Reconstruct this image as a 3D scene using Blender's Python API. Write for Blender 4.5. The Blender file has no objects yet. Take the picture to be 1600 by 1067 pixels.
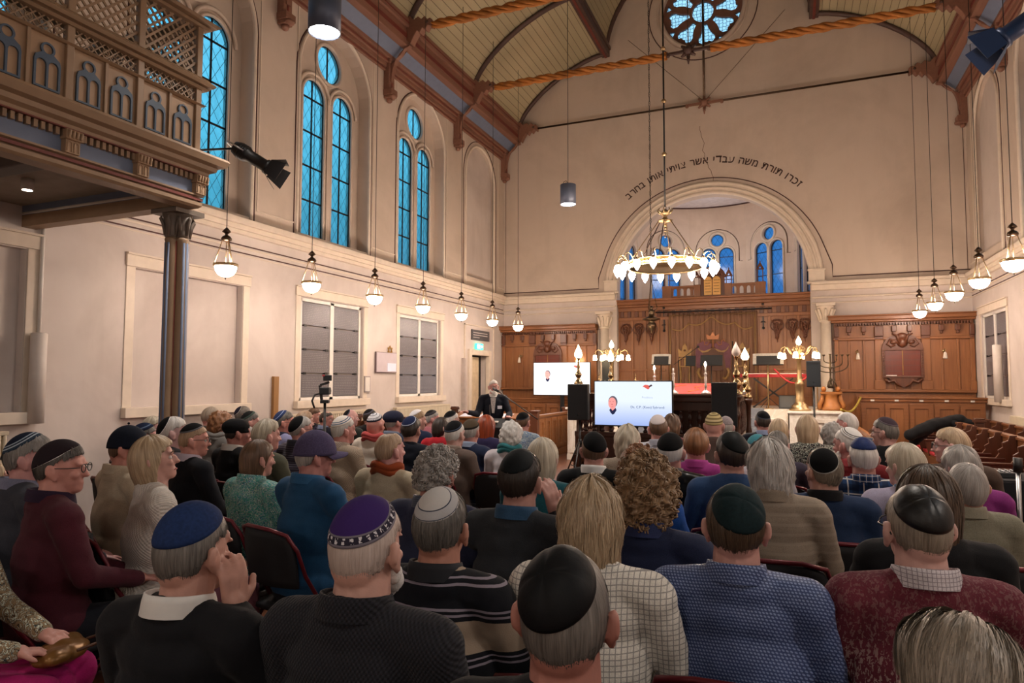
import bpy, bmesh, math, random
import numpy as np
from math import sin, cos, pi, radians, sqrt, atan2
from mathutils import Vector, Matrix, geometry
SC = bpy.context.scene
COL = SC.collection
V = Vector
random.seed(7)
# ------------------------------------------------------------------ camera
FPX, YAW, PITCH, ROLL, CAMZ = 1043.2, 22.55, 3.361, 0.097, 1.70
ya, pt, ro = radians(YAW), radians(PITCH), radians(ROLL)
FW = V((-sin(ya)*cos(pt), cos(ya)*cos(pt), sin(pt)))
R0 = V((cos(ya), sin(ya), 0)); U0 = R0.cross(FW)
RT = R0*cos(ro)+U0*sin(ro); UP = -R0*sin(ro)+U0*cos(ro)
CAMP = V((0, 0, CAMZ))
cd = bpy.data.cameras.new('camera'); cam = bpy.data.objects.new('camera', cd); COL.objects.link(cam)
cd.sensor_width = 36; cd.lens = FPX/1600*36; cd.clip_end = 200; cd.clip_start = 0.05
cam.matrix_world = Matrix(((RT.x, UP.x, -FW.x, 0), (RT.y, UP.y, -FW.y, 0), (RT.z, UP.z, -FW.z, CAMZ), (0, 0, 0, 1)))
SC.camera = cam
# ------------------------------------------------------------------ object helpers
def tag(o, label=None, cat=None, group=None, kind=None):
    if label: o['label'] = label
    if cat: o['category'] = cat
    if group: o['group'] = group
    if kind: o['kind'] = kind
    return o
def empty(name, loc=(0, 0, 0), rz=0, label=None, cat=None, group=None, kind=None, parent=None):
    o = bpy.data.objects.new(name, None); COL.objects.link(o)
    o.empty_display_size = .1
    o.location = loc; o.rotation_euler = (0, 0, rz)
    if parent: o.parent = parent
    return tag(o, label, cat, group, kind)
def kids(o): return [c for c in COL.objects if c.parent == o]
def copy_tree(o, parent=None, ch=None):
    c = o.copy(); COL.objects.link(c); c.parent = parent
    for k in (ch[o] if ch else kids(o)): copy_tree(k, c, ch)
    return c
def childmap():
    m = {o: [] for o in COL.objects}
    for o in COL.objects:
        if o.parent: m[o.parent].append(o)
    return m
class MB:
    def __init__(s): s.v = []; s.f = []; s.m = []; s.s = []
    def add(s, vs, fs, mi=0, smooth=False, M=None):
        b = len(s.v)
        if M is not None: vs = [M @ V(p) for p in vs]
        s.v += [tuple(p) for p in vs]
        for f in fs: s.f.append(tuple(b+i for i in f)); s.m.append(mi); s.s.append(smooth)
        return s
    def bx(s, x0, x1, y0, y1, z0, z1, mi=0, M=None):
        vs = [(x, y, z) for z in (z0, z1) for y in (y0, y1) for x in (x0, x1)]
        return s.add(vs, [(0, 2, 3, 1), (4, 5, 7, 6), (0, 1, 5, 4), (2, 6, 7, 3), (0, 4, 6, 2), (1, 3, 7, 5)], mi, False, M)
    def box(s, c, d, mi=0, M=None):
        return s.bx(c[0]-d[0]/2, c[0]+d[0]/2, c[1]-d[1]/2, c[1]+d[1]/2, c[2]-d[2]/2, c[2]+d[2]/2, mi, M)
    def bar(s, a, b, w, h=None, mi=0, up=(0, 0, 1)):
        a = V(a); b = V(b); d = (b-a); L = d.length; d.normalize(); h = h or w
        u = V(up)
        if abs(d.dot(u)) > .99: u = V((0, 1, 0))
        x = d.cross(u).normalized(); y = x.cross(d)
        M = Matrix(((x.x, d.x, y.x, a.x), (x.y, d.y, y.y, a.y), (x.z, d.z, y.z, a.z), (0, 0, 0, 1)))
        return s.bx(-w/2, w/2, 0, L, -h/2, h/2, mi, M)
    def lathe(s, prof, c=(0, 0, 0), seg=16, mi=0, smooth=True, M=None, a0=0, a1=2*pi):
        full = abs(a1-a0-2*pi) < 1e-6; n = seg if full else seg+1
        vs = []; fs = []
        for r, z in prof:
            for i in range(n):
                a = a0+(a1-a0)*i/seg
                vs.append((c[0]+r*cos(a), c[1]+r*sin(a), c[2]+z))
        for j in range(len(prof)-1):
            for i in range(seg):
                k = (i+1) % n
                fs.append((j*n+i, j*n+k, (j+1)*n+k, (j+1)*n+i))
        if full:
            if prof[0][0] > 1e-4: fs.append(tuple(range(n))[::-1])
            if prof[-1][0] > 1e-4: fs.append(tuple((len(prof)-1)*n+i for i in range(n)))
        return s.add(vs, fs, mi, smooth, M)
    def cyl(s, a, b, r, r2=None, seg=12, mi=0, smooth=True):
        a = V(a); b = V(b); d = b-a; L = d.length
        M = Matrix.Translation(a) @ d.to_track_quat('Z', 'Y').to_matrix().to_4x4()
        return s.lathe([(r, 0), (r if r2 is None else r2, L)], seg=seg, mi=mi, smooth=smooth, M=M)
    def ball(s, c, r, seg=12, mi=0, M=None):
        rr = r if hasattr(r, '__len__') else (r, r, r); n = max(4, seg//2)
        vs = []; fs = []
        for j in range(n+1):
            t = pi*j/n
            for i in range(seg):
                a = 2*pi*i/seg
                vs.append((c[0]+rr[0]*sin(t)*cos(a), c[1]+rr[1]*sin(t)*sin(a), c[2]+rr[2]*cos(t)))
        for j in range(n):
            for i in range(seg):
                k = (i+1) % seg; fs.append((j*seg+i, (j+1)*seg+i, (j+1)*seg+k, j*seg+k))
        return s.add(vs, fs, mi, True, M)
    def tube(s, pts, r, seg=8, mi=0, closed=False, M=None, smooth=True, sx=1, sy=1):
        P = [V(p) for p in pts]; n = len(P); vs = []; fs = []; prev = None
        for i, p in enumerate(P):
            a = P[(i-1) % n] if (closed or i > 0) else p
            b = P[(i+1) % n] if (closed or i < n-1) else p
            d = (b-a).normalized() if (b-a).length > 1e-9 else V((0, 0, 1))
            if prev is None:
                u = V((0, 0, 1)) if abs(d.z) < .9 else V((0, 1, 0))
                x = d.cross(u).normalized()
            else: x = (prev-d*prev.dot(d)); x = x.normalized() if x.length > 1e-6 else d.orthogonal().normalized()
            prev = x; y = d.cross(x); rr = r[i] if hasattr(r, '__len__') else r
            for k in range(seg):
                t = 2*pi*k/seg; vs.append(p+x*(cos(t)*rr*sx)+y*(sin(t)*rr*sy))
        m = n if closed else n-1
        for i in range(m):
            j = (i+1) % n
            for k in range(seg):
                l = (k+1) % seg; fs.append((i*seg+k, i*seg+l, j*seg+l, j*seg+k))
        if not closed: fs.append(tuple(range(seg))[::-1]); fs.append(tuple((n-1)*seg+k for k in range(seg)))
        return s.add(vs, fs, mi, smooth, M)
    def plate(s, outer, holes=(), t=.02, O=(0, 0, 0), U=(1, 0, 0), W=(0, 0, 1), mi=0, msid=None, smooth=False):
        """2D outline with holes in plane O+u*U+w*W, thickness t along U x W (negative side = +t)"""
        O = V(O); U = V(U); W = V(W); N = U.cross(W).normalized()
        loops = [list(outer)]+[list(h) for h in holes]
        tris = geometry.tessellate_polygon([[V((p[0], p[1], 0)) for p in l] for l in loops])
        flat = [p for l in loops for p in l]; n = len(flat)
        vs = [O+U*p[0]+W*p[1] for p in flat]+[O+U*p[0]+W*p[1]+N*t for p in flat]
        fs = [tuple(q) for q in tris]+[tuple(i+n for i in q)[::-1] for q in tris]
        s.add(vs, fs, mi, False)
        b = len(s.v)-2*n; o = 0
        for l in loops:
            k = len(l)
            for i in range(k):
                j = (i+1) % k
                s.f.append((b+o+i, b+o+j, b+n+o+j, b+n+o+i)); s.m.append(mi if msid is None else msid); s.s.append(smooth)
            o += k
        return s
    def build(s, name, mats, parent=None, label=None, cat=None, group=None, kind=None, bevel=0, loc=None, rz=0, uv=None, autos=False):
        me = bpy.data.meshes.new(name); me.from_pydata(s.v, [], s.f)
        if not isinstance(mats, (list, tuple)): mats = [mats]
        for m in mats: me.materials.append(m)
        me.polygons.foreach_set('material_index', s.m); me.polygons.foreach_set('use_smooth', s.s)
        if uv is not None:
            L = me.uv_layers.new(name='UVMap')
            li = np.empty(len(me.loops), dtype=np.int32); me.loops.foreach_get('vertex_index', li)
            L.data.foreach_set('uv', np.asarray(uv, dtype=np.float32)[li].ravel())
        bm = bmesh.new(); bm.from_mesh(me); bmesh.ops.recalc_face_normals(bm, faces=bm.faces); bm.to_mesh(me); bm.free()
        o = bpy.data.objects.new(name, me); COL.objects.link(o)
        if loc: o.location = loc
        if rz: o.rotation_euler.z = rz
        if bevel:
            b = o.modifiers.new('bevel', 'BEVEL'); b.width = bevel; b.segments = 2; b.limit_method = 'ANGLE'; b.angle_limit = radians(40)
        if parent: o.parent = parent
        return tag(o, label, cat, group, kind)
def rect(u0, u1, w0, w1): return [(u0, w0), (u1, w0), (u1, w1), (u0, w1)]
def archp(uc, hw, w0, ws, n=16, k=1.0):
    return [(uc-hw, w0), (uc+hw, w0)]+[(uc+hw*cos(pi*i/n), ws+hw*k*sin(pi*i/n)) for i in range(n+1)]
def circ(uc, wc, r, n=28, r2=None): return [(uc+r*cos(2*pi*i/n), wc+(r2 or r)*sin(2*pi*i/n)) for i in range(n)]
def archline(uc, hw, w0, ws, n=20):
    return [(uc+hw, w0)]+[(uc+hw*cos(pi*i/n), ws+hw*sin(pi*i/n)) for i in range(n+1)]+[(uc-hw, w0)]
def lattice(mb, O, U, W, u0, u1, w0, w1, sp, wd, th, mi=0, clip=None):
    """crossing diagonal slats clipped to a rectangle"""
    O = V(O); U = V(U); W = V(W); N = U.cross(W)
    for sg in (1, -1):
        c0 = (w0-u1) if sg == 1 else (w0+u0); c1 = (w1-u0) if sg == 1 else (w1+u1)
        c = c0+sp/2
        while c < c1:
            # w = sg*u + c
            ua, ub = u0, u1
            if sg == 1: ua = max(ua, w0-c); ub = min(ub, w1-c)
            else: ua = max(ua, c-w1); ub = min(ub, c-w0)
            if ub-ua > .01:
                a = O+U*ua+W*(sg*ua+c)+N*(th*.5*sg*.6); b = O+U*ub+W*(sg*ub+c)+N*(th*.5*sg*.6)
                mb.bar(a, b, wd, th, mi, up=N)
            c += sp
    return mb
# ------------------------------------------------------------------ materials
def srgb(c):
    if isinstance(c, str): c = tuple(int(c[i:i+2], 16)/255 for i in (0, 2, 4))
    return tuple((x/12.92 if x <= .04045 else ((x+.055)/1.055)**2.4) for x in c)+(1,)
MC = {}
class NT:
    def __init__(s, name):
        s.mat = bpy.data.materials.new(name); s.mat.use_nodes = True; s.t = s.mat.node_tree; s.n = s.t.nodes; s.n.clear()
        s.out = s.n.new('ShaderNodeOutputMaterial'); s.b = s.n.new('ShaderNodeBsdfPrincipled'); s.l(s.b.outputs[0], s.out.inputs[0])
    def l(s, a, b): s.t.links.new(a, b)
    def node(s, ty, **k):
        n = s.n.new(ty)
        for a, v in k.items():
            if a.startswith('i_'):
                key = a[2:]; n.inputs[int(key) if key.isdigit() else key].default_value = v
            else: setattr(n, a, v)
        return n
    def co(s, kind='Object', scale=None, rot=None):
        c = s.node('ShaderNodeTexCoord'); o = c.outputs[kind]
        if scale is not None or rot is not None:
            m = s.node('ShaderNodeMapping'); m.inputs['Scale'].default_value = scale or (1, 1, 1); m.inputs['Rotation'].default_value = rot or (0, 0, 0)
            s.l(o, m.inputs[0]); o = m.outputs[0]
        return o
    def noise(s, co, scale, detail=3, rough=.5, dist=0):
        n = s.node('ShaderNodeTexNoise'); n.inputs['Scale'].default_value = scale; n.inputs['Detail'].default_value = detail
        n.inputs['Roughness'].default_value = rough; n.inputs['Distortion'].default_value = dist; s.l(co, n.inputs['Vector']); return n.outputs[0]
    def ramp(s, fac, stops, interp='LINEAR'):
        r = s.node('ShaderNodeValToRGB'); r.color_ramp.interpolation = interp; e = r.color_ramp.elements
        while len(e) < len(stops): e.new(.5)
        for i, (p, c) in enumerate(stops): e[i].position = p; e[i].color = c if len(c) == 4 else tuple(c)+(1,)
        s.l(fac, r.inputs[0]); return r.outputs[0]
    def mix(s, f, a, b, mode='MIX'):
        m = s.node('ShaderNodeMix', data_type='RGBA', blend_type=mode)
        for x, i in ((f, 0), (a, 6), (b, 7)):
            if hasattr(x, 'is_linked') or isinstance(x, bpy.types.NodeSocket): s.l(x, m.inputs[i])
            else: m.inputs[i].default_value = x
        return m.outputs[2]
    def math(s, op, a, b=None, c=None):
        m = s.node('ShaderNodeMath', operation=op)
        for i, x in enumerate((a, b, c)):
            if x is None: continue
            if isinstance(x, bpy.types.NodeSocket): s.l(x, m.inputs[i])
            else: m.inputs[i].default_value = x
        return m.outputs[0]
    def sep(s, co):
        x = s.node('ShaderNodeSeparateXYZ'); s.l(co, x.inputs[0]); return x.outputs
    def bump(s, h, strength=.3, dist=.01):
        b = s.node('ShaderNodeBump'); b.inputs['Strength'].default_value = strength; b.inputs['Distance'].default_value = dist
        s.l(h, b.inputs['Height']); s.l(b.outputs[0], s.b.inputs['Normal'])
    def col(s, x):
        if isinstance(x, bpy.types.NodeSocket): s.l(x, s.b.inputs['Base Color'])
        else: s.b.inputs['Base Color'].default_value = x
    def set(s, rough=.6, metal=0, spec=None):
        s.b.inputs['Roughness'].default_value = rough; s.b.inputs['Metallic'].default_value = metal
        if spec is not None: s.b.inputs['Specular IOR Level'].default_value = spec
def plain(name, c, rough=.6, metal=0, var=.12, nscale=8, bump=0, bscale=60, spec=None, coord='Object'):
    if name in MC: return MC[name]
    t = NT(name); c = srgb(c); co = t.co(coord)
    if var: t.col(t.ramp(t.noise(co, nscale, 4), [(.3, tuple(x*(1-var) for x in c[:3])), (.7, tuple(min(1, x*(1+var)) for x in c[:3]))]))
    else: t.col(c)
    t.set(rough, metal, spec)
    if bump: t.bump(t.noise(co, bscale, 3), bump, .004)
    MC[name] = t.mat; return t.mat
def wood(name, c1, c2, axis=2, rough=.4, sc=1.0, coord='Object'):
    if name in MC: return MC[name]
    t = NT(name); s = [14*sc, 14*sc, 14*sc]; s[axis] = .9*sc
    co = t.co(coord, tuple(s)); n = t.noise(co, 1.6, 6, .6, .6); n2 = t.noise(t.co(coord, (1.3, 1.3, 1.3)), 1.1, 2)
    c = t.ramp(n, [(.3, srgb(c1)), (.7, srgb(c2))]); c = t.mix(.35, c, t.ramp(n2, [(.3, srgb(c1)), (.75, srgb(c2))]))
    t.col(c); t.set(rough); t.bump(n, .12, .004); MC[name] = t.mat; return t.mat
def emis(name, c, st, base=None):
    if name in MC: return MC[name]
    t = NT(name); t.col(srgb(base or c)); t.b.inputs['Emission Color'].default_value = srgb(c); t.b.inputs['Emission Strength'].default_value = st
    t.set(.3); MC[name] = t.mat; return t.mat
# plaster with soft stains, fine grain
def plaster(name, c, stain):
    t = NT(name); co = t.co('Object'); c = srgb(c); d = srgb(stain)
    n1 = t.noise(co, .55, 5, .62, .4); n2 = t.noise(t.co('Object', (2.2, 2.2, .35)), 1.2, 4, .6); n3 = t.noise(co, 2.7, 3)
    a = t.ramp(n1, [(.42, c), (.75, d)]); a = t.mix(t.math('MULTIPLY', t.ramp(n2, [(.5, (0, 0, 0, 1)), (.72, (1, 1, 1, 1))]), .25), a, d)
    a = t.mix(t.math('MULTIPLY', t.ramp(n3, [(.5, (0, 0, 0, 1)), (.8, (1, 1, 1, 1))]), .12), a, d)
    t.col(a); t.set(.75, 0, .3); t.bump(t.noise(co, 35, 3), .08, .004); MC[name] = t.mat; return t.mat
M_WALL = plaster('wall_plaster', 'd2c8c2', 'b6aaa4')
M_WALLUP = plaster('wall_plaster_upper', 'cdbeb0', 'b5a698')  # same paint as the lower wall, colour darkened for the weaker light high up
M_TRIM = plain('cream_moulding', 'd8cbbb', .6, var=.05)
M_LINE = plain('dark_red_painted_line', '4a2a26', .6, var=.05)
M_BEAM = wood('brown_painted_timber', '7a5546', '8f6653', 1, .55)
M_BEAMX = wood('brown_painted_timber_x', '7a5546', '8f6653', 0, .55)
M_BEAMD = plain('dark_rib_timber', '4f3a34', .5, var=.15)
M_REDL = plain('red_brown_paint', '6e2f26', .5, var=.1)
M_BLUE = plain('greyblue_paint', '6c7890', .6, var=.06)
M_GAL = plain('gallery_tan_paint', '94795f', .5, var=.08)
M_GALP = plain('gallery_panel_paint', 'a38568', .55, var=.08)
M_GALB = plain('gallery_blue_edge', '46566a', .5, var=.05)
M_WOOD = wood('oak_panelling', '7a4c2c', '9c673e', 2, .35)
M_WOODH = wood('oak_horizontal', '754829', '96623b', 0, .35)
M_WOODY = wood('oak_lengthwise', '7c4d2c', 'a16c40', 1, .35)
M_PEW = wood('pew_oak', '57351f', '7a4c2c', 1, .35)
M_PEWK = wood('pew_armrest_oak', '3a2014', '553020', 2, .3)
M_WOODD = wood('dark_oak', '2e1a12', '452819', 2, .3)
M_WOODK = wood('dark_carved_walnut', '4d2b1b', '6e402a', 2, .35)
M_BRASS = plain('aged_brass', 'b89f78', .36, 1, .15)
M_BRASSD = plain('dark_bronze', '57473a', .35, 1, .2)
M_BLACK = plain('black_metal', '0d0d10', .45, 0, .1)
M_BLACKP = plain('black_plastic', '101419', .55, 0, .1)
M_WHITE = plain('white_paint', 'dcd8d2', .5, 0, .04)
M_GOLD = plain('gold_relief', 'a8813c', .4, .6, .15)
M_RED = plain('red_velvet', '9a1420', .8, 0, .2)
M_STEEL = plain('brushed_steel', 'b8bcc0', .3, 1, .05)
def make_floor():
    t = NT('floor_boards'); co = t.co('Object'); br = t.node('ShaderNodeTexBrick')
    m = t.node('ShaderNodeMapping'); m.inputs['Rotation'].default_value = (0, 0, pi/2); t.l(co, m.inputs[0]); t.l(m.outputs[0], br.inputs[0])
    br.inputs['Scale'].default_value = 1; br.inputs['Brick Width'].default_value = 2.4; br.inputs['Row Height'].default_value = .14; br.inputs['Mortar Size'].default_value = .004
    br.inputs['Color1'].default_value = srgb('5e3a28'); br.inputs['Color2'].default_value = srgb('74462e'); br.inputs['Mortar'].default_value = srgb('20130d')
    n = t.noise(t.co('Object', (14, .8, 1)), 1.5, 5, .6, .5)
    t.col(t.mix(.4, br.outputs[0], t.ramp(n, [(.3, srgb('4a2c1d')), (.7, srgb('805238'))]))); t.set(.35); t.bump(n, .1, .003); return t.mat
M_FLOOR = make_floor()
def make_planks():
    t = NT('ceiling_boards'); u = t.sep(t.co('UV')); v = t.math('FRACT', t.math('DIVIDE', u[1], .16))
    g = t.math('LESS_THAN', v, .07); n = t.noise(t.co('Object', (.5, .3, .5)), 1.4, 4)
    c = t.ramp(n, [(.35, srgb('a39a7c')), (.7, srgb('b8ac8c'))]); t.col(t.mix(g, c, srgb('5f5644'))); t.set(.6)
    t.bump(t.math('SUBTRACT', 1, g), .5, .01); return t.mat
M_PLANK = make_planks()
def glass_mat(name, ctop, lead='1c2a30', rot45=True, sc=.16, coord='UV', hexp=False):
    """leaded stained pane: tinted light-passing glass with dark cames"""
    t = NT(name); n = t.n; u = t.sep(t.co('UV'))
    tr = t.node('ShaderNodeBsdfTransparent'); tl = t.node('ShaderNodeBsdfTranslucent'); gl = t.node('ShaderNodeBsdfGlossy'); gl.inputs['Roughness'].default_value = .15
    ns = t.noise(t.co('UV'), 5, 4, .6); cc = t.ramp(ns, [(.3, tuple(x*.78 for x in srgb(ctop)[:3])), (.7, srgb(ctop))])
    t.l(cc, tr.inputs[0]); t.l(cc, tl.inputs[0])
    mx = t.node('ShaderNodeMixShader'); mx.inputs[0].default_value = .35; t.l(tr.outputs[0], mx.inputs[1]); t.l(tl.outputs[0], mx.inputs[2])
    m2 = t.node('ShaderNodeMixShader'); m2.inputs[0].default_value = .05; t.l(mx.outputs[0], m2.inputs[1]); t.l(gl.outputs[0], m2.inputs[2])
    t.set(.4, .6); t.col(srgb(lead))
    if hexp:
        vo = t.node('ShaderNodeTexVoronoi', feature='DISTANCE_TO_EDGE'); vo.inputs['Scale'].default_value = 1/sc; vo.inputs['Randomness'].default_value = .35; t.l(t.co('UV'), vo.inputs['Vector'])
        g = t.math('LESS_THAN', vo.outputs[0], .06)
    else:
        s1 = t.math('ADD', t.math('MULTIPLY', u[0], 1.6), u[1]); s2 = t.math('SUBTRACT', t.math('MULTIPLY', u[0], 1.6), u[1])
        f1 = t.math('LESS_THAN', t.math('FRACT', t.math('DIVIDE', s1, sc*1.6)), .05); f2 = t.math('LESS_THAN', t.math('FRACT', t.math('DIVIDE', s2, sc*1.6)), .05)
        g = t.math('MAXIMUM', f1, f2)
    m3 = t.node('ShaderNodeMixShader'); t.l(g, m3.inputs[0]); t.l(m2.outputs[0], m3.inputs[1]); t.l(t.b.outputs[0], m3.inputs[2]); t.l(m3.outputs[0], t.out.inputs[0])
    MC[name] = t.mat; return t.mat
M_PANE = glass_mat('teal_leaded_glass', '8fd4e6', sc=.17)
M_PANEB = glass_mat('blue_leaded_glass', '6fa8ee', sc=.15)
M_PANER = glass_mat('pale_rose_glass', 'e8f2ff', sc=.09, hexp=True)
# ------------------------------------------------------------------ world: dusk sky
w = bpy.data.worlds.new('dusk'); SC.world = w; w.use_nodes = True; nt = w.node_tree; nt.nodes.clear()
wo = nt.nodes.new('ShaderNodeOutputWorld'); bg = nt.nodes.new('ShaderNodeBackground'); tc = nt.nodes.new('ShaderNodeTexCoord'); sx = nt.nodes.new('ShaderNodeSeparateXYZ')
rp = nt.nodes.new('ShaderNodeValToRGB'); nt.links.new(tc.outputs['Generated'], sx.inputs[0]); nt.links.new(sx.outputs[2], rp.inputs[0]); nt.links.new(rp.outputs[0], bg.inputs[0]); nt.links.new(bg.outputs[0], wo.inputs[0])
e = rp.color_ramp.elements; e[0].position = 0; e[0].color = (.05, .12, .17, 1); e[1].position = 1; e[1].color = (.30, .46, .62, 1)
for p_, c_ in ((.17, (.08, .21, .29)), (.24, (.09, .30, .38)), (.33, (.20, .50, .63)), (.5, (.34, .62, .78))):
    q = e.new(p_); q.color = c_+(1,)
bg.inputs[1].default_value = 1.45
SC.view_settings.view_transform = 'Standard'; SC.view_settings.look = 'None'; SC.view_settings.gamma = 1; SC.view_settings.exposure = 0.0
try: SC.view_settings.use_curve_mapping = False
except Exception: pass
# ------------------------------------------------------------------ room shell
XL, XR, YF, YB = -7.31, 3.67, 17.0, -6.0
XC = -1.82
EZ = 8.1
BAY = 2.98; WY = [9.55+BAY*k for k in (-4, -3, -2, -1, 0, 1)]   # bays with windows
MB().bx(XL-.6, XR+.6, YB, YF+4, -.1, 0).build('floor', M_FLOOR, kind='structure')
yz = dict(U=(0, 1, 0), W=(0, 0, 1))
def side_wall(side):
    s = -1 if side == 'left' else 1; X = XL if s < 0 else XR
    nich = [(c, .86, 1.37, 3.06) for c in WY]
    holes = [archp(c-.05, .98, 4.10, 6.90) for c in WY]+[rect(c-h-.03, c+h-.03, a, b) for c, h, a, b in nich]
    holes += [archp(15.5, .84, 4.3, 6.88)]
    if s < 0: holes.append(rect(14.88, 15.94, .02, 2.36))
    else: holes.append(rect(15.5-.86, 15.5+.86, 1.37, 3.06))
    w = empty('wall_'+side, kind='structure')
    m = MB(); low = []; up = []
    m.plate(rect(YB, YF, 0, 3.86), [h for h in holes if max(p[1] for p in h) < 3.8], .26, O=((X-.26 if s < 0 else X), 0, 0), **yz)
    m.build('lower_wall', M_WALL, w)
    m = MB(); m.plate(rect(YB, YF, 3.86, EZ+.6), [h for h in holes if min(p[1] for p in h) > 3.8], .26, O=((X-.26 if s < 0 else X), 0, 0), **yz)
    m.build('upper_wall', M_WALLUP, w)
    xo = X+s*.10
    m = MB()
    for c, h, a, b in nich: m.bx(min(xo, xo+s*.05), max(xo, xo+s*.05), c-h-.1, c+h+.1, a-.1, b+.1)
    if s > 0: m.bx(xo, xo+.05, 14.5, 16.5, 1.3, 3.1)
    m.bx(min(xo, xo+s*.05), max(xo, xo+s*.05), 14.5, 16.5, 4.2, 7.9)
    m.build('niche_back', M_WALL, w)
    # ledge + cornice mouldings below the windows
    m = MB()
    def rib(z0, z1, p): m.bx(min(X-s*p, X), max(X-s*p, X), YB, YF, z0, z1)
    rib(3.86, 3.93, .10); rib(3.80, 3.86, .07); rib(3.93, 4.02, .15); rib(3.60, 3.63, .02); rib(3.50, 3.52, .015)
    m.build('trim_1' if s < 0 else 'trim_2', M_TRIM, kind='structure', bevel=.01)
    m = MB()
    for z in (3.655, 3.545): m.bx(min(X-s*.006, X), max(X-s*.006, X), YB, YF, z-.009, z+.009)
    m.bx(min(X-s*.02, X), max(X-s*.02, X), YB, YF, 4.02, 4.05)
    for c in WY+[15.5]:
        hw, sp = (1.06, 6.88) if c < 15 else (.98, 6.88)
        a = [(X-s*.004, c-.05+q[0]*1, q[1]) for q in archline(0, hw, 4.05, sp)]
        m.tube(a, .011, 5)
    m.build('painted_line', M_LINE, w)
    # raised roll mouldings round each window arch, lower architraves, lintels, sills
    m = MB()
    for c in WY+[15.5]:
        hw, sp = (1.00, 6.90) if c < 15 else (.86, 6.88)
        m.tube([(X-s*.005, c-.05+q[0], q[1]) for q in archline(0, hw, 4.06, sp)], .035, 6)
    for c in [q-.03 for q in WY]+([15.5] if s > 0 else []):
        m.bx(min(X-s*.03, X), max(X-s*.03, X), c-1.0, c+1.0, 3.07, 3.21)
        m.bx(min(X-s*.05, X), max(X-s*.05, X), c-1.0, c+1.0, 3.21, 3.235)
        m.bx(min(X-s*.09, X), max(X-s*.09, X), c-1.0, c+1.0, 1.25, 1.37)
        for sd in (-1, 1): m.bx(min(X-s*.012, X), max(X-s*.012, X), c+sd*.93-.06, c+sd*.93+.06, 1.37, 3.07)
    for k in range(-5, 4):
        yb = 8.06+BAY*k
        for d in (-.42, .40): m.bx(min(X-s*.012, X), max(X-s*.012, X), yb+d-.012, yb+d+.012, 4.22, 7.9)
        m.bx(min(X-s*.012, X), max(X-s*.012, X), yb-.42, yb+.40, 4.22, 4.245)
    m.build('moulding', M_TRIM, w, bevel=.006)
    # painted vertical pinstripe
    return w
side_wall('left'); side_wall('right')
# ---- windows: tracery plate, panes and iron bars
wn = [0]
def pane_mesh(polys, O, U, W, name, mat, parent):
    m = MB(); uv = []
    for p in polys:
        n = len(p); m.add([V(O)+V(U)*a+V(W)*b for a, b in p], [tuple(range(n))]); uv += [(a, b) for a, b in p]
    return m.build(name, mat, parent, uv=uv)
def big_window(X, s, yc):
    wn[0] += 1; w = empty('window_%d' % wn[0], kind='structure')
    xg = X+s*.24; hw = .305
    lan = [archp(yc-.395, hw, 4.18, 6.62), archp(yc+.395, hw, 4.18, 6.62)]; cir = circ(yc, 7.36, .33, 28)
    m = MB(); m.plate(archp(yc-.0, 1.12, 4.0, 6.88), lan+[cir], .10, O=(xg if s > 0 else xg-.10, 0, 0), **yz)
    for q in lan: m.tube([(xg-s*.01, a, b) for a, b in q[1:]+q[:1]], .028, 6)
    m.tube([(xg-s*.01, a, b) for a, b in circ(yc, 7.36, .36, 28)], .035, 6, closed=True)
    for k in (-1, 1): m.tube([(xg-s*.03, yc+k*.395+.40*cos(t), 6.62+.40*sin(t)) for t in [pi*i/16 for i in range(17)]], .03, 6)
    m.bx(min(xg, xg-s*.04), max(xg, xg-s*.04), yc-.05, yc+.05, 4.1, 6.7)
    m.build('window_frame', M_WALLUP, w)
    sl = MB(); sl.add([(X-s*.02, yc-1.03, 4.04), (X-s*.02, yc+.93, 4.04), (xg, yc+.93, 4.17), (xg, yc-1.03, 4.17), (X-s*.02, yc-1.03, 3.98), (X-s*.02, yc+.93, 3.98), (xg, yc+.93, 3.98), (xg, yc-1.03, 3.98)],
                      [(0, 1, 2, 3), (4, 7, 6, 5), (0, 4, 5, 1), (2, 6, 7, 3), (0, 3, 7, 4), (1, 5, 6, 2)]); sl.build('window_sill', plain('sill_grey', '9a938c', .6), w)
    pane_mesh(lan+[cir], (xg+s*.05, 0, 0), (0, 1, 0), (0, 0, 1), 'glass', M_PANE, w)
    m = MB(); xb = xg+s*.035
    for k in (-1, 1):
        c = yc+k*.395
        m.bx(xb-.008, xb+.008, c-.014, c+.014, 4.18, 6.92)
        for z in (4.78, 5.38, 5.98, 6.58): m.bx(xb-.008, xb+.008, c-hw, c+hw, z-.014, z+.014)
        m.tube([(xb, a, b) for a, b in archp(c, hw-.008, 4.18, 6.62)], .012, 4, closed=True)
    m.bx(xb-.008, xb+.008, yc-.014, yc+.014, 7.03, 7.69); m.tube([(xb, a, b) for a, b in circ(yc, 7.36, .325)], .012, 4, closed=True)
    m.build('glazing_bar', M_BLACK, w)
for c in WY:
    big_window(XL, -1, c)
for c in WY: big_window(XR, 1, c)
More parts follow.
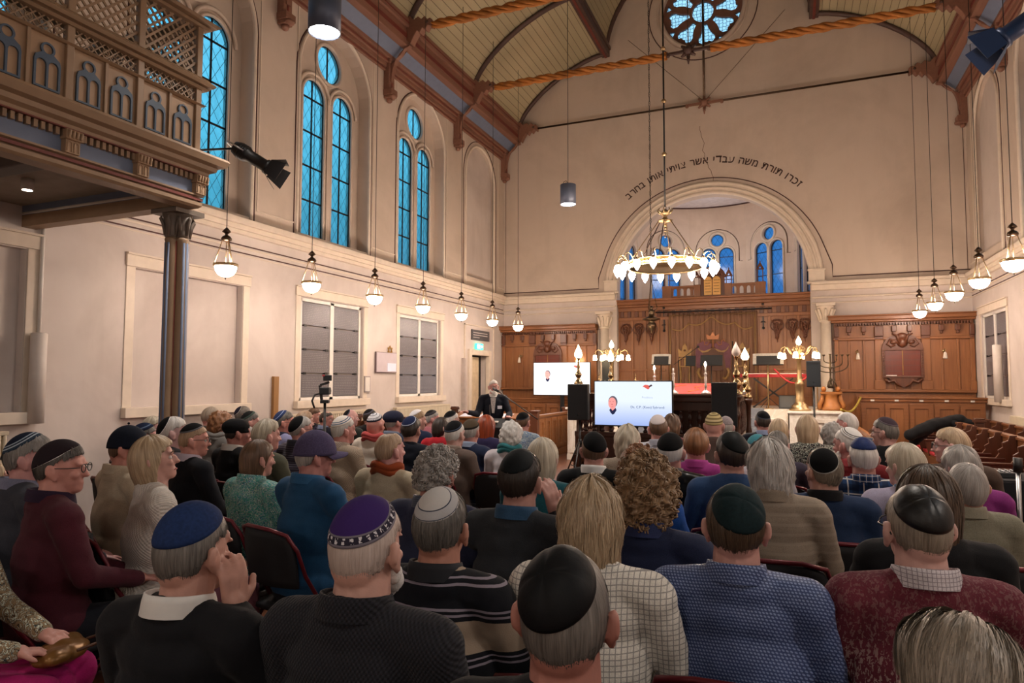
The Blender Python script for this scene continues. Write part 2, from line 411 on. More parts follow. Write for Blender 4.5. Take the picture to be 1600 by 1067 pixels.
# ---- front wall with arch and rose opening
PR = 2.62; AZ = 4.05; ACX = -1.81; PRI = 2.30
roseC = (-1.86, 11.15)
outer = [(XL-.3, 3.86), (XR+.3, 3.86), (XR+.3, 13.4), (XL-.3, 13.4)]
xz = dict(U=(1, 0, 0), W=(0, 0, 1))
wf = empty('wall_front', kind='structure')
arcIn = [(ACX+PRI*cos(pi-pi*i/40), AZ+PRI*1.0*sin(pi-pi*i/40)) for i in range(41)]
m = MB(); up_out = [(XL-.3, 3.86), (ACX-PRI, 3.86)]+arcIn+[(ACX+PRI, 3.86), (XR+.3, 3.86), (XR+.3, 13.4), (XL-.3, 13.4)]
m.plate(up_out, [circ(roseC[0], roseC[1], 1.0, 40)], -.35, O=(0, YF, 0), **xz)
m.build('upper_wall', M_WALLUP, wf)
m = MB(); m.bx(XL-.3, ACX-PRI, YF, YF+.35, 0, 3.86); m.bx(ACX+PRI, XR+.3, YF, YF+.35, 0, 3.86); m.build('lower_wall', M_WALL, wf)
m = MB()
for x0, x1 in ((XL, ACX-PRI-.02), (ACX+PRI+.02, XR)):
    m.bx(x0, x1, YF-.12, YF, 3.80, 3.93); m.bx(x0, x1, YF-.17, YF, 3.93, 4.0); m.bx(x0, x1, YF-.04, YF, 3.5, 3.53)
    m.bx(x0, x1, YF-.06, YF, 3.62, 3.66)
m.build('trim_3', M_TRIM, kind='structure', bevel=.012)
# arch archivolt: stacked rolls
m = MB()
for r, t, y in ((2.56, .05, .03), (2.44, .035, .05), (2.33, .05, .02)):
    m.tube([(ACX+r*cos(pi*i/48), YF-y, AZ+r*sin(pi*i/48)) for i in range(49)], t, 8)
pl = [(ACX+2.60*cos(pi*i/48), AZ+2.60*sin(pi*i/48)) for i in range(49)]+[(ACX+PRI*cos(pi*i/48), AZ+PRI*sin(pi*i/48)) for i in range(48, -1, -1)]
m.plate(pl, [], .05, O=(0, YF, 0), **xz)
for sx_ in (-1, 1):
    xx = ACX+sx_*2.44; m.bx(xx-.17, xx+.17, YF-.10, YF+.02, 3.96, 4.30); m.bx(xx-.20, xx+.20, YF-.13, YF+.02, 3.96, 4.02); m.bx(xx-.19, xx+.19, YF-.12, YF+.02, 4.27, 4.31)
m.build('trim_4', M_TRIM, kind='structure', bevel=.008)
m = MB(); L = [(ACX-2.74, 4.42)]+[(ACX+2.74*cos(pi-pi*i/48), AZ+2.70*sin(pi-pi*i/48)) for i in range(5, 44)]+[(ACX+2.74, 4.42)]
L = [(XL+.02, 4.12), (ACX-2.78, 4.12), (ACX-2.78, 4.4)]+L[1:-1]+[(ACX+2.78, 4.4), (ACX+2.78, 4.12), (XR-.02, 4.12)]
m.tube([(a, YF-.004, b) for a, b in L], .012, 5); m.tube([(a, YF-.004, b) for a, b in circ(roseC[0], roseC[1], 1.34, 48)], .013, 5, closed=True)
for x in (XL+.06, XR-.06): m.tube([(x, YF-.004, 4.12), (x, YF-.004, 8.0)], .006, 5)
m.build('painted_line', M_LINE, wf)
# plaster cracks
m = MB(); random.seed(3); p = V((-1.95, YF-.002, 8.1)); pts = [p.copy()]
for i in range(16): p = p+V((random.uniform(-.03, .075), 0, -.09)); pts.append(p.copy())
m.tube(pts, .005, 4); m.build('hairline_crack', plain('crack_brown', '7c6352', .8), wf)
# pilasters at the arch jambs (capitals)
for i, xx in enumerate((ACX-2.60, ACX+2.60)):
    c = empty('jamb_column', (xx, YF-.12, 0), label='cream column with leafy capital at the %s jamb of the great arch' % ('left', 'right')[i], cat='column', group=None)
    MB().lathe([(.16, 0), (.16, .2), (.12, .26), (.11, 3.05)], seg=20).build('shaft', M_TRIM, c)
    k = MB().lathe([(.11, 3.05), (.14, 3.07), (.12, 3.1), (.13, 3.25), (.17, 3.38), (.19, 3.42)], seg=20)
    for a in range(8):
        t = a*pi/4
        k.tube([(.12*cos(t), .12*sin(t), 3.1), (.16*cos(t), .16*sin(t), 3.24), (.20*cos(t), .20*sin(t), 3.33), (.18*cos(t), .18*sin(t), 3.36)], [.03, .035, .03, .015], 6)
    k.bx(-.2, .2, -.2, .1, 3.42, 3.48); k.build('capital', M_TRIM, c)
# ---- rose window
wn[0] += 1; w = empty('window_%d' % wn[0], kind='structure'); rx, rz_ = roseC
petals = []
for k in range(8):
    a = k*pi/4+.12-pi/2
    pr = [(.34, -.16), (.34, .16), (.52, .20), (.62, .25), (.70, .30), (.80, .27), (.86, .15), (.80, .06), (.82, 0), (.80, -.06), (.86, -.15), (.80, -.27), (.70, -.30), (.62, -.25), (.52, -.20)]
    pp = []
    for r, t in pr:
        t = t*(1.0 if r > .5 else 1.1)*.95; pp.append((rx+r*cos(a+t), rz_+r*sin(a+t)))
    petals.append(pp)
tri = []
for k in range(8):
    a = (k+.5)*pi/4+.12-pi/2; tri.append([(rx+r*cos(a+t), rz_+r*sin(a+t)) for r, t in ((.80, 0), (.93, -.09), (.93, .09))])
cc = circ(rx, rz_, .265, 24)
m = MB(); m.plate(circ(rx, rz_, 1.02, 40), petals+tri+[cc], .10, O=(0, YF+.28, 0), **xz); m.build('tracery', plain('rose_tracery_brown', '7d5a4c', .6), w, bevel=.008)
m = MB(); m.tube([(a, YF+.0, b) for a, b in circ(rx, rz_, 1.03, 48)], .05, 8, closed=True); m.tube([(a, YF-.0, b) for a, b in circ(rx, rz_, 1.12, 48)], .02, 8, closed=True); m.build('window_frame', M_WALLUP, w)
pane_mesh(petals+tri+[cc], (0, YF+.23, 0), (1, 0, 0), (0, 0, 1), 'glass', M_PANER, w)
# ---- apse: five facets with paired windows, ceiling
AR = 2.48; ACY = 17.45; APX = -1.84
M_APSE = plaster('apse_plaster', 'dccabb', 'c2ae9e')
wa = empty('wall_apse', kind='structure')
half = radians(18); ap = AR*cos(half); ch = AR*sin(half)
for k in range(-2, 3):
    th = radians(36*k); wid = ch
    N = V((sin(th), cos(th), 0)); T = V((cos(th), -sin(th), 0))
    O = V((APX, ACY, 0))+N*ap
    has = abs(k) <= 2
    holes = []
    if has: holes = [archp(-.245, .195, 2.6, 5.32, 12), archp(.245, .195, 2.6, 5.32, 12), circ(0, 5.74, .17, 20)]
    m = MB(); m.plate(rect(-wid-.02, wid+.02, 0, 6.9), holes, -.12, O=O, U=T, W=(0, 0, 1)); m.build('apse_facet', M_APSE, wa)
    if has:
        wn[0] += 1; w = empty('window_%d' % wn[0], kind='structure')
        f = MB(); f.tube([O+T*a+V((0, 0, b))-N*.01 for a, b in archline(0, .57, 5.1, 5.45)], .018, 5)
        f.tube([O+T*a+V((0, 0, b))-N*.01 for a, b in circ(0, 5.74, .215, 20)], .035, 6, closed=True)
        for c in (-.245, .245): f.tube([O+T*(c+a)+V((0, 0, b))-N*.01 for a, b in archline(0, .225, 3.0, 5.32)], .028, 6)
        f.build('window_frame', M_TRIM, w)
        ln = MB(); ln.tube([O+T*a+V((0, 0, b))-N*.004 for a, b in [(.68, 5.1), (.60, 5.1)]+[(.60*cos(pi*i/20), 5.45+.60*sin(pi*i/20)) for i in range(21)]+[(-.60, 5.1), (-.68, 5.1)]], .008, 4); ln.build('painted_line', M_LINE, w)
        pane_mesh(holes, O+N*.08, T, (0, 0, 1), 'glass', M_PANEB, w)
        b = MB()
        for c in (-.245, .245):
            for z in (3.3, 3.95, 4.6, 5.25): b.bar(O+N*.06+T*(c-.195)+V((0, 0, z)), O+N*.06+T*(c+.195)+V((0, 0, z)), .02)
            b.tube([O+N*.05+T*x+V((0, 0, z)) for x, z in archp(c, .19, 2.6, 5.32, 12)], .014, 4, closed=True)
        b.tube([O+N*.05+T*x+V((0, 0, z)) for x, z in circ(0, 5.74, .168, 20)], .012, 4, closed=True)
        b.build('glazing_bar', M_BLACK, w)
# arch soffit connecting wall to apse + apse ceiling
m = MB(); m.bx(APX-AR-.3, APX+AR+.3, YF+.34, ACY+AR+.3, 6.72, 6.85); m.build('ceiling_apse', plain('apse_ceiling_paint', 'd9d2d4', .7), kind='structure')
m = MB(); m.tube([(APX+(AR*.951-.03)*sin(t), ACY+(AR*.951-.03)*cos(t), 6.70) for t in [radians(-90+180*i/30) for i in range(31)]], .022, 5); m.build('trim_5', M_LINE, kind='structure')
m = MB()
for sx_ in (-1, 1): m.bx(min(APX+sx_*(AR-.1), APX+sx_*(AR+.3)), max(APX+sx_*(AR-.1), APX+sx_*(AR+.3)), YF+.34, ACY+.05, 0, 6.9)
m.build('wall_apse_return', M_APSE, kind='structure')
# back wall
MB().bx(XL-.3, XR+.3, YB-.2, YB, 0, 13.4).build('wall_back', M_WALLUP, kind='structure')
# ---- ceiling: trefoil boarded vault
def prof_lower(n=14):
    P = []
    for i in range(n+1):
        t = pi/2*i/n; e = 2/1.5
        P.append((-4.35-2.45*cos(t)**e, 8.76+1.66*sin(t)**e))
    return P
def prof_up(n=24):
    P = []
    for i in range(n+1):
        a = radians(172)-radians(164)*i/n; P.append((XC+2.52*cos(a), 10.15+2.55*sin(a)+.1))
    return P
lowP = prof_lower(); upP = prof_up(); allP = lowP+upP+[(2*XC-x, z) for x, z in reversed(lowP)]
m = MB(); uv = []; d = 0; ys = [YB+i*(YF-YB)/8 for i in range(9)]
for i, (x, z) in enumerate(allP):
    if i: d += sqrt((x-allP[i-1][0])**2+(z-allP[i-1][1])**2)
    for y in ys: m.v.append((x, y, z)); uv.append((y, d))
n = len(ys)
for i in range(len(allP)-1):
    for j in range(n-1): m.f.append((i*n+j, i*n+j+1, (i+1)*n+j+1, (i+1)*n+j)); m.m.append(0); m.s.append(True)
m.build('ceiling', M_PLANK, kind='structure', uv=uv)
m = MB(); m.bx(XL-.4, XR+.4, YB-.2, YF+.4, 13.4, 13.6); m.bx(XL-.4, XL-.3, YB, YF, 8.4, 13.5); m.bx(XR+.3, XR+.4, YB, YF, 8.4, 13.5); m.build('ceiling_roof', M_BEAMD, kind='structure')
# eave beams, cornices, purlins
for s, X, nm in ((-1, XL, 'left'), (1, XR, 'right')):
    xi = X-s*.51
    c = empty('trim_%d' % (6 if s < 0 else 7), kind='structure')
    m = MB(); m.bx(min(xi, xi+s*.16), max(xi, xi+s*.16), YB, YF, 8.27, 8.62); m.bx(min(xi-s*.05, xi+s*.16), max(xi-s*.05, xi+s*.16), YB, YF, 8.62, 8.80)
    m.build('wall_plate_beam', M_BEAM, c, bevel=.015)
    m = MB(); m.bx(min(xi-s*.012, xi), max(xi-s*.012, xi), YB, YF, 8.41, 8.49); m.bx(min(xi-s*.062, xi), max(xi-s*.062, xi), YB, YF, 8.69, 8.71); m.build('red_stripe', M_REDL, c)
    m = MB(); xa, xb = X-s*.14, X-s*.36
    m.add([(xa, YB, 8.10), (xa, YF, 8.10), (xb, YF, 8.29), (xb, YB, 8.29), (xa, YB, 8.16), (xa, YF, 8.16), (xb, YF, 8.35), (xb, YB, 8.35)], [(0, 1, 2, 3), (4, 7, 6, 5), (0, 4, 5, 1), (2, 6, 7, 3), (0, 3, 7, 4), (1, 5, 6, 2)]); m.build('soffit', M_BLUE, c)
    m = MB(); m.bx(min(X, X-s*.08), max(X, X-s*.08), YB, YF, 7.90, 7.98); m.bx(min(X, X-s*.12), max(X, X-s*.12), YB, YF, 7.98, 8.06); m.bx(min(X, X-s*.17), max(X, X-s*.17), YB, YF, 8.06, 8.14); m.bx(min(X, X-s*.05), max(X, X-s*.05), YB, YF, 7.83, 7.90); m.build('cornice', M_BEAM, c, bevel=.012)
    m = MB(); m.bx(min(X, X-s*.125), max(X, X-s*.125), YB, YF, 8.01, 8.03); m.bx(min(X, X-s*.055), max(X, X-s*.055), YB, YF, 7.86, 7.875); m.build('red_stripe', M_REDL, c)
    xp = XC+s*2.53
    m = MB(); m.bx(xp-.10, xp+.10, YB, YF, 10.32, 10.56); m.bx(xp-.13, xp+.13, YB, YF, 10.50, 10.60); m.build('purlin', M_BEAMD, c, bevel=.012)
    m = MB(); m.bx(xp-.03, xp+.03, YB, YF, 10.308, 10.32); m.build('red_stripe', M_REDL, c)
BY = [8.06+BAY*k for k in range(-4, 4)]; BY[-1] = 16.86
ORD = ['first', 'second', 'third', 'fourth', 'fifth', 'sixth', 'seventh', 'eighth']
def mirror(x, s): return x if s < 0 else 2*(XL+XR)/2-x
for i, y in enumerate(BY):
    if y < 4: continue
    for s in (-1, 1):
        X = XL if s < 0 else XR; f = lambda x: X-s*x   # offset from wall into room
        nm = 'left' if s < 0 else 'right'
        br = empty('wall_bracket', (0, 0, 0), label='brown timber bracket under the %s eave, %s' % (nm, 'in the corner by the front wall' if i == 7 else '%s from the front wall' % ORD[7-i]), cat='bracket', group='roof brackets along the eaves')
        m = MB(); m.bx(min(f(0), f(.13)), max(f(0), f(.13)), y-.10, y+.10, 7.42, 8.12); m.bx(min(f(0), f(.16)), max(f(0), f(.16)), y-.12, y+.12, 7.98, 8.14); m.build('post', M_BEAM, br, bevel=.012)
        m = MB(); m.bx(min(f(0), f(.20)), max(f(0), f(.20)), y-.11, y+.11, 7.34, 7.46); m.bx(min(f(0), f(.15)), max(f(0), f(.15)), y-.09, y+.09, 7.28, 7.34); m.ball((f(.17), y, 7.32), (.07, .09, .05), 10); m.ball((f(.08), y, 7.25), (.06, .07, .05), 10); m.build('corbel', M_BEAM, br, bevel=.01)
        pts = [(f(.12), 7.60), (f(.15), 7.60)]+[(f(.15+.38*(1-cos(t))), 7.62+.62*sin(t)) for t in [pi/2*q/8 for q in range(9)]]+[(f(.56), 8.27), (f(.46), 8.30), (f(.36), 8.12)]+[(f(.12), 7.95)]
        m = MB(); m.plate(pts if s < 0 else pts[::-1], [], .10, O=(0, y+.05, 0), **xz); m.build('curved_brace', M_BEAM, br, bevel=.01)
        m = MB(); m.bx(min(f(.131), f(.14)), max(f(.131), f(.14)), y-.015, y+.015, 7.5, 7.95); m.build('red_stripe', M_REDL, br)
        # carved beam-end head on top of the wall plate
        h = [(0.46, 8.40), (.60, 8.28), (.66, 8.40), (.74, 8.52), (.80, 8.46), (.86, 8.55), (.92, 8.50), (.98, 8.58), (1.06, 8.54), (1.08, 8.66), (1.02, 8.72), (.96, 8.70), (.90, 8.78), (.83, 8.73), (.76, 8.80), (.66, 8.75), (.58, 8.84), (.46, 8.84)]
        m = MB(); m.plate([(f(a), b) for a, b in h], [], .16, O=(0, y+.08, 0), **xz); m.build('carved_head', M_BEAM, br, bevel=.012)
        MB().cyl((f(.96), y-.09, 8.64), (f(.96), y+.09, 8.64), .03).build('bolt', M_BEAMD, br)
    # ribs
    r = empty('ceiling_rib', label='dark curved timber rib of the vault, %s' % ('against the front wall' if i == 7 else '%s from the front wall' % ORD[7-i]), cat='rib', group='vault ribs')
    for s in (-1, 1):
        P = [(mirror(x, s), z) for x, z in lowP]; m = MB(); m.tube([(x+(.05 if s < 0 else -.05)*0, y, z-.06) for x, z in P], .07, 6, sx=.8); m.build('lower_rib', M_BEAMD, r)
    m = MB(); m.tube([(x, y, z-.06) for x, z in upP], .07, 6); m.build('upper_rib', M_BEAMD, r)
# tie rods with rosette; the two nearer ones wrapped in orange cloth
M_ORANGE = plain('orange_cloth', 'a8692a', .7, 0, .3, 5)
for i, y in enumerate(BY):
    if y < 4: continue
    front = i == 7
    t = empty('tie_rod', (0, 0, 0), label=('plain dark iron tie rod against the front wall' if front else 'tie rod twisted round with orange cloth, %s from the front wall' % ORD[7-i]), cat='tie rod')
    MB().cyl((XL+1.0, y-.02, 8.61), (XR-1.0, y-.02, 8.61), .026, seg=8).build('rod', M_BRASSD, t)
    m = MB(); m.ball((XC, y-.02, 8.62), .10, 10)
    for a in range(8):
        q = a*pi/4; m.tube([(XC+.05*cos(q), y-.02, 8.62+.05*sin(q)), (XC+.20*cos(q), y-.02, 8.62+.17*sin(q))], [.05, .025], 6)
    m.tube([(XC, y-.02, 8.5), (XC, y-.02, 8.33)], [.04, .012], 6); m.ball((XC, y-.02, 8.42), .035, 8)
    m.bar((XC-.45, y-.02, 8.61), (XC+.45, y-.02, 8.61), .07, .05)
    for d in (-.42, .42): m.ball((XC+d, y-.02, 8.58), .045, 8)
    m.build('rosette', M_BEAMD if not front else M_BEAMX, t)
    m = MB(); m.cyl((XC, y-.02, 8.7), (XC, y-.02, 12.7), .012 if not front else .028, seg=6); m.build('hanger_rod', M_BRASSD, t)
    if front:
        for d in (-1.9, 1.9): m = MB(); m.cyl((XC, y-.02, 8.65), (XC+d, y-.02, 10.6), .006, seg=5); m.build('brace_wire', M_BRASSD, t)
    else:
        for st in range(4):
            for (a, b) in ((XL+1.05, XC-.45), (XC+.45, XR-1.05)):
                P = []; N_ = 120
                for q in range(N_+1):
                    x = a+(b-a)*q/N_; ph = x*2*pi/.95+st*pi/2; g = .5+.5*abs(sin(x*pi/.48)); rr = .022+.035*g
                    P.append((x, y-.02+rr*cos(ph), 8.60-.012+rr*sin(ph)*1.0))
                MB().tube(P, [.020+.020*(.5+.5*abs(sin(p[0]*pi/.48))) for p in P], 7).build('cloth_strand', M_ORANGE, t)
# ---- Hebrew inscription over the arch
def text_mesh(s, size, name='t'):
    cu = bpy.data.curves.new('txt', 'FONT'); cu.body = s; cu.size = size; cu.offset = .004 if size > .1 else 0; cu.align_x = 'CENTER'; cu.extrude = .001; cu.resolution_u = 3
    o = bpy.data.objects.new('txt', cu); COL.objects.link(o); dg = bpy.context.evaluated_depsgraph_get(); dg.update()
    me = o.evaluated_get(dg).to_mesh(); vs = [tuple(v.co) for v in me.vertices]; fs = [tuple(p.vertices) for p in me.polygons]
    o.evaluated_get(dg).to_mesh_clear(); bpy.data.objects.remove(o); bpy.data.curves.remove(cu); return vs, fs
words = ['\u05d6\u05db\u05e8\u05d5', '\u05ea\u05d5\u05e8\u05ea', '\u05de\u05e9\u05d4', '\u05e2\u05d1\u05d3\u05d9', '\u05d0\u05e9\u05e8', '\u05e6\u05d5\u05d9\u05ea\u05d9', '\u05d0\u05d5\u05ea\u05d5', '\u05d1\u05d7\u05e8\u05d1']
chars = []
for wd in words: chars += list(wd)+[' ']
chars = chars[:-1]; wdt = {'\u05d5': .5, '\u05d9': .48, '\u05d6': .6, ' ': .9}
ws = [wdt.get(c, 1.0) for c in chars]; tot = sum(ws); A0, A1 = radians(46), radians(130.5); cur = 0; RI = 3.03
INS = empty('wall_inscription', label='curved line of dark brown Hebrew letters painted on the wall over the arch', cat='inscription'); m = MB(); M_LET = plain('brown_lettering', '3d2620', .6)
GL = []
for c in chars:
    if c == ' ': GL.append((None, None, .11, 0)); continue
    if c == '\u05d3': q = MB(); q.bx(-.075, .075, .13, .168, 0, .002); q.bx(.03, .062, 0, .14, 0, .002); vs, fs = q.v, q.f
    else: vs, fs = text_mesh(c, .25)
    lo, hi = min(v[0] for v in vs), max(v[0] for v in vs); GL.append((vs, fs, hi-lo+.045, (lo+hi)/2))
tot = sum(g_[2] for g_ in GL)
for c, (vs, fs, k, xo_) in zip(chars, GL):
    a = A0+(A1-A0)*(cur+k/2)/tot; cur += k
    if c == ' ': m.build('word', M_LET, INS); m = MB(); continue
    Mx = Matrix.Translation((ACX+RI*cos(a), YF-.004, AZ+.05+RI*sin(a))) @ Matrix.Rotation(-(a-pi/2), 4, 'Y') @ Matrix.Rotation(pi/2, 4, 'X') @ Matrix.Diagonal((.95, 1, 1, 1)) @ Matrix.Translation((-xo_, 0, 0))
    m.add(vs, fs, 0, False, Mx)
m.build('word', M_LET, INS)
# ------------------------------------------------------------------ women's gallery on the left
GX = -5.0; GY0, GY1 = -1.3, 4.50
g = empty('gallery', (0, 0, 0), label='tan and blue timber gallery with lattice screen projecting from the left wall', cat='gallery')
MB().bx(XL, GX-.12, GY0, GY1, 3.50, 3.72).build('gallery_floor', plain('gallery_soffit_paint', '8d8274', .7), g)
for y in (4.40, 3.1, 1.8, .5): m = MB(); m.bx(XL, GX-.12, y, y+.16, 3.30, 3.50); m.build('cross_beam', plain('gallery_beam_brown', '4d4038', .6), g, bevel=.01)
MB().cyl((XL, 4.37, 3.42), (GX-.3, 4.37, 3.42), .018, seg=8).build('conduit', M_WHITE, g)
def prof_run(pts, mi=0):  # moulding profile (offset out, z) run along y then mitred along the end
    mb = MB(); n = len(pts)
    vs = [(GX+a, GY0, z) for a, z in pts]+[(GX+a, GY1+a, z) for a, z in pts]+[(XL, GY1+a, z) for a, z in pts]
    fs = []
    for i in range(n):
        j = (i+1) % n; fs += [(i, j, n+j, n+i), (n+i, n+j, 2*n+j, 2*n+i)]
    fs += [tuple(range(n)), tuple(2*n+i for i in range(n))[::-1]]
    return mb.add(vs, fs, mi)
prof_run([(-.14, 3.28), (.0, 3.28), (.02, 3.30), (.02, 3.33), (-.01, 3.345), (-.01, 3.375), (.03, 3.385), (.03, 3.40), (-.14, 3.40)]).build('bottom_beam', M_GAL, g)
prof_run([(.021, 3.345), (.024, 3.345), (.024, 3.37), (.021, 3.37)]).build('red_stripe', M_REDL, g)
prof_run([(-.14, 3.40), (-.005, 3.40), (-.005, 3.56), (-.14, 3.56)]).build('frieze', M_BLUE, g)
prof_run([(-.14, 3.58), (.05, 3.58), (.06, 3.61), (.10, 3.63), (.11, 3.665), (.16, 3.68), (.17, 3.70), (.185, 3.73), (.17, 3.755), (.12, 3.775), (-.14, 3.775)]).build('cornice', M_GAL, g)
prof_run([(.03, 3.575), (.056, 3.575), (.056, 3.585), (.03, 3.585)]).build('red_stripe', M_REDL, g)
m = MB(); y = GY0
while y < GY1+.03: m.bx(GX-.01, GX+.03, y, y+.028, 3.52, 3.575); y += .052
x = XL+.05
while x < GX: m.bx(x, x+.028, GY1-.01, GY1+.03, 3.52, 3.575); x += .052
m.build('dentil_row', M_GAL, g)
posts = [GY1-.04-.595*k for k in range(10)]
for k, y in enumerate(posts):
    c = MB(); yy = y+.02
    c.bx(GX-.01, GX+.05, yy-.055, yy+.055, 3.40, 3.50); c.bx(GX-.01, GX+.07, yy-.065, yy+.065, 3.50, 3.575)
    for d in (-.045, -.015, .015, .045): c.tube([(GX+.02, yy+d, 3.49), (GX+.075, yy+d, 3.52), (GX+.085, yy+d, 3.555), (GX+.04, yy+d, 3.575)], .012, 6)
    for d in (-.026, .026): c.tube([(GX+.052, yy+a+d, b) for a, b in archline(0, .017, 3.41, 3.47, 8)], .006, 5)
    o = c.build('console', M_GALP, g, bevel=.004)
m = MB()
for y in posts: m.bx(GX-.045, GX+.012, y-.03, y+.03, 3.775, 5.02)
m.build('post', M_GAL, g, bevel=.006)
def rail(z0, z1, o, nm='rail', mat=M_GAL): prof_run([(-.05-o, z0), (o, z0), (o+.02, (z0+z1)/2), (o, z1), (-.05-o, z1)]).build(nm, mat, g)
rail(3.775, 3.80, .012); rail(4.235, 4.26, .012); rail(4.385, 4.42, .03); rail(4.42, 4.465, .07, 'handrail'); rail(4.465, 4.50, .03); rail(4.97, 5.0, .03); rail(5.0, 5.035, .09, 'top_rail')
prof_run([(.031, 4.395), (.034, 4.395), (.034, 4.41), (.031, 4.41)]).build('red_stripe', M_REDL, g)
for k in range(9):
    ya_, yb_ = posts[k+1]+.03, posts[k]-.03; mid = (ya_+yb_)/2
    MB().bx(GX-.04, GX+.006, mid-.012, mid+.012, 3.80, 4.235).build('mullion', M_GAL, g)
    for a, b in ((ya_, mid-.012), (mid+.012, yb_)):
        c = (a+b)/2
        p = MB(); p.bx(GX-.035, GX-.015, a, b, 3.80, 4.235); po = p.build('panel', M_GALP, g)
        t = MB(); hw = .096; z0 = 3.835
        o = [(c-hw, z0), (c+hw, z0), (c+hw, z0+.20)]+[(c+hw-.03+.03*cos(q), z0+.20+.05*sin(q)) for q in (pi/4, pi/2)]+[(c+.052*cos(q), z0+.298+.052*sin(q)) for q in [radians(-35+250*i/14) for i in range(15)]]+[(c-hw+.03-.03*cos(q), z0+.20+.05*sin(q)) for q in (pi/2, pi/4)]+[(c-hw, z0+.20)]
        hh = [archp(c-.044, .036, z0+.014, z0+.178, 8), archp(c+.044, .036, z0+.014, z0+.178, 8), circ(c, z0+.300, .037, 14)]
        t.plate(o, hh, .016, O=(GX-.015, 0, 0), U=(0, 1, 0), W=(0, 0, 1)); t.build('tracery', M_GALB, po)
    l = MB(); lattice(l, (GX-.02, 0, 0), (0, 1, 0), (0, 0, 1), ya_, yb_, 4.26, 4.385, .062, .010, .008)
    for kk in range(5):
        yc_ = ya_+(yb_-ya_)*(kk+.5)/5; l.tube([(GX-.015, yc_+.026*cos(q), 4.322+.026*sin(q)) for q in [2*pi*i/10 for i in range(10)]], .005, 4, closed=True)
    l.build('small_lattice', M_GAL, g)
    l = MB(); lattice(l, (GX-.02, 0, 0), (0, 1, 0), (0, 0, 1), ya_, yb_, 4.50, 4.97, .085, .019, .010); l.build('lattice', M_GAL, g)
l = MB(); l.bx(XL, GX, GY1-.05, GY1-.03, 3.8, 4.235); l.build('end_panel', M_GALP, g)
l = MB(); lattice(l, (0, GY1-.02, 0), (1, 0, 0), (0, 0, 1), XL, GX, 4.26, 4.97, .085, .019, .010); l.build('end_lattice', M_GAL, g)
col = empty('gallery_column', (-5.28, 4.52, 0), label='slender clustered iron column with blue and red stripes carrying the gallery', cat='column')
for i, (dx, dy) in enumerate(((-.065, 0), (.065, 0), (0, .065), (0, -.065))):
    MB().lathe([(.075, 0), (.075, .35), (.062, .40), (.055, .45), (.05, 2.98), (.058, 3.0), (.05, 3.02)], c=(dx, dy, 0), seg=16).build('shaft', M_GAL, col)
m = MB()
for a in (45, 135, 225, 315):
    q = radians(a); m.cyl((.052*cos(q), .052*sin(q), .4), (.052*cos(q), .052*sin(q), 3.0), .026, seg=8)
m.build('red_stripe', M_REDL, col)
m = MB()
for dx, dy in ((-.065, 0), (.065, 0), (0, .065), (0, -.065)):
    for a in (20, 160, 200, 340): q = radians(a)+atan2(dy, dx); m.cyl((dx+.050*cos(q), dy+.050*sin(q), .45), (dx+.045*cos(q), dy+.045*sin(q), 2.97), .013, seg=6)
m.build('blue_stripe', M_BLUE, col)
m = MB()
for dx, dy in ((-.065, 0), (.065, 0), (0, .065), (0, -.065)):
    m.lathe([(.05, 3.02), (.055, 3.05), (.06, 3.15), (.085, 3.24)], c=(dx, dy, 0), seg=12)
    for a in range(6): q = a*pi/3; m.tube([(dx+.055*cos(q), dy+.055*sin(q), 3.04), (dx+.07*cos(q), dy+.07*sin(q), 3.14), (dx+.095*cos(q), dy+.095*sin(q), 3.19), (dx+.085*cos(q), dy+.085*sin(q), 3.215)], [.012, .018, .015, .006], 5)
m.bx(-.16, .16, -.16, .16, 3.24, 3.285); m.build('capital', plain('capital_grey_tan', '6f6257', .5), col)
M_BULB = emis('lit_opal_glass', 'ffe4d0', 60)
dl = empty('downlight', (-6.28, 3.78, 3.5), label='small white round downlight on the underside of the gallery', cat='lamp')
MB().lathe([(.05, -.10), (.05, 0)], seg=16).build('housing', M_WHITE, dl)
MB().lathe([(.0, -.099), (.04, -.103)], seg=16).build('lens', emis('downlight_glow', 'fff0d8', 12), dl)
# ------------------------------------------------------------------ pendant lamps
def mk_pendant():
    r = empty('pendant_lamp', (0, 0, 0))
    MB().cyl((0, 0, .56), (0, 0, 6.68), .005, seg=5).build('cord', M_BLACK, r)
    MB().lathe([(.008, .60), (.02, .585), (.035, .57), (.052, .545), (.03, .53), (.016, .52), (.02, .505), (.045, .49), (.062, .465), (.058, .44), (.02, .43)], seg=16).build('knob', M_BRASSD, r)
    m = MB()
    for a in (90, 210, 330):
        q = radians(a+20); m.cyl((.045*cos(q), .045*sin(q), .44), (.128*cos(q), .128*sin(q), .155), .006, seg=6)
    m.cyl((0, 0, .44), (0, 0, .15), .004, seg=5); m.build('suspension_rod', M_BRASS, r)
    MB().lathe([(.122, .125), (.14, .128), (.143, .145), (.14, .16), (.122, .16), (.122, .125)], seg=24).build('ring', M_BRASS, r)
    MB().lathe([(.125, .135), (.124, .115), (.112, .07), (.085, .03), (.045, .008), (.0, 0)], seg=24).build('glass_bowl', M_BULB, r)
    MB().lathe([(.0, -.035), (.008, -.02), (.012, -.005), (.004, .003)], seg=8).build('finial', M_BRASSD, r)
    return r
pend = mk_pendant(); CM = childmap()
PL = [(-6.2, 6.0+1.553*k, 2.93) for k in range(7)]+[(2.5, 15.83-1.56*k, 3.0) for k in range(8)]
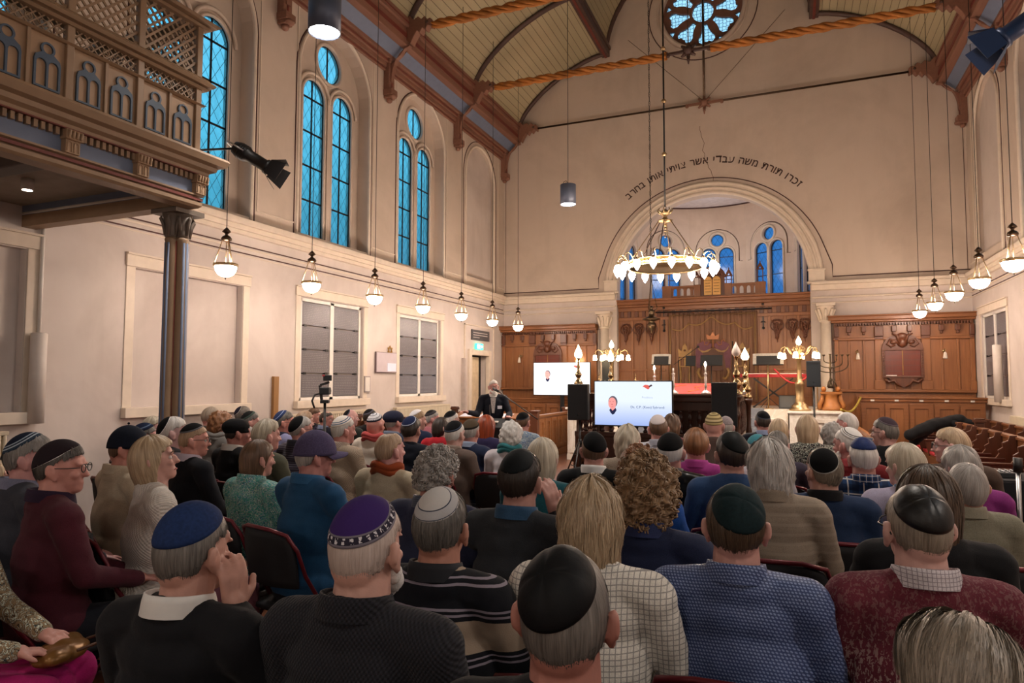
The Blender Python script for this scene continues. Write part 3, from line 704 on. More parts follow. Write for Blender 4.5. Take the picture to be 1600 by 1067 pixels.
for i, (x, y, z) in enumerate(PL):
    o = pend if i == 0 else copy_tree(pend, None, CM)
    o.location = (x, y, z)
    if i < 7: lab = 'glowing bowl pendant lamp along the left wall, %s counted from the gallery column' % ORD[i]
    else: lab = 'glowing bowl pendant lamp along the right wall, %s counted from the front wall' % ORD[i-7]
    tag(o, lab, 'lamp', 'bowl pendant lamps')
# ------------------------------------------------------------------ cylinder spots
def mk_can():
    r = empty('cylinder_spotlight', (0, 0, 0))
    MB().cyl((0, 0, .40), (0, 0, 6.8), .006, seg=6).build('cord', M_BLACK, r)
    m = MB(); m.lathe([(.0, .06), (.14, .06), (.142, .0), (.15, .0), (.15, .38), (.145, .385), (.0, .385)], seg=28); m.build('housing', plain('greyblue_metal', '5b6478', .4, .3, .03), r)
    MB().lathe([(.0, .03), (.125, .03), (.14, .015)], seg=24).build('lens', emis('spot_lens', 'fff4e8', 60), r)
    MB().tube([(-.10, 0, .385), (-.09, 0, .45), (-.04, 0, .47), (-.01, 0, .43), (0, 0, .41)], .005, 5).build('cable_loop', M_BLACK, r)
    return r
can = mk_can(); CM = childmap()
for i, (x, y, z, lab) in enumerate(((-3.83, 12.0, 5.05, 'blue grey cylinder spotlight hanging before the front wall, left of the arch'), (-3.97, 4.95, 4.96, 'large bright cylinder spotlight hanging near the gallery at the top of the picture'))):
    o = can if i == 0 else copy_tree(can, None, CM); o.location = (x, y, z); tag(o, lab, 'lamp', 'cylinder spotlights')
# ------------------------------------------------------------------ chandelier
CHX, CHY, CHZ = -1.84, 11.0, 3.60
c = empty('chandelier', (CHX, CHY, CHZ), label='large brass ring chandelier with flame shaped glass lamps hanging before the arch', cat='chandelier')
m = MB(); m.lathe([(.585, -.045), (.60, -.05), (.60, .05), (.585, .045), (.585, -.045)], seg=64)
m.tube([(.60*cos(q), .60*sin(q), .05) for q in [2*pi*i/64 for i in range(64)]], .014, 6, closed=True); m.tube([(.60*cos(q), .60*sin(q), -.05) for q in [2*pi*i/64 for i in range(64)]], .014, 6, closed=True)
for i in range(60): q = 2*pi*i/60; m.ball((.605*cos(q), .605*sin(q), 0), .018, 6)
m.build('ring', M_BRASS, c)
for i in range(18):
    q = 2*pi*(i+.3)/18; C_, S_ = cos(q), sin(q)
    a = MB(); a.tube([(r*C_, r*S_, z) for r, z in ((.60, -.02), (.63, .06), (.67, .13), (.72, .155), (.77, .13), (.79, .07), (.79, .02))], .008, 6); a.lathe([(.015, .03), (.035, .0), (.03, -.02)], c=(.79*C_, .79*S_, 0), seg=10)
    ao = a.build('lamp_arm', M_BRASS, c)
    MB().lathe([(.03, -.01), (.055, -.04), (.06, -.07), (.048, -.11), (.025, -.15), (.0, -.185)], c=(.79*C_, .79*S_, 0), seg=14).build('glass_flame', emis('flame_glass', 'ffe6d0', 95), ao)
for i in range(6):
    q = 2*pi*(i+.5)/6; MB().cyl((.60*cos(q), .60*sin(q), .04), (.10*cos(q), .10*sin(q), .74), .008, seg=6).build('suspension_rod', M_BRASS if i % 2 else M_BRASSD, c)
m = MB(); m.lathe([(.02, .70), (.11, .72), (.12, .74), (.05, .76), (.03, .80), (.06, .83), (.10, .87), (.06, .89), (.03, .92)], seg=20)
for i in range(8): q = 2*pi*i/8; m.tube([(.03*cos(q), .03*sin(q), .86), (.09*cos(q), .09*sin(q), .86), (.125*cos(q), .125*sin(q), .90), (.11*cos(q), .11*sin(q), .935)], [.014, .014, .012, .006], 6)
for k in range(5): m.ball((0, 0, .66-.05*k), .022-.002*k, 8)
m.build('crown', M_BRASS, c)
m = MB(); m.tube([(.02*cos(q), 0, .95+.03*sin(q)) for q in [2*pi*i/12 for i in range(12)]], .006, 5, closed=True); m.cyl((0, 0, .97), (0, 0, 4.96), .014, seg=8); m.build('shaft', M_BLACK, c)
for z in (1.85, 2.75, 3.65): MB().lathe([(.014, -.035), (.035, -.02), (.045, 0), (.035, .02), (.014, .035)], c=(0, 0, z), seg=14).build('shaft_knob', M_BRASS, c)
# ------------------------------------------------------------------ eternal lamp on a chain
LX, LY = -2.93, 15.5
c = empty('eternal_lamp', (LX, LY, 2.82), label='dark ornate hanging bronze lantern on a long chain before the ark', cat='lamp')
MB().lathe([(.0, -.02), (.025, 0), (.015, .03), (.05, .06), (.09, .12), (.10, .17), (.085, .22), (.06, .25), (.10, .27), (.20, .30), (.205, .32), (.13, .345), (.075, .38), (.06, .46), (.075, .48), (.05, .52), (.03, .55), (.05, .58), (.02, .62)], seg=24).build('lantern_body', plain('lantern_bronze', '6a5a48', .3, 1, .25), c)
for i in range(3):
    q = 2*pi*i/3+.3; m = MB(); m.tube([(.06*cos(q), .06*sin(q), .5), (.12*cos(q), .12*sin(q), .56), (.13*cos(q), .13*sin(q), .62), (.10*cos(q), .10*sin(q), .64)], .010, 6); m.cyl((.12*cos(q), .12*sin(q), .60), (.0, .0, 1.25), .007, seg=5); m.build('scroll_hook', M_BRASSD, c)
m = MB(); z = 1.22
while z < 9.64:
    b = int(z*100) % 2; m.tube([((.016*cos(q) if b else 0), (0 if b else .016*cos(q)), z+.034*sin(q)) for q in [2*pi*i/6 for i in range(6)]], .006, 4, closed=True); z += .055
m.build('chain', M_BLACK, c)
# ------------------------------------------------------------------ platform, steps and ark
PZ = 1.12
M_MARB = NT('white_marble'); _n = M_MARB.noise(M_MARB.co('Object'), 2.2, 8, .65, 1.8); M_MARB.col(M_MARB.ramp(_n, [(.35, srgb('e4ddd4')), (.5, srgb('d6cdc0')), (.56, srgb('e6e0d8'))])); M_MARB.set(.3); M_MARB = M_MARB.mat
M_CARP = plain('grey_carpet', '777a82', .95, 0, .15, 60)
pf = empty('ark_platform', (0, 0, 0), label='raised marble platform with carpeted steps in front of the ark', cat='platform')
m = MB(); m.bx(ACX-2.62, ACX+2.62, 15.2, 17.0, 0, PZ-.04); m.bx(ACX-2.28, ACX+2.28, 17.0, 19.6, 0, PZ-.04); m.bx(-.02, .88, 14.0, 15.2, 0, PZ-.04); m.bx(-4.5, -3.6, 14.0, 15.2, 0, PZ-.04); m.build('base', M_MARB, pf)
m = MB(); m.bx(ACX-2.66, ACX+2.64, 15.15, 16.95, PZ-.04, PZ); m.bx(ACX-2.28, ACX+2.28, 16.95, 19.6, PZ-.04, PZ); m.bx(-.06, .92, 13.95, 15.15, PZ-.04, PZ); m.bx(-4.54, -3.56, 13.95, 15.15, PZ-.04, PZ); m.build('slab_top', M_MARB, pf, bevel=.01)
for x0, x1 in ((.04, .82), (-4.44, -3.66)):
    m = MB(); m.plate(rect(x0, x1, .15, .98), [rect(x0+.07, x1-.07, .22, .91)], .02, O=(0, 13.98, 0), **xz); m.bx(x0-.06, x1+.06, 13.96, 14.0, 0, .12); m.build('panel_moulding', M_MARB, pf)
for k in range(6):
    y0 = 13.35+.30*k; z0 = .187*k
    s_ = MB(); s_.bx(-3.58, -.04, y0, y0+.34 if k < 5 else 15.15, z0 if k == 0 else z0-.01, z0+.187); so = s_.build('step', M_MARB, pf, bevel=.008)
    MB().bx(-3.1, -.50, y0-.008, y0+.30, z0+.012, z0+.195).build('carpet', M_CARP, so)
ark = empty('holy_ark', (0, 0, 0), label='wide dark oak ark screen with carved panels filling the arch', cat='ark')
AX0, AX1, AY = ACX-2.298, ACX+2.298, 17.2
m = MB(); m.bx(AX0, AX1, AY, AY+.12, PZ, 3.5); m.build('screen', M_WOOD, ark)
m = MB()
for z0, z1, d in ((3.50, 3.60, .05), (3.60, 3.66, .12), (3.66, 3.74, .20), (3.74, 3.79, .26)): m.bx(AX0-(.0), AX1, AY-d, AY+.4, z0, z1)
m.build('cornice', M_WOODH, ark, bevel=.01)
m = MB()
xx = AX0+.05
while xx < AX1: m.bx(xx, xx+.09, AY-.05, AY, 3.34, 3.5); xx += .19
m.build('bracket_frieze', M_WOODK, ark, bevel=.008)
xs = [AX0, -3.75, -3.42, -3.08, -2.86, -.68, -.42, -.08, .22, AX1]
m = MB()
for x_ in xs: m.bx(x_-.035 if x_ > AX0 else x_, x_+.035 if x_ < AX1 else x_, AY-.04, AY, PZ, 3.34)
m.bx(AX0, -2.9, AY-.05, AY, PZ, PZ+.22); m.bx(-.65, AX1, AY-.05, AY, PZ, PZ+.22); m.bx(AX0, -2.9, AY-.045, AY, 1.95, 2.0); m.bx(-.65, AX1, AY-.045, AY, 1.95, 2.0); m.bx(AX0, AX1, AY-.05, AY, 3.26, 3.34)
m.build('stile', M_WOOD, ark, bevel=.008)
def garland(xc, zc, sc=1.0):
    m = MB(); random.seed(int(xc*100))
    for a in range(9):
        q = pi*a/8; m.ball((xc+.10*sc*cos(q), AY-.05, zc+.17*sc+.05*sc*sin(q)), .024*sc, 8)
    for k in range(13):
        t = k/12; w_ = .085*(1-t)*sc
        m.ball((xc+random.uniform(-.02, .02), AY-.065, zc+.13*sc-.34*sc*t), (.034*sc, .03, .034*sc), 8)
        for sd in (-1, 1): m.ball((xc+sd*w_+random.uniform(-.01, .01), AY-.055, zc+.13*sc-.34*sc*t), (.026*sc, .03, .032*sc), 8)
    for sd in (-1, 1): m.tube([(xc+sd*(.02+.13*sc*sin(q)), AY-.04, zc+.20*sc-.12*sc*(1-cos(q))) for q in [pi*i/8*.9 for i in range(9)]], .014*sc, 6)
    m.tube([(xc, AY-.05, zc-.2*sc), (xc, AY-.05, zc-.33*sc)], [.02*sc, .004], 6)
    return m.build('carved_garland', M_WOODK, ark)
for x_ in (-3.91, -3.58, -3.25, -.25, .09, .36): garland(x_, 2.95)
# top balustrade with tablets
b = empty('ark_balustrade', (0, 0, 0), label='carved oak balustrade with little turrets standing on top of the ark', cat='balustrade')
BX0, BX1, BYY = -2.98, -.48, AY+.05
m = MB(); m.bx(BX0, BX1, BYY-.05, BYY+.05, 3.79, 3.83); m.bx(BX0, -2.02, BYY-.05, BYY+.05, 4.05, 4.11); m.bx(-1.42, BX1, BYY-.05, BYY+.05, 4.05, 4.11); m.build('rail', M_WOODH, b, bevel=.006)
for x0, n_ in ((-2.74, 4), (-1.30, 4)):
    m = MB(); hs = [archp(x0+.09+.165*i, .045, 3.86, 3.98, 8, 1.5) for i in range(n_)]; m.plate(rect(x0-.02, x0+.165*n_+.02, 3.83, 4.06), hs, .04, O=(0, BYY+.02, 0), **xz); m.build('arcade_panel', M_WOOD, b)
for x_ in (BX0+.13, BX1-.13, -2.10, -1.36):
    m = MB(); m.bx(x_-.12 if x_ in (BX0+.13, BX1-.13) else x_-.08, x_+.12 if x_ in (BX0+.13, BX1-.13) else x_+.08, BYY-.07, BYY+.07, 3.79, 4.12); m.build('pedestal', M_WOOD, b, bevel=.008)
for x_ in (BX0+.13, BX1-.13, -2.12, -1.34):
    h = .30 if abs(x_+1.73) > .6 else .18; m = MB()
    for d in (-.06, .06): m.lathe([(.016, 0), (.012, .03), (.012, h-.03), (.018, h)], c=(x_+d, BYY, 4.12), seg=8)
    m.plate([(x_-.095, 4.12+h), (x_+.095, 4.12+h), (x_+.08, 4.16+h), (x_+.03, 4.26+h), (x_, 4.31+h), (x_-.03, 4.26+h), (x_-.08, 4.16+h)], [circ(x_, 4.165+h, .025, 10)], .06, O=(0, BYY+.03, 0), **xz); m.ball((x_, BYY, 4.32+h), .02, 8); m.build('turret', M_WOODK, b, bevel=.005)
m = MB(); m.plate([(-2.02, 3.83), (-1.44, 3.83), (-1.44, 4.28)]+[(-1.73+.30*cos(q), 4.28+.27*sin(q)) for q in [pi*i/14 for i in range(15)]]+[(-2.02, 4.28)], [], .06, O=(0, BYY+.03, 0), **xz); m.tube([(-1.73+.30*cos(q), BYY-.04, 4.28+.27*sin(q)) for q in [pi*i/14 for i in range(15)]], .022, 6)
for a in range(7): q = pi*(a+.5)/7; m.tube([(-1.73+.06*cos(q), BYY-.04, 4.32+.04*sin(q)), (-1.73+.22*cos(q), BYY-.04, 4.30+.18*sin(q))], [.008, .02], 5)
m.build('arched_backboard', M_WOODK, b)
tb = empty('stone_tablets', (-1.73, BYY-.06, 3.84), label='pair of glowing golden round-topped tablets with lines of writing', cat='tablets')
M_TAB = plain('gilt_tablet', 'd9a860', .4, .2, .06)
for sd in (-1, 1):
    m = MB(); m.plate(archp(sd*.105, .095, 0, .37, 12), [], .035, **xz); t_ = m.build('tablet', M_TAB, tb, bevel=.004)
    l = MB(); random.seed(5+sd)
    for r_ in range(5):
        x_ = sd*.105-.07
        while x_ < sd*.105+.06: w_ = random.uniform(.008, .02); l.bx(x_, x_+w_, -.038, -.034, .07+.072*r_, .09+.072*r_); x_ += w_+.008
    l.build('engraved_line', plain('tablet_engraving', '6b4a20', .6), t_)
for x_, nm in ((-2.88, 'left'), (-.58, 'right')): pass
# curtain, rod, embroidery
rod = empty('curtain_rod', (0, 0, 0), label='dark iron curtain rod on scrolled brackets across the ark', cat='rod')
MB().cyl((-3.12, AY-.17, 3.44), (-.36, AY-.17, 3.44), .016, seg=8).build('rod', M_BLACK, rod)
for x_ in (-2.93, -.56):
    m = MB(); m.bar((x_, AY-.02, 3.0), (x_, AY-.02, 3.55), .03); m.bar((x_, AY-.02, 3.44), (x_, AY-.19, 3.44), .025); m.ball((x_, AY-.03, 3.56), .04, 8); m.ball((x_, AY-.03, 2.98), .035, 8)
    for zz in (3.12, 3.3, 3.5): m.tube([(x_-.05, AY-.03, zz), (x_, AY-.04, zz+.02), (x_+.05, AY-.03, zz)], .012, 5)
    m.build('rod_bracket', M_BLACK, rod)
cu = empty('ark_curtain', (0, 0, 0), label='brown pleated ark curtain embroidered in gold with crowns and purple drapes', cat='curtain')
CX0, CX1, CY = -2.80, -.70, AY-.13
m = MB(); nx, nz = 150, 12; uv = []
for j in range(nz+1):
    for i in range(nx+1):
        u = i/nx; m.v.append((CX0+(CX1-CX0)*u, CY+.022*sin(u*2*pi*17+.6*sin(j*.7))+.012*sin(u*2*pi*41), 1.2+(3.40-1.2)*j/nz)); uv.append((u, j/nz))
for j in range(nz):
    for i in range(nx): k = j*(nx+1)+i; m.f.append((k, k+1, k+nx+2, k+nx+1)); m.m.append(0); m.s.append(True)
co = m.build('curtain_cloth', wood('curtain_brown_velvet', '8f6b55', '71523f', 2, .8), cu)
sd_ = co.modifiers.new('thick', 'SOLIDIFY'); sd_.thickness = .01
EY = CY-.045
M_EMB = plain('gold_embroidery', '9c7c4e', .6, .2, .15); M_PURP = plain('mauve_velvet', '6b4450', .8, 0, .15)
m = MB(); m.tube([(CX0+.04, EY, 1.25), (CX0+.04, EY, 3.34), (CX1-.04, EY, 3.34), (CX1-.04, EY, 1.25)], .018, 5)
S = []
for (a, b_, dz) in ((CX0+.1, -2.3, .05), (-2.3, -1.78, .17), (-1.72, -1.2, .17), (-1.2, CX1-.1, .05)):
    for i in range(11): t = i/10; S.append((a+(b_-a)*t, EY, 2.98+.30*(1-abs((a+(b_-a)*t)+1.75)/1.05)-.10*sin(pi*t)-.0))
m.tube(S, .016, 5); m.build('gold_braid', M_EMB, cu)
m = MB(); vx = -1.72
for sd in (-1, 1):
    m.plate([(vx+sd*a, b) for a, b in ((.02, 2.60), (.10, 2.66), (.26, 2.68), (.38, 2.60), (.42, 2.40), (.40, 2.05), (.36, 1.95), (.30, 2.0), (.27, 2.2), (.24, 2.42), (.12, 2.45), (.05, 2.52))], [], .02, O=(0, EY+.01, 0), **xz)
m.build('mauve_drape', M_PURP, cu)
m = MB(); m.plate([(vx-.24, 1.95), (vx+.24, 1.95), (vx+.25, 2.40), (vx+.1, 2.46), (vx, 2.52), (vx-.1, 2.46), (vx-.25, 2.40)], [], .02, O=(0, EY+.012, 0), **xz); m.build('text_field', plain('shield_brown', '5e4033', .7), cu)
for sd in (-1, 1):
    m = MB(); m.plate([(vx+sd*a, b) for a, b in ((.03, 2.50), (.12, 2.42), (.26, 2.40), (.35, 2.48), (.37, 2.56), (.30, 2.46), (.2, 2.44), (.1, 2.48))], [], .025, O=(0, EY, 0), **xz)
    m.build('gold_swag', M_EMB, cu); m = MB(); m.tube([(vx+sd*a, EY, b) for a, b in ((.33, 2.02), (.37, 1.92), (.33, 1.82), (.28, 1.76), (.22, 1.80))], .035, 6)
    m.build('gold_tassel', M_EMB, cu)
m = MB(); m.plate([(vx-.13, 2.72), (vx+.13, 2.72), (vx+.16, 2.86), (vx+.06, 2.80), (vx, 2.92), (vx-.06, 2.80), (vx-.16, 2.86)], [], .03, O=(0, EY-.01, 0), **xz); m.ball((vx, EY-.02, 2.95), .025, 8)
for sd in (-1, 1): m.tube([(vx+sd*a, EY-.02, b) for a, b in ((.08, 2.66), (.14, 2.58), (.20, 2.60), (.20, 2.68), (.26, 2.72), (.28, 2.66))], .013, 5)
m.tube([(vx, EY-.02, 2.72), (vx, EY-.02, 2.52)], .02, 6); m.build('crown_motif', plain('crown_copper', 'a06a48', .5, .4), cu)
for cx_ in (vx-.68, vx+.68):
    m = MB(); m.plate(rect(cx_-.15, cx_+.15, 2.30, 2.36), [], .02, O=(0, EY, 0), **xz); m.plate([(cx_-.15, 2.36), (cx_+.15, 2.36), (cx_+.17, 2.52), (cx_+.08, 2.44), (cx_+.05, 2.56), (cx_, 2.64), (cx_-.05, 2.56), (cx_-.08, 2.44), (cx_-.17, 2.52)], [circ(cx_, 2.46, .03, 10)], .02, O=(0, EY, 0), **xz)
    m.plate(rect(cx_-.14, cx_+.14, 2.05, 2.28), [rect(cx_-.11, cx_-.02, 2.08, 2.25), rect(cx_+.02, cx_+.11, 2.08, 2.25)], .02, O=(0, EY, 0), **xz)
    for sd in (-1, 1): m.tube([(cx_+sd*.12, EY, 2.05), (cx_+sd*.10, EY, 1.75), (cx_+sd*.13, EY, 1.5)], .022, 5)
    m.plate(rect(cx_-.16, cx_+.16, 1.26, 1.36), [], .02, O=(0, EY, 0), **xz); m.build('crown_panel', M_EMB, cu)
# ------------------------------------------------------------------ wall panelling left and right of the arch
def panelling(x0, x1, nm, zb):
    p = empty('wall_panelling', (0, 0, 0), label=nm, cat='panelling')
    y = YF-.10
    MB().bx(x0, x1, y, YF, 0, 3.02).build('backing', M_WOOD, p)
    m = MB(); m.bx(x0-.06, x1+.02, y-.14, YF, 3.02, 3.07); m.bx(x0-.12, x1+.02, y-.22, YF, 3.07, 3.15); m.bx(x0-.15, x1+.02, y-.25, YF, 3.15, 3.18); m.bx(x0-.02, x1, y-.06, YF, 2.62, 2.68); m.bx(x0-.02, x1, y-.10, YF, 1.46, 1.52); m.build('cornice', M_WOODH, p, bevel=.01)
    m = MB(); xx = x0+.02
    while xx < x1-.03: m.bx(xx, xx+.03, y-.10, y, 2.95, 3.0); xx += .055
    m.build('dentil_row', M_WOODK, p)
    n_ = 9; wd = (x1-x0)/n_; m = MB(); k = MB()
    for i in range(n_+1):
        xx = x0+wd*i; big = i in (0, 3, 6, 9)
        w_ = .085 if big else .022
        xa, xb = max(x0, xx-w_), min(x1, xx+w_)
        m.bx(xa, xb, y-(.06 if big else .03), y, 1.52, 2.62)
        if big: m.bx(max(x0-.01, xa-.02), min(x1+.01, xb+.02), y-.075, y, 1.52, 1.72)
        zt = 2.70 if big else 2.80
        k = MB(); k.bx(xa if big else xx-.045 if i not in (0, n_) else xa, xb if big else xx+.045, y-.10, y, zt, 2.93); k.bx(xa, xb, y-.07, y, zt-.06, zt); k.build('corbel', M_WOODK, p, bevel=.01)
    m.build('pilaster', M_WOOD, p, bevel=.008)
    return p
panelling(-7.29, -4.62, 'tall oak wall panelling with cornice left of the arch', 0)
panelling(.96, 3.65, 'tall oak wall panelling with cornice right of the arch', 0)
def cartouche(xc, lab):
    c = empty('memorial_board', (xc, YF-.16, 0), label=lab, cat='board', group='carved memorial boards')
    w_, z0, z1 = .40, 1.78, 2.42
    MB().bx(-w_+.04, w_-.04, -.03, 0, z0+.02, z1).build('board', wood('reddish_board', '5a2519', '74301f', 2, .25), c)
    m = MB(); m.plate(rect(-w_, w_, z0, z1), [rect(-w_+.06, w_-.06, z0+.04, z1-.04)], .06, O=(0, 0, 0), **xz)
    for sd in (-1, 1):
        for i in range(11): m.ball((sd*(w_-.03), -.065, z0+.05+.054*i), .014, 6)
    m.build('frame', M_WOODK, c, bevel=.008)
    m = MB(); m.plate([(w_, z1), (w_-.02, z1+.10)]+[(w_*.88*cos(q), z1+.10+.22*sin(q)) for q in [pi*(i)/12 for i in range(1, 12)]]+[(-w_+.02, z1+.10), (-w_, z1)], [], .05, O=(0, 0, 0), **xz)
    m.ball((0, -.06, z1+.26), (.12, .05, .09), 10); m.ball((0, -.07, z1+.12), (.09, .05, .10), 10); m.ball((.17, -.06, z1+.14), (.07, .03, .05), 10); m.ball((-.17, -.06, z1+.14), (.07, .03, .05), 10)
    for sd in (-1, 1):
        m.tube([(sd*a, -.06, z1+b) for a, b in ((.06, .06), (.12, .18), (.24, .20), (.30, .10), (.22, .04), (.14, .08))], .024, 6); m.tube([(sd*.05, -.08, z1+.1), (sd*.10, -.09, z1+.28), (sd*.2, -.06, z1+.33)], [.03, .03, .01], 6)
    m.build('carved_pediment', M_WOODK, c)
    m = MB()
    for sd in (-1, 1): m.tube([(sd*a, -.04, z0+b) for a, b in ((.36, -.02), (.28, -.10), (.18, -.06), (.12, -.14), (.04, -.20))], [.03, .035, .03, .03, .015], 6)
    m.plate([(-.30, z0), (0, z0-.22), (.30, z0)], [], .04, **xz); m.build('carved_apron', M_WOODK, c)
    m = MB(); m.bx(-.005, .005, -.035, -.03, z0+.06, z1-.04); m.build('seam', M_GOLD, c)
    m = MB()
    for i in range(4): m.bx(-w_+.08, w_-.08, -.034, -.031, z0+.14+.125*i, z0+.146+.125*i)
    m.build('board_line', M_WOODD, c)
    return c
cartouche(-5.95, 'carved memorial board on the oak panelling behind the large white screen')
cc_ = cartouche(2.30, 'carved reddish memorial board with pediment on the right oak panelling')
MB().bx(-.33, -.12, -.036, -.032, 1.81, 1.84).build('name_strip', M_WHITE, cc_)
def sconce(x, lit, lab):
    s = empty('wall_sconce', (x, YF-.17, 2.30), label=lab, cat='lamp', group='sconces on the oak panelling')
    m = MB(); m.cyl((0, .06, .06), (0, -.02, .06), .03, seg=10); m.tube([(0, -.02, .06), (0, -.09, .10), (0, -.13, .06), (0, -.13, .03)], .008, 6); m.build('arm', M_BRASS, s)
    MB().lathe([(.018, .03), (.03, .0), (.04, -.06), (.045, -.11), (.035, -.115)], c=(0, -.13, 0), seg=14).build('glass_shade', emis('sconce_lit', 'ffd9a0', 25) if lit else plain('frosted_glass', 'd8cfc4', .3), s)
for x, l, lab in ((-6.72, 0, 'unlit glass sconce on the left oak panelling, nearest the corner'), (-5.08, 1, 'lit glass sconce on the left oak panelling, nearest the arch'), (1.42, 0, 'unlit glass sconce on the right panelling, left of the memorial board'), (3.08, 0, 'unlit glass sconce on the right panelling, right of the memorial board')): sconce(x, l, lab)
# elders' bench fronts
def benchfront(x0, x1, y, z, n, lab, tags=True, zlow=0):
    b = empty('elders_bench', (0, 0, 0), label=lab, cat='bench')
    MB().bx(x0, x1, y, y+.06, 0, z-.10).build('front_panel', M_WOOD, b)
    m = MB(); m.bx(x0-.03, x1+.03, y-.04, y+.30, z-.10, z-.04); m.bx(x0-.03, x1+.03, y-.07, y+.30, z-.04, z); m.bx(x0, x1, y-.03, y, 0, .15); m.bx(x0, x1, y+.85, y+.92, 0, z+.02); m.build('top_ledge', M_WOODH, b, bevel=.01)
    wd = (x1-x0)/n; m = MB()
    for i in range(n): m.plate(rect(x0+wd*i+.01, x0+wd*(i+1)-.01, .18, z-.14), [rect(x0+wd*i+.10, x0+wd*(i+1)-.10, .28, z-.24)], .03, O=(0, y, 0), **xz)
    m.build('frame_panel', M_WOODH, b, bevel=.008)
    MB().bx(x0, x1, y+.35, y+.85, .38, .44).build('seat', M_WOODH, b)
    if tags:
        m = MB()
        for i in range(n): m.bx(x0+wd*(i+.5)-.035, x0+wd*(i+.5)+.035, y-.045, y-.04, z-.09, z-.055)
        m.build('number_plate', M_WHITE, b)
benchfront(1.36, 3.55, 15.75, 1.38, 5, 'high oak bench front with five small white number plates before the right panelling')
benchfront(-7.0, -4.95, 16.2, 1.25, 5, 'low oak bench front below the left panelling', False)
# ------------------------------------------------------------------ left wall fittings
def slab_window(X, s, yc, lab):
    """two columns of four memorial slabs set in the niche"""
    b = empty('memorial_slabs', (X+s*.06, yc, 0), label=lab, cat='memorial', group=None)
    MS = plain('slate_grey', '625f66', .35, 0, .1, 3)
    m = MB()
    for a, c in ((-.84, -.78), (-.05, .05), (.78, .84)): m.bx(-.04, .02, a, c, 1.37, 3.05)
    m.bx(-.04, .02, -.84, .84, 1.37, 1.42); m.bx(-.04, .02, -.84, .84, 3.0, 3.06); m.build('frame', M_WHITE, b, bevel=.005)
    for col_ in (-1, 1):
        ca, cb = (-.775, -.055) if col_ < 0 else (.055, .775)
        for k in range(4):
            z0 = 1.43+.395*k; m = MB(); m.bx(-.018, .012, ca, cb, z0, z0+.375); so = m.build('slab', MS, b)
            l = MB(); random.seed(k+col_*9+int(yc*10))
            xx = -.019 if s > 0 else .013
            for r_ in range(11):
                y_ = ca+.04
                while y_ < cb-.06:
                    w_ = random.uniform(.02, .07); l.bx(xx-.001, xx+.001, y_, y_+w_, z0+.03+.029*r_, z0+.037+.029*r_); y_ += w_+.014
            l.build('engraved_line', plain('pale_engraving', '8d8a8c', .6), so)
            if k:
                q = MB()
                for y_ in (ca+.08, cb-.08): q.bx(-.03, .02, y_-.035, y_+.035, z0-.03, z0+.01)
                q.build('clip', M_BLACK, so)
    return b
slab_window(XL, -1, 9.52, 'two columns of grey memorial slabs in the left wall, behind the video camera')
slab_window(XL, -1, 12.50, 'two columns of grey memorial slabs in the left wall, nearest the speaker')
slab_window(XR, 1, 15.5, 'two columns of grey memorial slabs in the right wall')
d = empty('door_1', (0, 0, 0), kind='structure')
m = MB(); m.bx(XL-.24, XL-.2, 14.88, 15.94, 0, 2.36); m.build('recess', plain('painted_passage_dark', '1a1614', .8), d)  # near-black sheet, the darkness behind the door is put into its colour
m = MB(); dx = XL-.12
for z0, z1 in ((.1, .5), (.55, .95), (1.0, 1.4), (1.45, 1.85), (1.9, 2.25)): m.bx(dx-.02, dx, 15.0, 15.60, z0, z1)
m.bx(dx-.04, dx-.015, 14.95, 15.68, .02, 2.30); m.build('door_leaf', plain('cream_door', 'd2c0a2', .5), d, bevel=.006)
m = MB(); m.bx(XL-.05, XL+.06, 14.76, 14.9, 0, 2.48); m.bx(XL-.05, XL+.06, 15.92, 16.06, 0, 2.48); m.bx(XL-.05, XL+.06, 14.9, 15.92, 2.34, 2.48); m.build('door_frame', M_TRIM, d, bevel=.01)
m = MB(); m.bx(XL, XL+.03, 14.55, 14.58, 0, 3.1); m.bx(XL, XL+.03, 16.27, 16.3, 0, 3.1); m.bx(XL, XL+.03, 14.55, 16.3, 3.07, 3.1); m.build('trim_8', M_TRIM, kind='structure')
b = empty('name_plaque', (XL+.02, 15.45, 2.86), label='small dark plaque with three pale lines above the side door', cat='plaque')
MB().bx(-.015, .015, -.52, .52, -.14, .12).build('panel', plain('slate_dark', '4c4a4e', .4), b)
m = MB()
for i, w_ in enumerate((.42, .42, .18)): m.bx(.015, .018, -.45, -.45+2*w_, .04-.06*i, .055-.06*i)
m.build('lettering', M_WHITE, b)
b = empty('exit_sign', (XL+.06, 15.30, 2.56), label='small lit green and white emergency exit sign over the side door', cat='sign')
MB().bx(-.03, .02, -.19, .19, -.075, .075).build('sign_box', emis('exit_green', '3fe0b8', 1.6, '2f9f80'), b)
m = MB(); m.ball((.026, -.03, .04), .014, 8); m.bar((.026, -.03, .03), (.026, -.05, -.02), .02, .01); m.bar((.026, -.05, -.02), (.026, -.01, -.055), .012, .01); m.bar((.026, -.05, -.02), (.026, -.09, -.05), .012, .01); m.bar((.026, .04, 0), (.026, .13, 0), .014, .01); m.bar((.026, .09, .03), (.026, .13, 0), .012, .01); m.bar((.026, .09, -.03), (.026, .13, 0), .012, .01); m.bx(.02, .028, -.15, -.09, -.05, .05)
m.build('pictogram', emis('exit_white', 'f4fff8', 2.5), b)
b = empty('wall_board', (XL+.03, 11.12, 2.05), label='pale square information board with a bright sheet in its corner on the left wall', cat='board')
MB().bx(-.02, .01, -.36, .36, -.20, .20).build('frame', plain('board_edge', '6d5a5e', .5), b); MB().bx(.01, .014, -.345, .35, -.185, .19).build('face', plain('board_face', 'c9bfc6', .12, 0, .03), b)
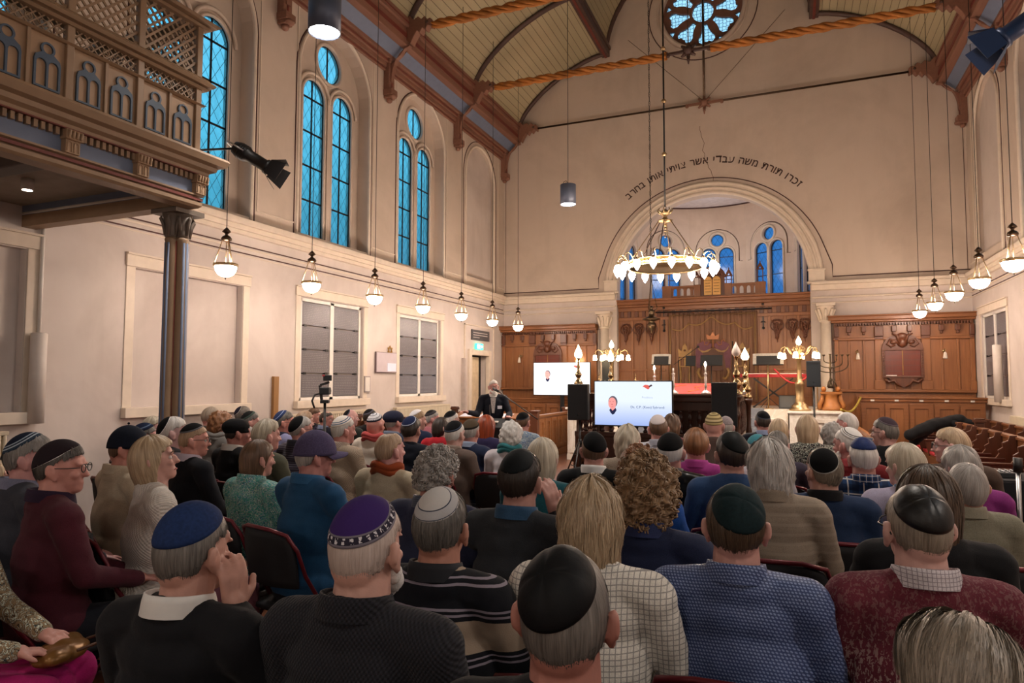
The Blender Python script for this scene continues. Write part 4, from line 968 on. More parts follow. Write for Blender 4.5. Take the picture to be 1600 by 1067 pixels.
MB().bx(.014, .017, .02, .33, -.17, -.01).build('bright_sheet', plain('pale_blue_paper', 'dfe4f8', .3, 0, .02), b)
b = empty('gold_star', (XL+.03, 11.25, 2.30), label='small gold six-pointed star ornament above the information board', cat='ornament')
m = MB()
for a0 in (90, -90):
    P = [(0, .085*cos(radians(a0+120*k)), .085*sin(radians(a0+120*k))) for k in range(3)]
    for k in range(3): m.bar(P[k], P[(k+1) % 3], .016, .012)
m.build('star_bars', M_GOLD, b)
m = MB(); m.bx(-.012, .012, -.09, .09, -.15, .15); f_ = empty('framed_notice', (XL+.02, 10.50, 1.63), label='small white framed notice on the left wall beside the memorial slabs', cat='notice'); m.build('frame', plain('grey_frame', '9a9090', .4), f_); MB().bx(.012, .015, -.07, .07, -.13, .13).build('sheet', M_WHITE, f_)
MB().bx(XL, XL+.05, 8.03, 8.14, .9, 1.76).build('wall_post', wood('golden_strip', '8a6238', 'a47a48', 2), label='narrow golden wooden strip standing against the left wall', cat='post', bevel=.006)
def duct(x, y, z0, z1, lab):
    s_ = -1 if x < 0 else 1
    m = MB(); m.lathe([(.075, z0), (.075, z1), (.06, z1+.01)], c=(0, 0, 0), seg=20); o = m.build('white_casing', plain('casing_white', 'cfc6bf', .5, 0, .04), label=lab, cat='casing'); o.location = (x, y, 0)
duct(XL+.10, 4.52, 1.25, 2.18, 'tall rounded white casing on the left wall beside the niche'); duct(XR-.11, 14.85, 1.32, 2.37, 'tall rounded white casing on the right wall beside the slabs'); 
MB().bx(XL, XL+.10, 14.42, 14.5, .98, 2.25).build('white_casing', plain('casing_grey', 'b5aaa3', .5), label='slim grey upright casing on the left wall beside the side door', cat='casing', bevel=.01)
MB().cyl((XL+.03, 4.56, 2.18), (XL+.03, 4.56, 3.5), .02, seg=8).build('wall_pipe', M_WHITE, label='thin white pipe running up the left wall to the gallery floor', cat='pipe')
def radiator(X, s, y0, y1, z0, z1, lab, ribs=True, panel=False):
    r = empty('radiator', (0, 0, 0), label=lab, cat='radiator'); mm = plain('radiator_cream', 'c9bda6', .45, 0, .05)
    m = MB()
    if panel: m.bx(min(X, X-s*.10), max(X, X-s*.10), y0, y1, z0, z1)
    else:
        y = y0
        while y < y1: m.tube([(X-s*.07, y+.02, z0), (X-s*.07, y+.02, z1)], .022, 6, sx=1, sy=1); m.tube([(X-s*.12, y+.02, z0), (X-s*.12, y+.02, z1)], .02, 6); y += .052
        m.bx(min(X-s*.045, X-s*.14), max(X-s*.045, X-s*.14), y0, y1, z1-.03, z1+.01); m.bx(min(X-s*.045, X-s*.14), max(X-s*.045, X-s*.14), y0, y1, z0, z0+.04)
    m.build('radiator_body', mm, r, bevel=.006)
    m = MB()
    for y in (y0+.1, y1-.1): m.bx(min(X, X-s*.07), max(X, X-s*.07), y-.02, y+.02, z0+.1, z0+.16); m.bx(X-s*.1-.02, X-s*.1+.02, y-.02, y+.02, 0, z0+.01)
    m.build('foot', mm, r)
radiator(XL, -1, 2.9, 4.25, .45, 1.18, 'cream ribbed radiator under the niche at the far left')
radiator(XL, -1, 8.35, 10.6, .55, 1.16, 'cream ribbed radiator on the left wall under the slabs by the video camera')
radiator(XL, -1, 11.35, 13.6, .55, 1.16, 'cream ribbed radiator on the left wall under the slabs nearest the speaker')
radiator(XR, 1, 12.2, 14.3, .55, 1.10, 'flat white radiator on the right wall behind the pews', panel=True)
# ------------------------------------------------------------------ theatre spots
def theatre(loc, rot, lab, mat, sc, mount):
    r = empty('theatre_spotlight', loc, label=lab, cat='lamp'); 
    b = MB(); b.lathe([(.0, -.02), (.05, -.02), (.065, .02), (.065, .10), (.052, .12), (.05, .26), (.062, .27), (.062, .30), (.055, .30)], seg=20)
    for i in range(4): b.lathe([(.067, .03+.018*i), (.070, .036+.018*i), (.067, .042+.018*i)], seg=20)
    hd = b.build('lamp_body', mat, r); hd.rotation_euler = rot; hd.scale = (sc,)*3
    for a, ln in ((0, .13), (pi/2, .10), (pi, .13), (3*pi/2, .10)):
        q = MB(); c_, s_ = cos(a), sin(a); w_ = .06
        tx, ty = -s_, c_
        q.add([(.062*c_-w_*tx, .062*s_-w_*ty, .30), (.062*c_+w_*tx, .062*s_+w_*ty, .30), (.12*c_+.085*tx, .12*s_+.085*ty, .30+ln), (.12*c_-.085*tx, .12*s_-.085*ty, .30+ln)], [(0, 1, 2, 3)])
        o = q.build('barn_door', mat, hd); sd = o.modifiers.new('t', 'SOLIDIFY'); sd.thickness = .003
    q = MB(); q.tube([(-.075, 0, .08), (-.085, 0, .0), (-.08, 0, -.06), (0, 0, -.09), (.08, 0, -.06), (.085, 0, 0), (.075, 0, .08)], .007, 6); q.build('yoke', M_STEEL, hd)
    q = MB(); q.cyl((0, 0, 0), mount, .012, seg=8); q.build('mounting_arm', mat, r)
    return r
def aim(d): return V(d).to_track_quat('Z', 'Y').to_euler()
M_NAVY = plain('navy_metal', '1a2a48', .4, .3, .1)
theatre((-5.42, 5.35, 4.18), aim((.55, .35, -.38)), 'black theatre spotlight with barn doors at the end of the gallery', M_BLACK, 1.3, (-.25, -.75, -.25))
theatre((1.66, 5.25, 4.18), aim((-.75, .12, -.45)), 'navy theatre spotlight with barn doors at the upper right edge', M_NAVY, 1.2, (2.0, -.1, .0))
# ------------------------------------------------------------------ screens
def screen_mat(name, top, bot, st):
    t = NT(name); u = t.sep(t.co('Generated')); c = t.ramp(u[2], [(0, srgb(bot)), (.55, srgb(top)), (1, srgb(top))]); t.col((0, 0, 0, 1)); t.l(c, t.b.inputs['Emission Color']); t.b.inputs['Emission Strength'].default_value = st; t.set(.2); return t.mat
def portrait(par, x, z, h, y, st):
    sk = emis('portrait_skin%d' % int(st*10), 'd98f8c', st); hr = emis('portrait_hair%d' % int(st*10), '54525c', st); cl = emis('portrait_cloth%d' % int(st*10), '141c3c', st); dk = emis('portrait_shade%d' % int(st*10), '9c5a5e', st)
    r = h*.30
    m = MB(); m.plate(circ(x+.02*h, z+.26*h, r*.68, 24, r*.86), [], .001, O=(0, y-.0005, 0), **xz); m.build('portrait_hair', hr, par)
    m = MB(); m.plate(circ(x-.01*h, z+.20*h, r*.58, 24, r*.84), [], .001, O=(0, y-.0015, 0), **xz); m.plate([(x-.08*h, z-.02*h), (x+.14*h, z+.02*h), (x+.12*h, z-.12*h), (x, z-.18*h)], [], .001, O=(0, y-.0012, 0), **xz); m.build('portrait_face', sk, par)
    m = MB(); m.plate([(x-.14*h, z-.10*h), (x-.08*h, z-.02*h), (x, z-.13*h), (x+.14*h, z-.0*h), (x+.18*h, z-.10*h), (x+.08*h, z-.26*h), (x, z-.30*h), (x-.08*h, z-.22*h)], [], .001, O=(0, y-.002, 0), **xz); m.build('portrait_collar', cl, par)
    m = MB()
    for dx_ in (-.27, .18): m.plate(circ(x+dx_*r-.02*h, z+.27*h, .05*r*2, 8, .03*r*2), [], .001, O=(0, y-.0025, 0), **xz)
    m.plate([(x-.30*r, z+.05*h), (x+.22*r, z+.06*h), (x, z+.035*h)], [], .001, O=(0, y-.0025, 0), **xz); m.plate([(x-.1*r-.02*h, z+.13*h), (x+.08*r, z+.13*h), (x-.03*h, z+.19*h)], [], .001, O=(0, y-.0025, 0), **xz); m.build('portrait_feature', dk, par)
def tv(x0, x1, z0, z1, y, lab, mat, texts, port, st, handx):
    r = empty('presentation_screen', ((x0+x1)/2, y, 0), label=lab, cat='screen')
    w_ = (x1-x0)/2
    MB().bx(-w_-.015, w_+.015, 0, .05, z0-.02, z1+.015).build('screen_bezel', M_BLACKP, r, bevel=.004)
    MB().bx(-w_, w_, -.003, .0, z0, z1).build('display', mat, r)
    m = MB(); m.bx(-.05, .05, .05, .10, .10, z1-.1); m.bx(-.30, .30, .05, .12, (z0+z1)/2-.15, (z0+z1)/2-.10); m.bx(-.45, .45, -.05, .22, .0, .03); m.bx(-.04, .04, .0, .14, .02, .12); m.build('stand', M_BLACK, r)
    portrait(r, port[0], port[1], port[2], -.0045, st)
    for s_, sz, x_, z_, colr in texts:
        vs, fs = text_mesh(s_, sz); m = MB(); m.add(vs, fs, 0, False, Matrix.Translation((x_, -.005, z_)) @ Matrix.Rotation(pi/2, 4, 'X')); m.build('screen_text', emis('text_'+colr, colr, st*.9), r)
    hx, hz = handx; sk = emis('hand_picture%d' % int(st*10), 'c4574e', st)
    m = MB(); m.plate([(hx-.07, hz+.01), (hx-.03, hz+.035), (hx+.01, hz+.03), (hx+.03, hz+.02), (hx+.035, hz-.01), (hx+.02, hz-.035), (hx, hz-.03), (hx-.03, hz-.01)], [], .001, O=(0, -.005, 0), **xz); m.build('hands_picture', sk, r)
    m = MB(); m.plate([(hx+.02, hz+.015), (hx+.06, hz+.04), (hx+.075, hz+.02), (hx+.03, hz-.005)], [], .001, O=(0, -.006, 0), **xz); m.build('sleeve_picture', emis('sleeve_picture%d' % int(st*10), '3a2c34', st), r)
tv(-2.715, -1.575, 1.045, 1.69, 9.8, 'large flat screen showing a portrait and a name, in front of the reading desk', screen_mat('display_blue', 'e4eefa', '9fb4ea', .70), [('Ds. C.P. (Kees) Sybrandi', .050, .22, 1.30, '2c4a78'), ('Predikant', .042, .22, 1.445, 'a3b3c8')], (-.30, 1.30, .34), .7, (.22, 1.61))
tv(-6.01, -4.54, 1.35, 2.15, 15.93, 'bright white screen showing a portrait, before the left oak panelling', screen_mat('display_white', 'ffffff', 'fbfbff', 1.2), [], (-.37, 1.78, .36), .8, (.38, 2.05))
# ------------------------------------------------------------------ loudspeakers
def speaker(x, y, zc, w_, h, lab, rz=0, grp=None):
    r = empty('loudspeaker', (x, y, 0), rz, label=lab, cat='speaker')
    m = MB(); P = [(-w_/2, 0), (w_/2, 0), (w_/2*.72, .28*w_/.33), (-w_/2*.72, .28*w_/.33)]
    m.add([(a, b, z) for z in (zc-h/2, zc+h/2) for a, b in P], [(0, 3, 2, 1), (4, 5, 6, 7)]+[(i, (i+1) % 4, 4+(i+1) % 4, 4+i) for i in range(4)])
    m.build('cabinet', M_BLACKP, r, bevel=.012)
    MB().bx(-w_/2+.015, w_/2-.015, -.008, .0, zc-h/2+.02, zc+h/2-.06).build('grille', plain('speaker_grille', '151c22', .6, .2, .25, 200), r)
    m = MB(); m.bx(-.06, .06, -.006, 0, zc+h/2-.05, zc+h/2-.03); m.build('handle', M_BLACK, r); m = MB(); m.lathe([(0, .0), (.01, .0)], seg=10, M=Matrix.Translation((0, -.010, zc-h/2+.08)) @ Matrix.Rotation(pi/2, 4, 'X')); m.build('badge', M_STEEL, r)
    return r
def tripod(x, y, ztop, lab, spread=.45, hub=.75, mat=None, name='speaker_stand', cat='stand'):
    r = empty(name, (x, y, 0), label=lab, cat=cat); mat = mat or M_BLACK
    MB().cyl((0, 0, .15), (0, 0, ztop), .017, seg=10).build('pole', mat, r); MB().cyl((0, 0, hub-.05), (0, 0, hub+.04), .03, seg=10).build('collar', mat, r)
    for i in range(3):
        a = 2*pi*i/3+.5; m = MB(); m.cyl((.02*cos(a), .02*sin(a), hub), (spread*cos(a), spread*sin(a), .012), .012, seg=8); m.cyl((.02*cos(a), .02*sin(a), hub*.45), (spread*.5*cos(a), spread*.5*sin(a), hub*.5), .008, seg=6); m.build('leg', mat, r)
    return r
speaker(-3.05, 10.0, 1.37, .33, .56, 'black loudspeaker on a stand left of the large screen'); tripod(-3.05, 10.12, 1.10, 'black tripod stand under the loudspeaker left of the large screen')
speaker(-.87, 10.0, 1.36, .36, .64, 'black loudspeaker on a stand right of the large screen'); tripod(-.87, 10.12, 1.06, 'black tripod stand under the loudspeaker right of the large screen')
speaker(.40, 13.2, 1.83, .24, .47, 'small black loudspeaker raised before the right brass candelabrum'); tripod(.40, 13.28, 1.62, 'tall thin black stand under the small loudspeaker by the marble plinth', .5, .9)
speaker(-3.83, 14.9, 1.95, .26, .60, 'dark column loudspeaker on the platform beside the left candelabrum'); tripod(-3.83, 15.0, 1.66, 'short black stand under the column loudspeaker on the platform', .0, 1.3)
# ------------------------------------------------------------------ bimah (central reading desk)
BXa, BXb, BYa, BYb = -3.28, -.70, 10.6, 12.7
bm_ = empty('reading_platform', (0, 0, 0), label='dark carved reading platform with turned balusters in the middle of the hall', cat='platform')
m = MB(); m.bx(BXa, BXb, BYa, BYb, 0, .45); m.bx(BXa-.04, BXb+.04, BYa-.04, BYb+.04, .38, .45); m.bx(BXa-.06, BXb+.06, BYa-.06, BYb+.06, 0, .12); m.build('plinth', M_WOODD, bm_, bevel=.01)
m = MB(); m.bx(BXa+.1, BXb-.1, BYa, BYa+.06, .45, .80); m.bx(BXa, BXb, BYa-.03, BYa+.10, 1.38, 1.46); m.bx(BXa, BXb, BYa-.05, BYa+.13, 1.46, 1.50); m.bx(BXa, BXb, BYa-.02, BYa+.08, .80, .88)
m.bx(BXa, BXa+.08, BYa, BYb, 1.38, 1.46); m.bx(BXb-.08, BXb, BYa, BYb, 1.38, 1.46); m.bx(BXa, BXa+.08, BYa, BYb, .45, .86); m.bx(BXb-.08, BXb, BYa, BYb, .45, .86); m.bx(BXa+.1, BXb-.1, BYa+.01, BYa+.06, 1.24, 1.38); m.build('rail', M_WOODD, bm_, bevel=.01)
prof = [(.028, 0), (.028, .03), (.014, .05), (.03, .09), (.032, .12), (.015, .16), (.022, .18), (.030, .23), (.028, .27), (.013, .31), (.026, .34), (.028, .36)]
nb = 17
MBR = plain('polished_dark_wood', '2c1410', .22, 0, .2)
for i in range(nb): MB().lathe([(r*1.2, z) for r, z in prof], c=(BXa+.18+(BXb-BXa-.36)*i/(nb-1), BYa+.04, .88), seg=10).build('baluster', MBR, bm_)
for xx in (BXa+.04, BXb-.04):
    for i in range(10): MB().lathe([(r, z*1.45) for r, z in prof], c=(xx, BYa+.25+(BYb-BYa-.45)*i/9, .86), seg=8).build('baluster', MBR, bm_)
def lampost(x, y, lab, lit, base=1.0, top=2.22):
    """turned corner post with brass stem and frosted flame"""
    r = empty('lamp_post', (x, y, 0), label=lab, cat='lamp')
    m = MB(); m.bx(-.07, .07, -.07, .07, 0, .5)
    m.lathe([(.06, .5), (.075, .54), (.04, .58), (.05, .75), (.065, .80), (.04, .85), (.035, 1.1), (.05, 1.15), (.06, 1.2), (.035, 1.26), (.04, 1.38), (.07, 1.44), (.085, 1.495)], c=(x, y, 0), seg=16); m.v = [(a+x, b_, c_) if i_ < 8 and False else (a, b_, c_) for i_, (a, b_, c_) in enumerate(m.v)]; m.v[:8] = [(a+x, b_+y, c_) for a, b_, c_ in m.v[:8]]; m.build('corner_post', M_WOODD, bm_)
    m = MB(); m.lathe([(.085, 1.50), (.09, 1.515), (.05, 1.54), (.035, 1.58), (.06, 1.62), (.075, 1.66), (.05, 1.70), (.025, 1.74), (.05, 1.78), (.055, 1.81), (.03, 1.85), (.018, 1.90), (.03, 1.93), (.016, 1.97), (.014, 2.04), (.03, 2.06), (.035, 2.08)], seg=16); m.build('brass_stem', plain('bright_brass_silver', 'b39a74', .22, 1, .15), r)
    zt = top-.17
    MB().lathe([(.03, 2.07), (.062, 2.11), (.066, 2.14), (.05, 2.19), (.025, 2.24), (.0, 2.30)], seg=12).build('glass_flame', emis('post_flame', 'ffe0b0', 25) if lit else plain('frosted_flame', 'e0d4cc', .35), r)
lampost(-3.22, 10.62, 'brass lamp with lit flame glass on the near left corner post of the reading platform', True)
lampost(-3.18, 12.62, 'brass lamp with lit flame glass on the far left corner post of the reading platform', True)
lampost(-.74, 10.62, 'brass lamp with unlit frosted flame on the near right corner of the reading platform', False)
lampost(-.73, 12.62, 'brass lamp with lit flame glass on the far right corner of the reading platform', True)
def finial_post(x, y, lab):
    r = empty('finial_post', (x, y, 0), label=lab, cat='post')
    MB().lathe([(.06, 0), (.06, .5), (.04, .6), (.05, .9), (.035, 1.0), (.04, 1.3), (.065, 1.38), (.065, 1.42)], seg=14).build('turned_post', M_WOODD, r)
    MB().lathe([(.065, 1.42), (.06, 1.46), (.03, 1.50), (.05, 1.55), (.055, 1.58), (.02, 1.63), (.03, 1.66), (.02, 1.70), (.008, 1.78), (.0, 1.86)], seg=14).build('brass_finial', plain('bright_brass_silver', 'b39a74', .22, 1), r)
finial_post(-2.88, 10.66, 'short brass-tipped post on the platform rail behind the left loudspeaker'); finial_post(-.62, 11.4, 'brass-tipped post between the two right lamps of the reading platform'); finial_post(-2.70, 12.6, 'brass-tipped post at the far left of the reading platform')
dk = empty('reading_desk', (0, 0, 0), label='sloping reading desk draped in red cloth on the dark platform', cat='desk')
m = MB(); m.bx(-1.95, -1.10, 10.85, 11.6, .45, 1.50); m.build('desk_body', M_WOODD, dk)
m = MB(); m.add([(-2.0, 10.78, 1.505), (-1.06, 10.78, 1.505), (-1.06, 11.65, 1.66), (-2.0, 11.65, 1.66), (-2.0, 10.78, 1.48), (-1.06, 10.78, 1.48), (-1.06, 11.65, 1.60), (-2.0, 11.65, 1.60)], [(0, 1, 2, 3), (4, 7, 6, 5), (0, 4, 5, 1), (2, 6, 7, 3), (0, 3, 7, 4), (1, 5, 6, 2)]); m.build('red_cloth', plain('bright_red_cloth', 'b8322c', .7, 0, .12), dk, bevel=.006)
m = MB()
for a in ((-1.9, 10.9), (-1.5, 10.9)): m.tube([(a[0], 10.9, 1.53), (a[0]+.15, 11.1, 1.565), (a[0]+.05, 11.3, 1.60), (a[0]+.3, 11.5, 1.637)], .006, 5)
m.build('gold_cord', M_GOLD, dk)
def candle(x, y, z, lab, lit=True, h=.42):
    r = empty('candlestick', (x, y, z), label=lab, cat='candlestick'); silver = plain('silver_white', 'c8bdb8', .3, .7)
    MB().lathe([(.075, 0), (.075, .015), (.05, .04), (.02, .06), (.018, .10), (.028, .12), (.016, .15), (.02, .26), (.014, .28), (.026, .31), (.022, .325)], seg=14).build('stem', silver, r)
    MB().lathe([(.012, .325), (.012, h), (.0, h)], seg=8).build('candle', M_WHITE, r)
    if lit: MB().lathe([(.0, 0), (.016, .02), (.018, .04), (.010, .065), (.0, .09)], c=(0, 0, h), seg=10).build('flame', emis('candle_flame', 'ffe6c0', 40), r)
candle(-1.20, 10.70, 1.50, 'silver candlestick with burning candle on the reading platform, right of the red cloth')
candle(-2.10, 11.3, 1.46, 'silver candlestick with burning candle just above the large screen')
candle(-1.69, 10.70, 1.50, 'plain white unlit candle beside the left edge of the red cloth', False, .40)
# ------------------------------------------------------------------ candelabra, menorah
def candelabrum(x, y, lab):
    r = empty('candelabrum', (x, y, PZ), label=lab, cat='candelabrum')
    MB().lathe([(.20, 0), (.20, .03), (.15, .05), (.16, .09), (.10, .14), (.08, .18), (.09, .22), (.075, .26), (.08, .50), (.095, .53), (.06, .58), (.045, .62), (.05, .66), (.042, .70), (.04, .98), (.055, 1.0), (.07, 1.03), (.05, 1.07), (.035, 1.12), (.06, 1.2), (.05, 1.26), (.06, 1.30)], seg=20).build('brass_column', M_BRASS, r)
    for i in range(6):
        q = 2*pi*i/6+.35; C_, S_ = cos(q), sin(q)
        a = MB(); a.tube([(R_*C_, R_*S_, z) for R_, z in ((.04, 1.10), (.10, 1.08), (.17, 1.14), (.22, 1.23), (.28, 1.27), (.34, 1.24), (.365, 1.17))], .011, 6); a.tube([(R_*C_, R_*S_, z) for R_, z in ((.05, 1.22), (.10, 1.27), (.13, 1.22), (.10, 1.18), (.08, 1.21))], .008, 5); a.lathe([(.012, 1.19), (.022, 1.16), (.02, 1.14)], c=(.365*C_, .365*S_, 0), seg=8); ao = a.build('lamp_arm', M_BRASS, r)
        MB().lathe([(.018, 1.155), (.036, 1.13), (.045, 1.08), (.046, 1.035), (.0, 1.03)], c=(.365*C_, .365*S_, 0), seg=12).build('glass_shade', emis('tulip_glass', 'ffd6a4', 40), ao)
    MB().lathe([(.022, 1.30), (.05, 1.34), (.052, 1.37), (.03, 1.42), (.0, 1.48)], seg=12).build('glass_flame', emis('post_flame', 'ffe0b0', 25), r)
candelabrum(.18, 14.45, 'tall brass candelabrum with lit glass shades on the right marble plinth')
candelabrum(-3.62, 14.45, 'tall brass candelabrum with lit glass shades left of the platform steps')
mn = empty('menorah', (.76, 14.85, PZ), label='dark bronze branched menorah on a gilded lion stand by the right panelling', cat='menorah')
m = MB(); m.lathe([(.06, .44), (.03, .50), (.02, .56), (.03, .60), (.016, .66), (.018, .80), (.03, .84), (.016, .88), (.014, 1.10), (.03, 1.13)], seg=12)
for R_ in (.10, .19, .28): m.tube([(R_*cos(q)*1.15, 0, 1.10-.5*R_+.0+(R_*.55)*sin(q)*1.0-.05) for q in [pi+pi*i/14 for i in range(15)]], .009, 6)
for R_ in (.10, .19, .28):
    for sd in (-1, 1): m.cyl((sd*R_*1.15, 0, 1.05-.5*R_), (sd*R_*1.15, 0, 1.10), .008, seg=6); m.lathe([(.008, 1.08), (.028, 1.10), (.028, 1.115)], c=(sd*R_*1.15, 0, 0), seg=8)
for i in range(3): q = 2*pi*i/3; m.tube([(.02*cos(q), .02*sin(q), .62), (.08*cos(q), .08*sin(q), .56), (.11*cos(q), .11*sin(q), .46)], .012, 6)
m.build('branches', plain('menorah_bronze', '4a4032', .35, .9), mn)
m = MB(); m.lathe([(.24, .0), (.25, .04), (.20, .10), (.17, .20), (.16, .28), (.19, .32), (.19, .35)], seg=6); m.bx(-.19, .19, -.17, .17, .33, .37)
for sx_ in (-1, 1):
    m.tube([(sx_*.20, -.10, .02), (sx_*.22, -.12, .10), (sx_*.17, -.10, .2), (sx_*.16, -.10, .3)], [.035, .045, .04, .03], 8); m.ball((sx_*.13, -.02, .42), (.05, .06, .06), 8)
m.build('gilded_stand', plain('gilded_wood', '9a6230', .45, .2, .2), mn)
# ------------------------------------------------------------------ keyboard and stands on the platform
k = empty('stage_keyboard', (-.33, 15.7, PZ), label='red electric keyboard on a black folding stand on the platform', cat='keyboard')
MB().bx(-.68, .68, -.16, .16, .66, .74).build('keyboard_case', plain('red_lacquer', '9c1a24', .3, 0), k, bevel=.012)
m = MB(); m.bx(-.60, .60, -.165, -.06, .735, .75); m.build('white_keys', M_WHITE, k)
m = MB()
for sd in (-1, 1): m.bar((-.4, sd*.12, .02), (.4, sd*.12, .64), .03); m.bar((.4, sd*.12, .02), (-.4, sd*.12, .64), .03)
m.bar((-.4, -.25, .02), (-.4, .25, .02), .03); m.bar((.4, -.25, .02), (.4, .25, .02), .03); m.build('folding_stand', M_BLACK, k)
def mstand(x, y, z0, h, w_, lab, paper=False, tilt=.35, name='music_stand'):
    r = empty(name, (x, y, z0), label=lab, cat='music stand')
    MB().cyl((0, 0, .05), (0, 0, h), .010, seg=8).build('pole', M_BLACK, r)
    for i in range(3): a = 2*pi*i/3+.3; m = MB(); m.cyl((0, 0, .22), (.24*cos(a), .24*sin(a), .008), .007, seg=6); m.build('leg', M_BLACK, r)
    m = MB(); m.bx(-w_/2, w_/2, -.004, .004, 0, .26); m.bx(-w_/2, w_/2, -.05, .0, 0, .01); o = m.build('desk', M_BLACKP, r); o.location = (0, -.02, h-.06); o.rotation_euler = (-tilt, 0, 0)
    if paper: q = MB(); q.bx(-w_*.52, -w_*.40, -.010, -.006, .02, .27); q.bx(w_*.40, w_*.52, -.010, -.006, .02, .27); q.bx(-w_*.40, w_*.40, -.010, -.006, .22, .275); p = q.build('sheet_music', plain('music_sheet', 'a9a6a2', .8, 0, .2, 40), r); p.location = o.location; p.rotation_euler = o.rotation_euler
mstand(-2.72, 15.5, PZ, 1.0, .42, 'music stand holding pale sheet music on the platform above the large screen', True)
mstand(-2.10, 15.8, PZ, .98, .22, 'small empty black music stand at the left of the curtain')
mstand(-1.62, 15.6, PZ, .98, .48, 'wide empty black music stand before the middle of the curtain')
mstand(-.42, 15.45, PZ, .98, .60, 'black music desk with books standing in front of the red keyboard', True)
mc = empty('microphone_stand', (-2.30, 15.3, PZ), label='black boom microphone stand before the ark curtain', cat='microphone stand')
m = MB(); m.cyl((0, 0, .02), (0, 0, 1.05), .010, seg=8); m.build('pole', M_BLACK, mc); MB().cyl((-.10, 0, .95), (.42, 0, 1.33), .008, seg=6).build('boom', M_BLACK, mc); MB().ball((.43, 0, 1.34), (.03, .02, .03), 8).build('microphone', M_BLACK, mc); MB().lathe([(.14, 0), (.14, .015), (.02, .03)], seg=16).build('base', M_BLACK, mc)
mc = empty('microphone_stand', (-1.18, 15.9, PZ), label='thin upright microphone stand before the right half of the curtain', cat='microphone stand')
MB().cyl((0, 0, .02), (0, 0, 1.45), .009, seg=8).build('pole', M_BLACK, mc); MB().lathe([(.12, 0), (.12, .015), (.02, .03)], seg=16).build('base', M_BLACK, mc); MB().ball((0, -.02, 1.47), (.02, .03, .02), 8).build('microphone', M_BLACK, mc)
for i, (x, y, lab) in enumerate(((-.42, 14.98, 'thin brass rope post left of the candelabrum on the platform'), (.52, 15.05, 'thin brass rope post right of the candelabrum on the platform'))):
    r = empty('rope_post', (x, y, PZ), label=lab, cat='post'); MB().cyl((0, 0, .01), (0, 0, .92), .014, seg=10).build('pole', M_BRASS, r); MB().lathe([(.10, 0), (.10, .012), (.015, .02)], seg=16).build('base', M_BRASS, r)
MB().tube([(-.30+.78*i/14, 15.02, PZ+.84-.30*sin(pi*i/14)) for i in range(15)], .018, 8).build('barrier_rope', plain('red_rope', 'a0222a', .7), label='red rope slung between the brass posts on the platform', cat='rope')
r = empty('stage_monitor', (-.02, 15.3, PZ), label='black wedge monitor speaker on the platform behind the candelabrum', cat='speaker')
m = MB(); m.add([(-.2, -.15, 0), (.2, -.15, 0), (.2, .15, 0), (-.2, .15, 0), (-.2, -.05, .28), (.2, -.05, .28), (.2, .15, .28), (-.2, .15, .28)], [(0, 3, 2, 1), (4, 5, 6, 7), (0, 1, 5, 4), (2, 3, 7, 6), (0, 4, 7, 3), (1, 2, 6, 5)]); m.build('cabinet', M_BLACKP, r, bevel=.01); 
m = MB(); m.add([(-.17, -.142, .03), (.17, -.142, .03), (.17, -.058, .25), (-.17, -.058, .25)], [(0, 1, 2, 3)]); o = m.build('grille', M_BLACK, r); o.modifiers.new('t', 'SOLIDIFY').thickness = .004
MB().tube([(.90+.46*i/16, 14.3+1.38*i/16, 1.14+.20*(i/16)**2.0-.10*sin(pi*i/16)+.02) for i in range(17)], .022, 6).build('yellow_rope', plain('yellow_cord', 'b09a3c', .7, 0, .3, 60), label='thick yellow barrier rope sagging down to the marble plinth', cat='rope')
# ------------------------------------------------------------------ pews
def pew(x0, y0, y1, face, lab, n, cushion=True, zt=.98, dep=.50, lg=None):
    """pew row running along y; face=-1 opens toward -x"""
    r = empty('pew_row', (x0, 0, 0), label=lab, cat='pew')
    f = face
    def B(m, a, b, c, d, z0, z1): m.bx(min(f*a, f*b), max(f*a, f*b), c, d, z0, z1)
    m = MB(); B(m, 0, -.05, y0, y1, 0, zt-.04); m.build('back_panel', M_PEW, r)
    m = MB(); B(m, .02, -.09, y0-.02, y1, zt-.04, zt); B(m, 0.01, -.065, y0, y1, 0, .14); B(m, .0, -.065, y0, y1, .62, .66); m.build('rail', M_PEW, r, bevel=.008)
    m = MB(); B(m, .0, dep, y0, y1, .40, .44); B(m, dep-.04, dep, y0, y1, .0, .40); m.build('seat', M_PEW, r, bevel=.006)
    if cushion: m = MB(); B(m, .03, dep+.01, y0+.05, y1-.05, .44, .49); m.build('cushion', M_RED, r, bevel=.012)
    for i in range(n+1):
        y = y0+(y1-y0)*i/n
        sh = [(0, 0), (dep-.03, 0), (dep-.03, .40), (dep+.02, .42), (dep+.06, .62), (dep+.07, .665), (dep+.04, .69), (dep-.06, .69), (.30, .675), (.24, .70), (.20, .76), (.215, .80), (.16, .84), (.165, .90), (.10, .93), (.08, zt+.015), (0, zt+.015)]
        m = MB(); P = [(f*a, b) for a, b in sh]; m.plate(P if f > 0 else P[::-1], [], .045, O=(0, min(y+.022, y1), 0), **xz)
        B(m, .14, dep+.08, y-.045 if i else y0-.03, y+.035, .675, .70)
        m.build('armrest', M_PEWK, r, bevel=.006)
    for y in (y0-.06,):
        m = MB(); B(m, -.02, -.14, y-.06, y+.06, 0, zt+.06); B(m, .0, -.16, y-.08, y+.08, zt+.06, zt+.11); B(m, -.01, -.15, y-.07, y+.07, zt+.11, zt+.13); m.build('end_post', M_PEWK, r, bevel=.008)
    return r
pew(2.72, 12.9, 15.5, -1, 'right hand pew row with curved armrests, the section nearest the oak bench front', 4)
pew(2.72, 9.3, 12.6, -1, 'right hand pew row with red cushions, the middle section nearest the aisle', 5)
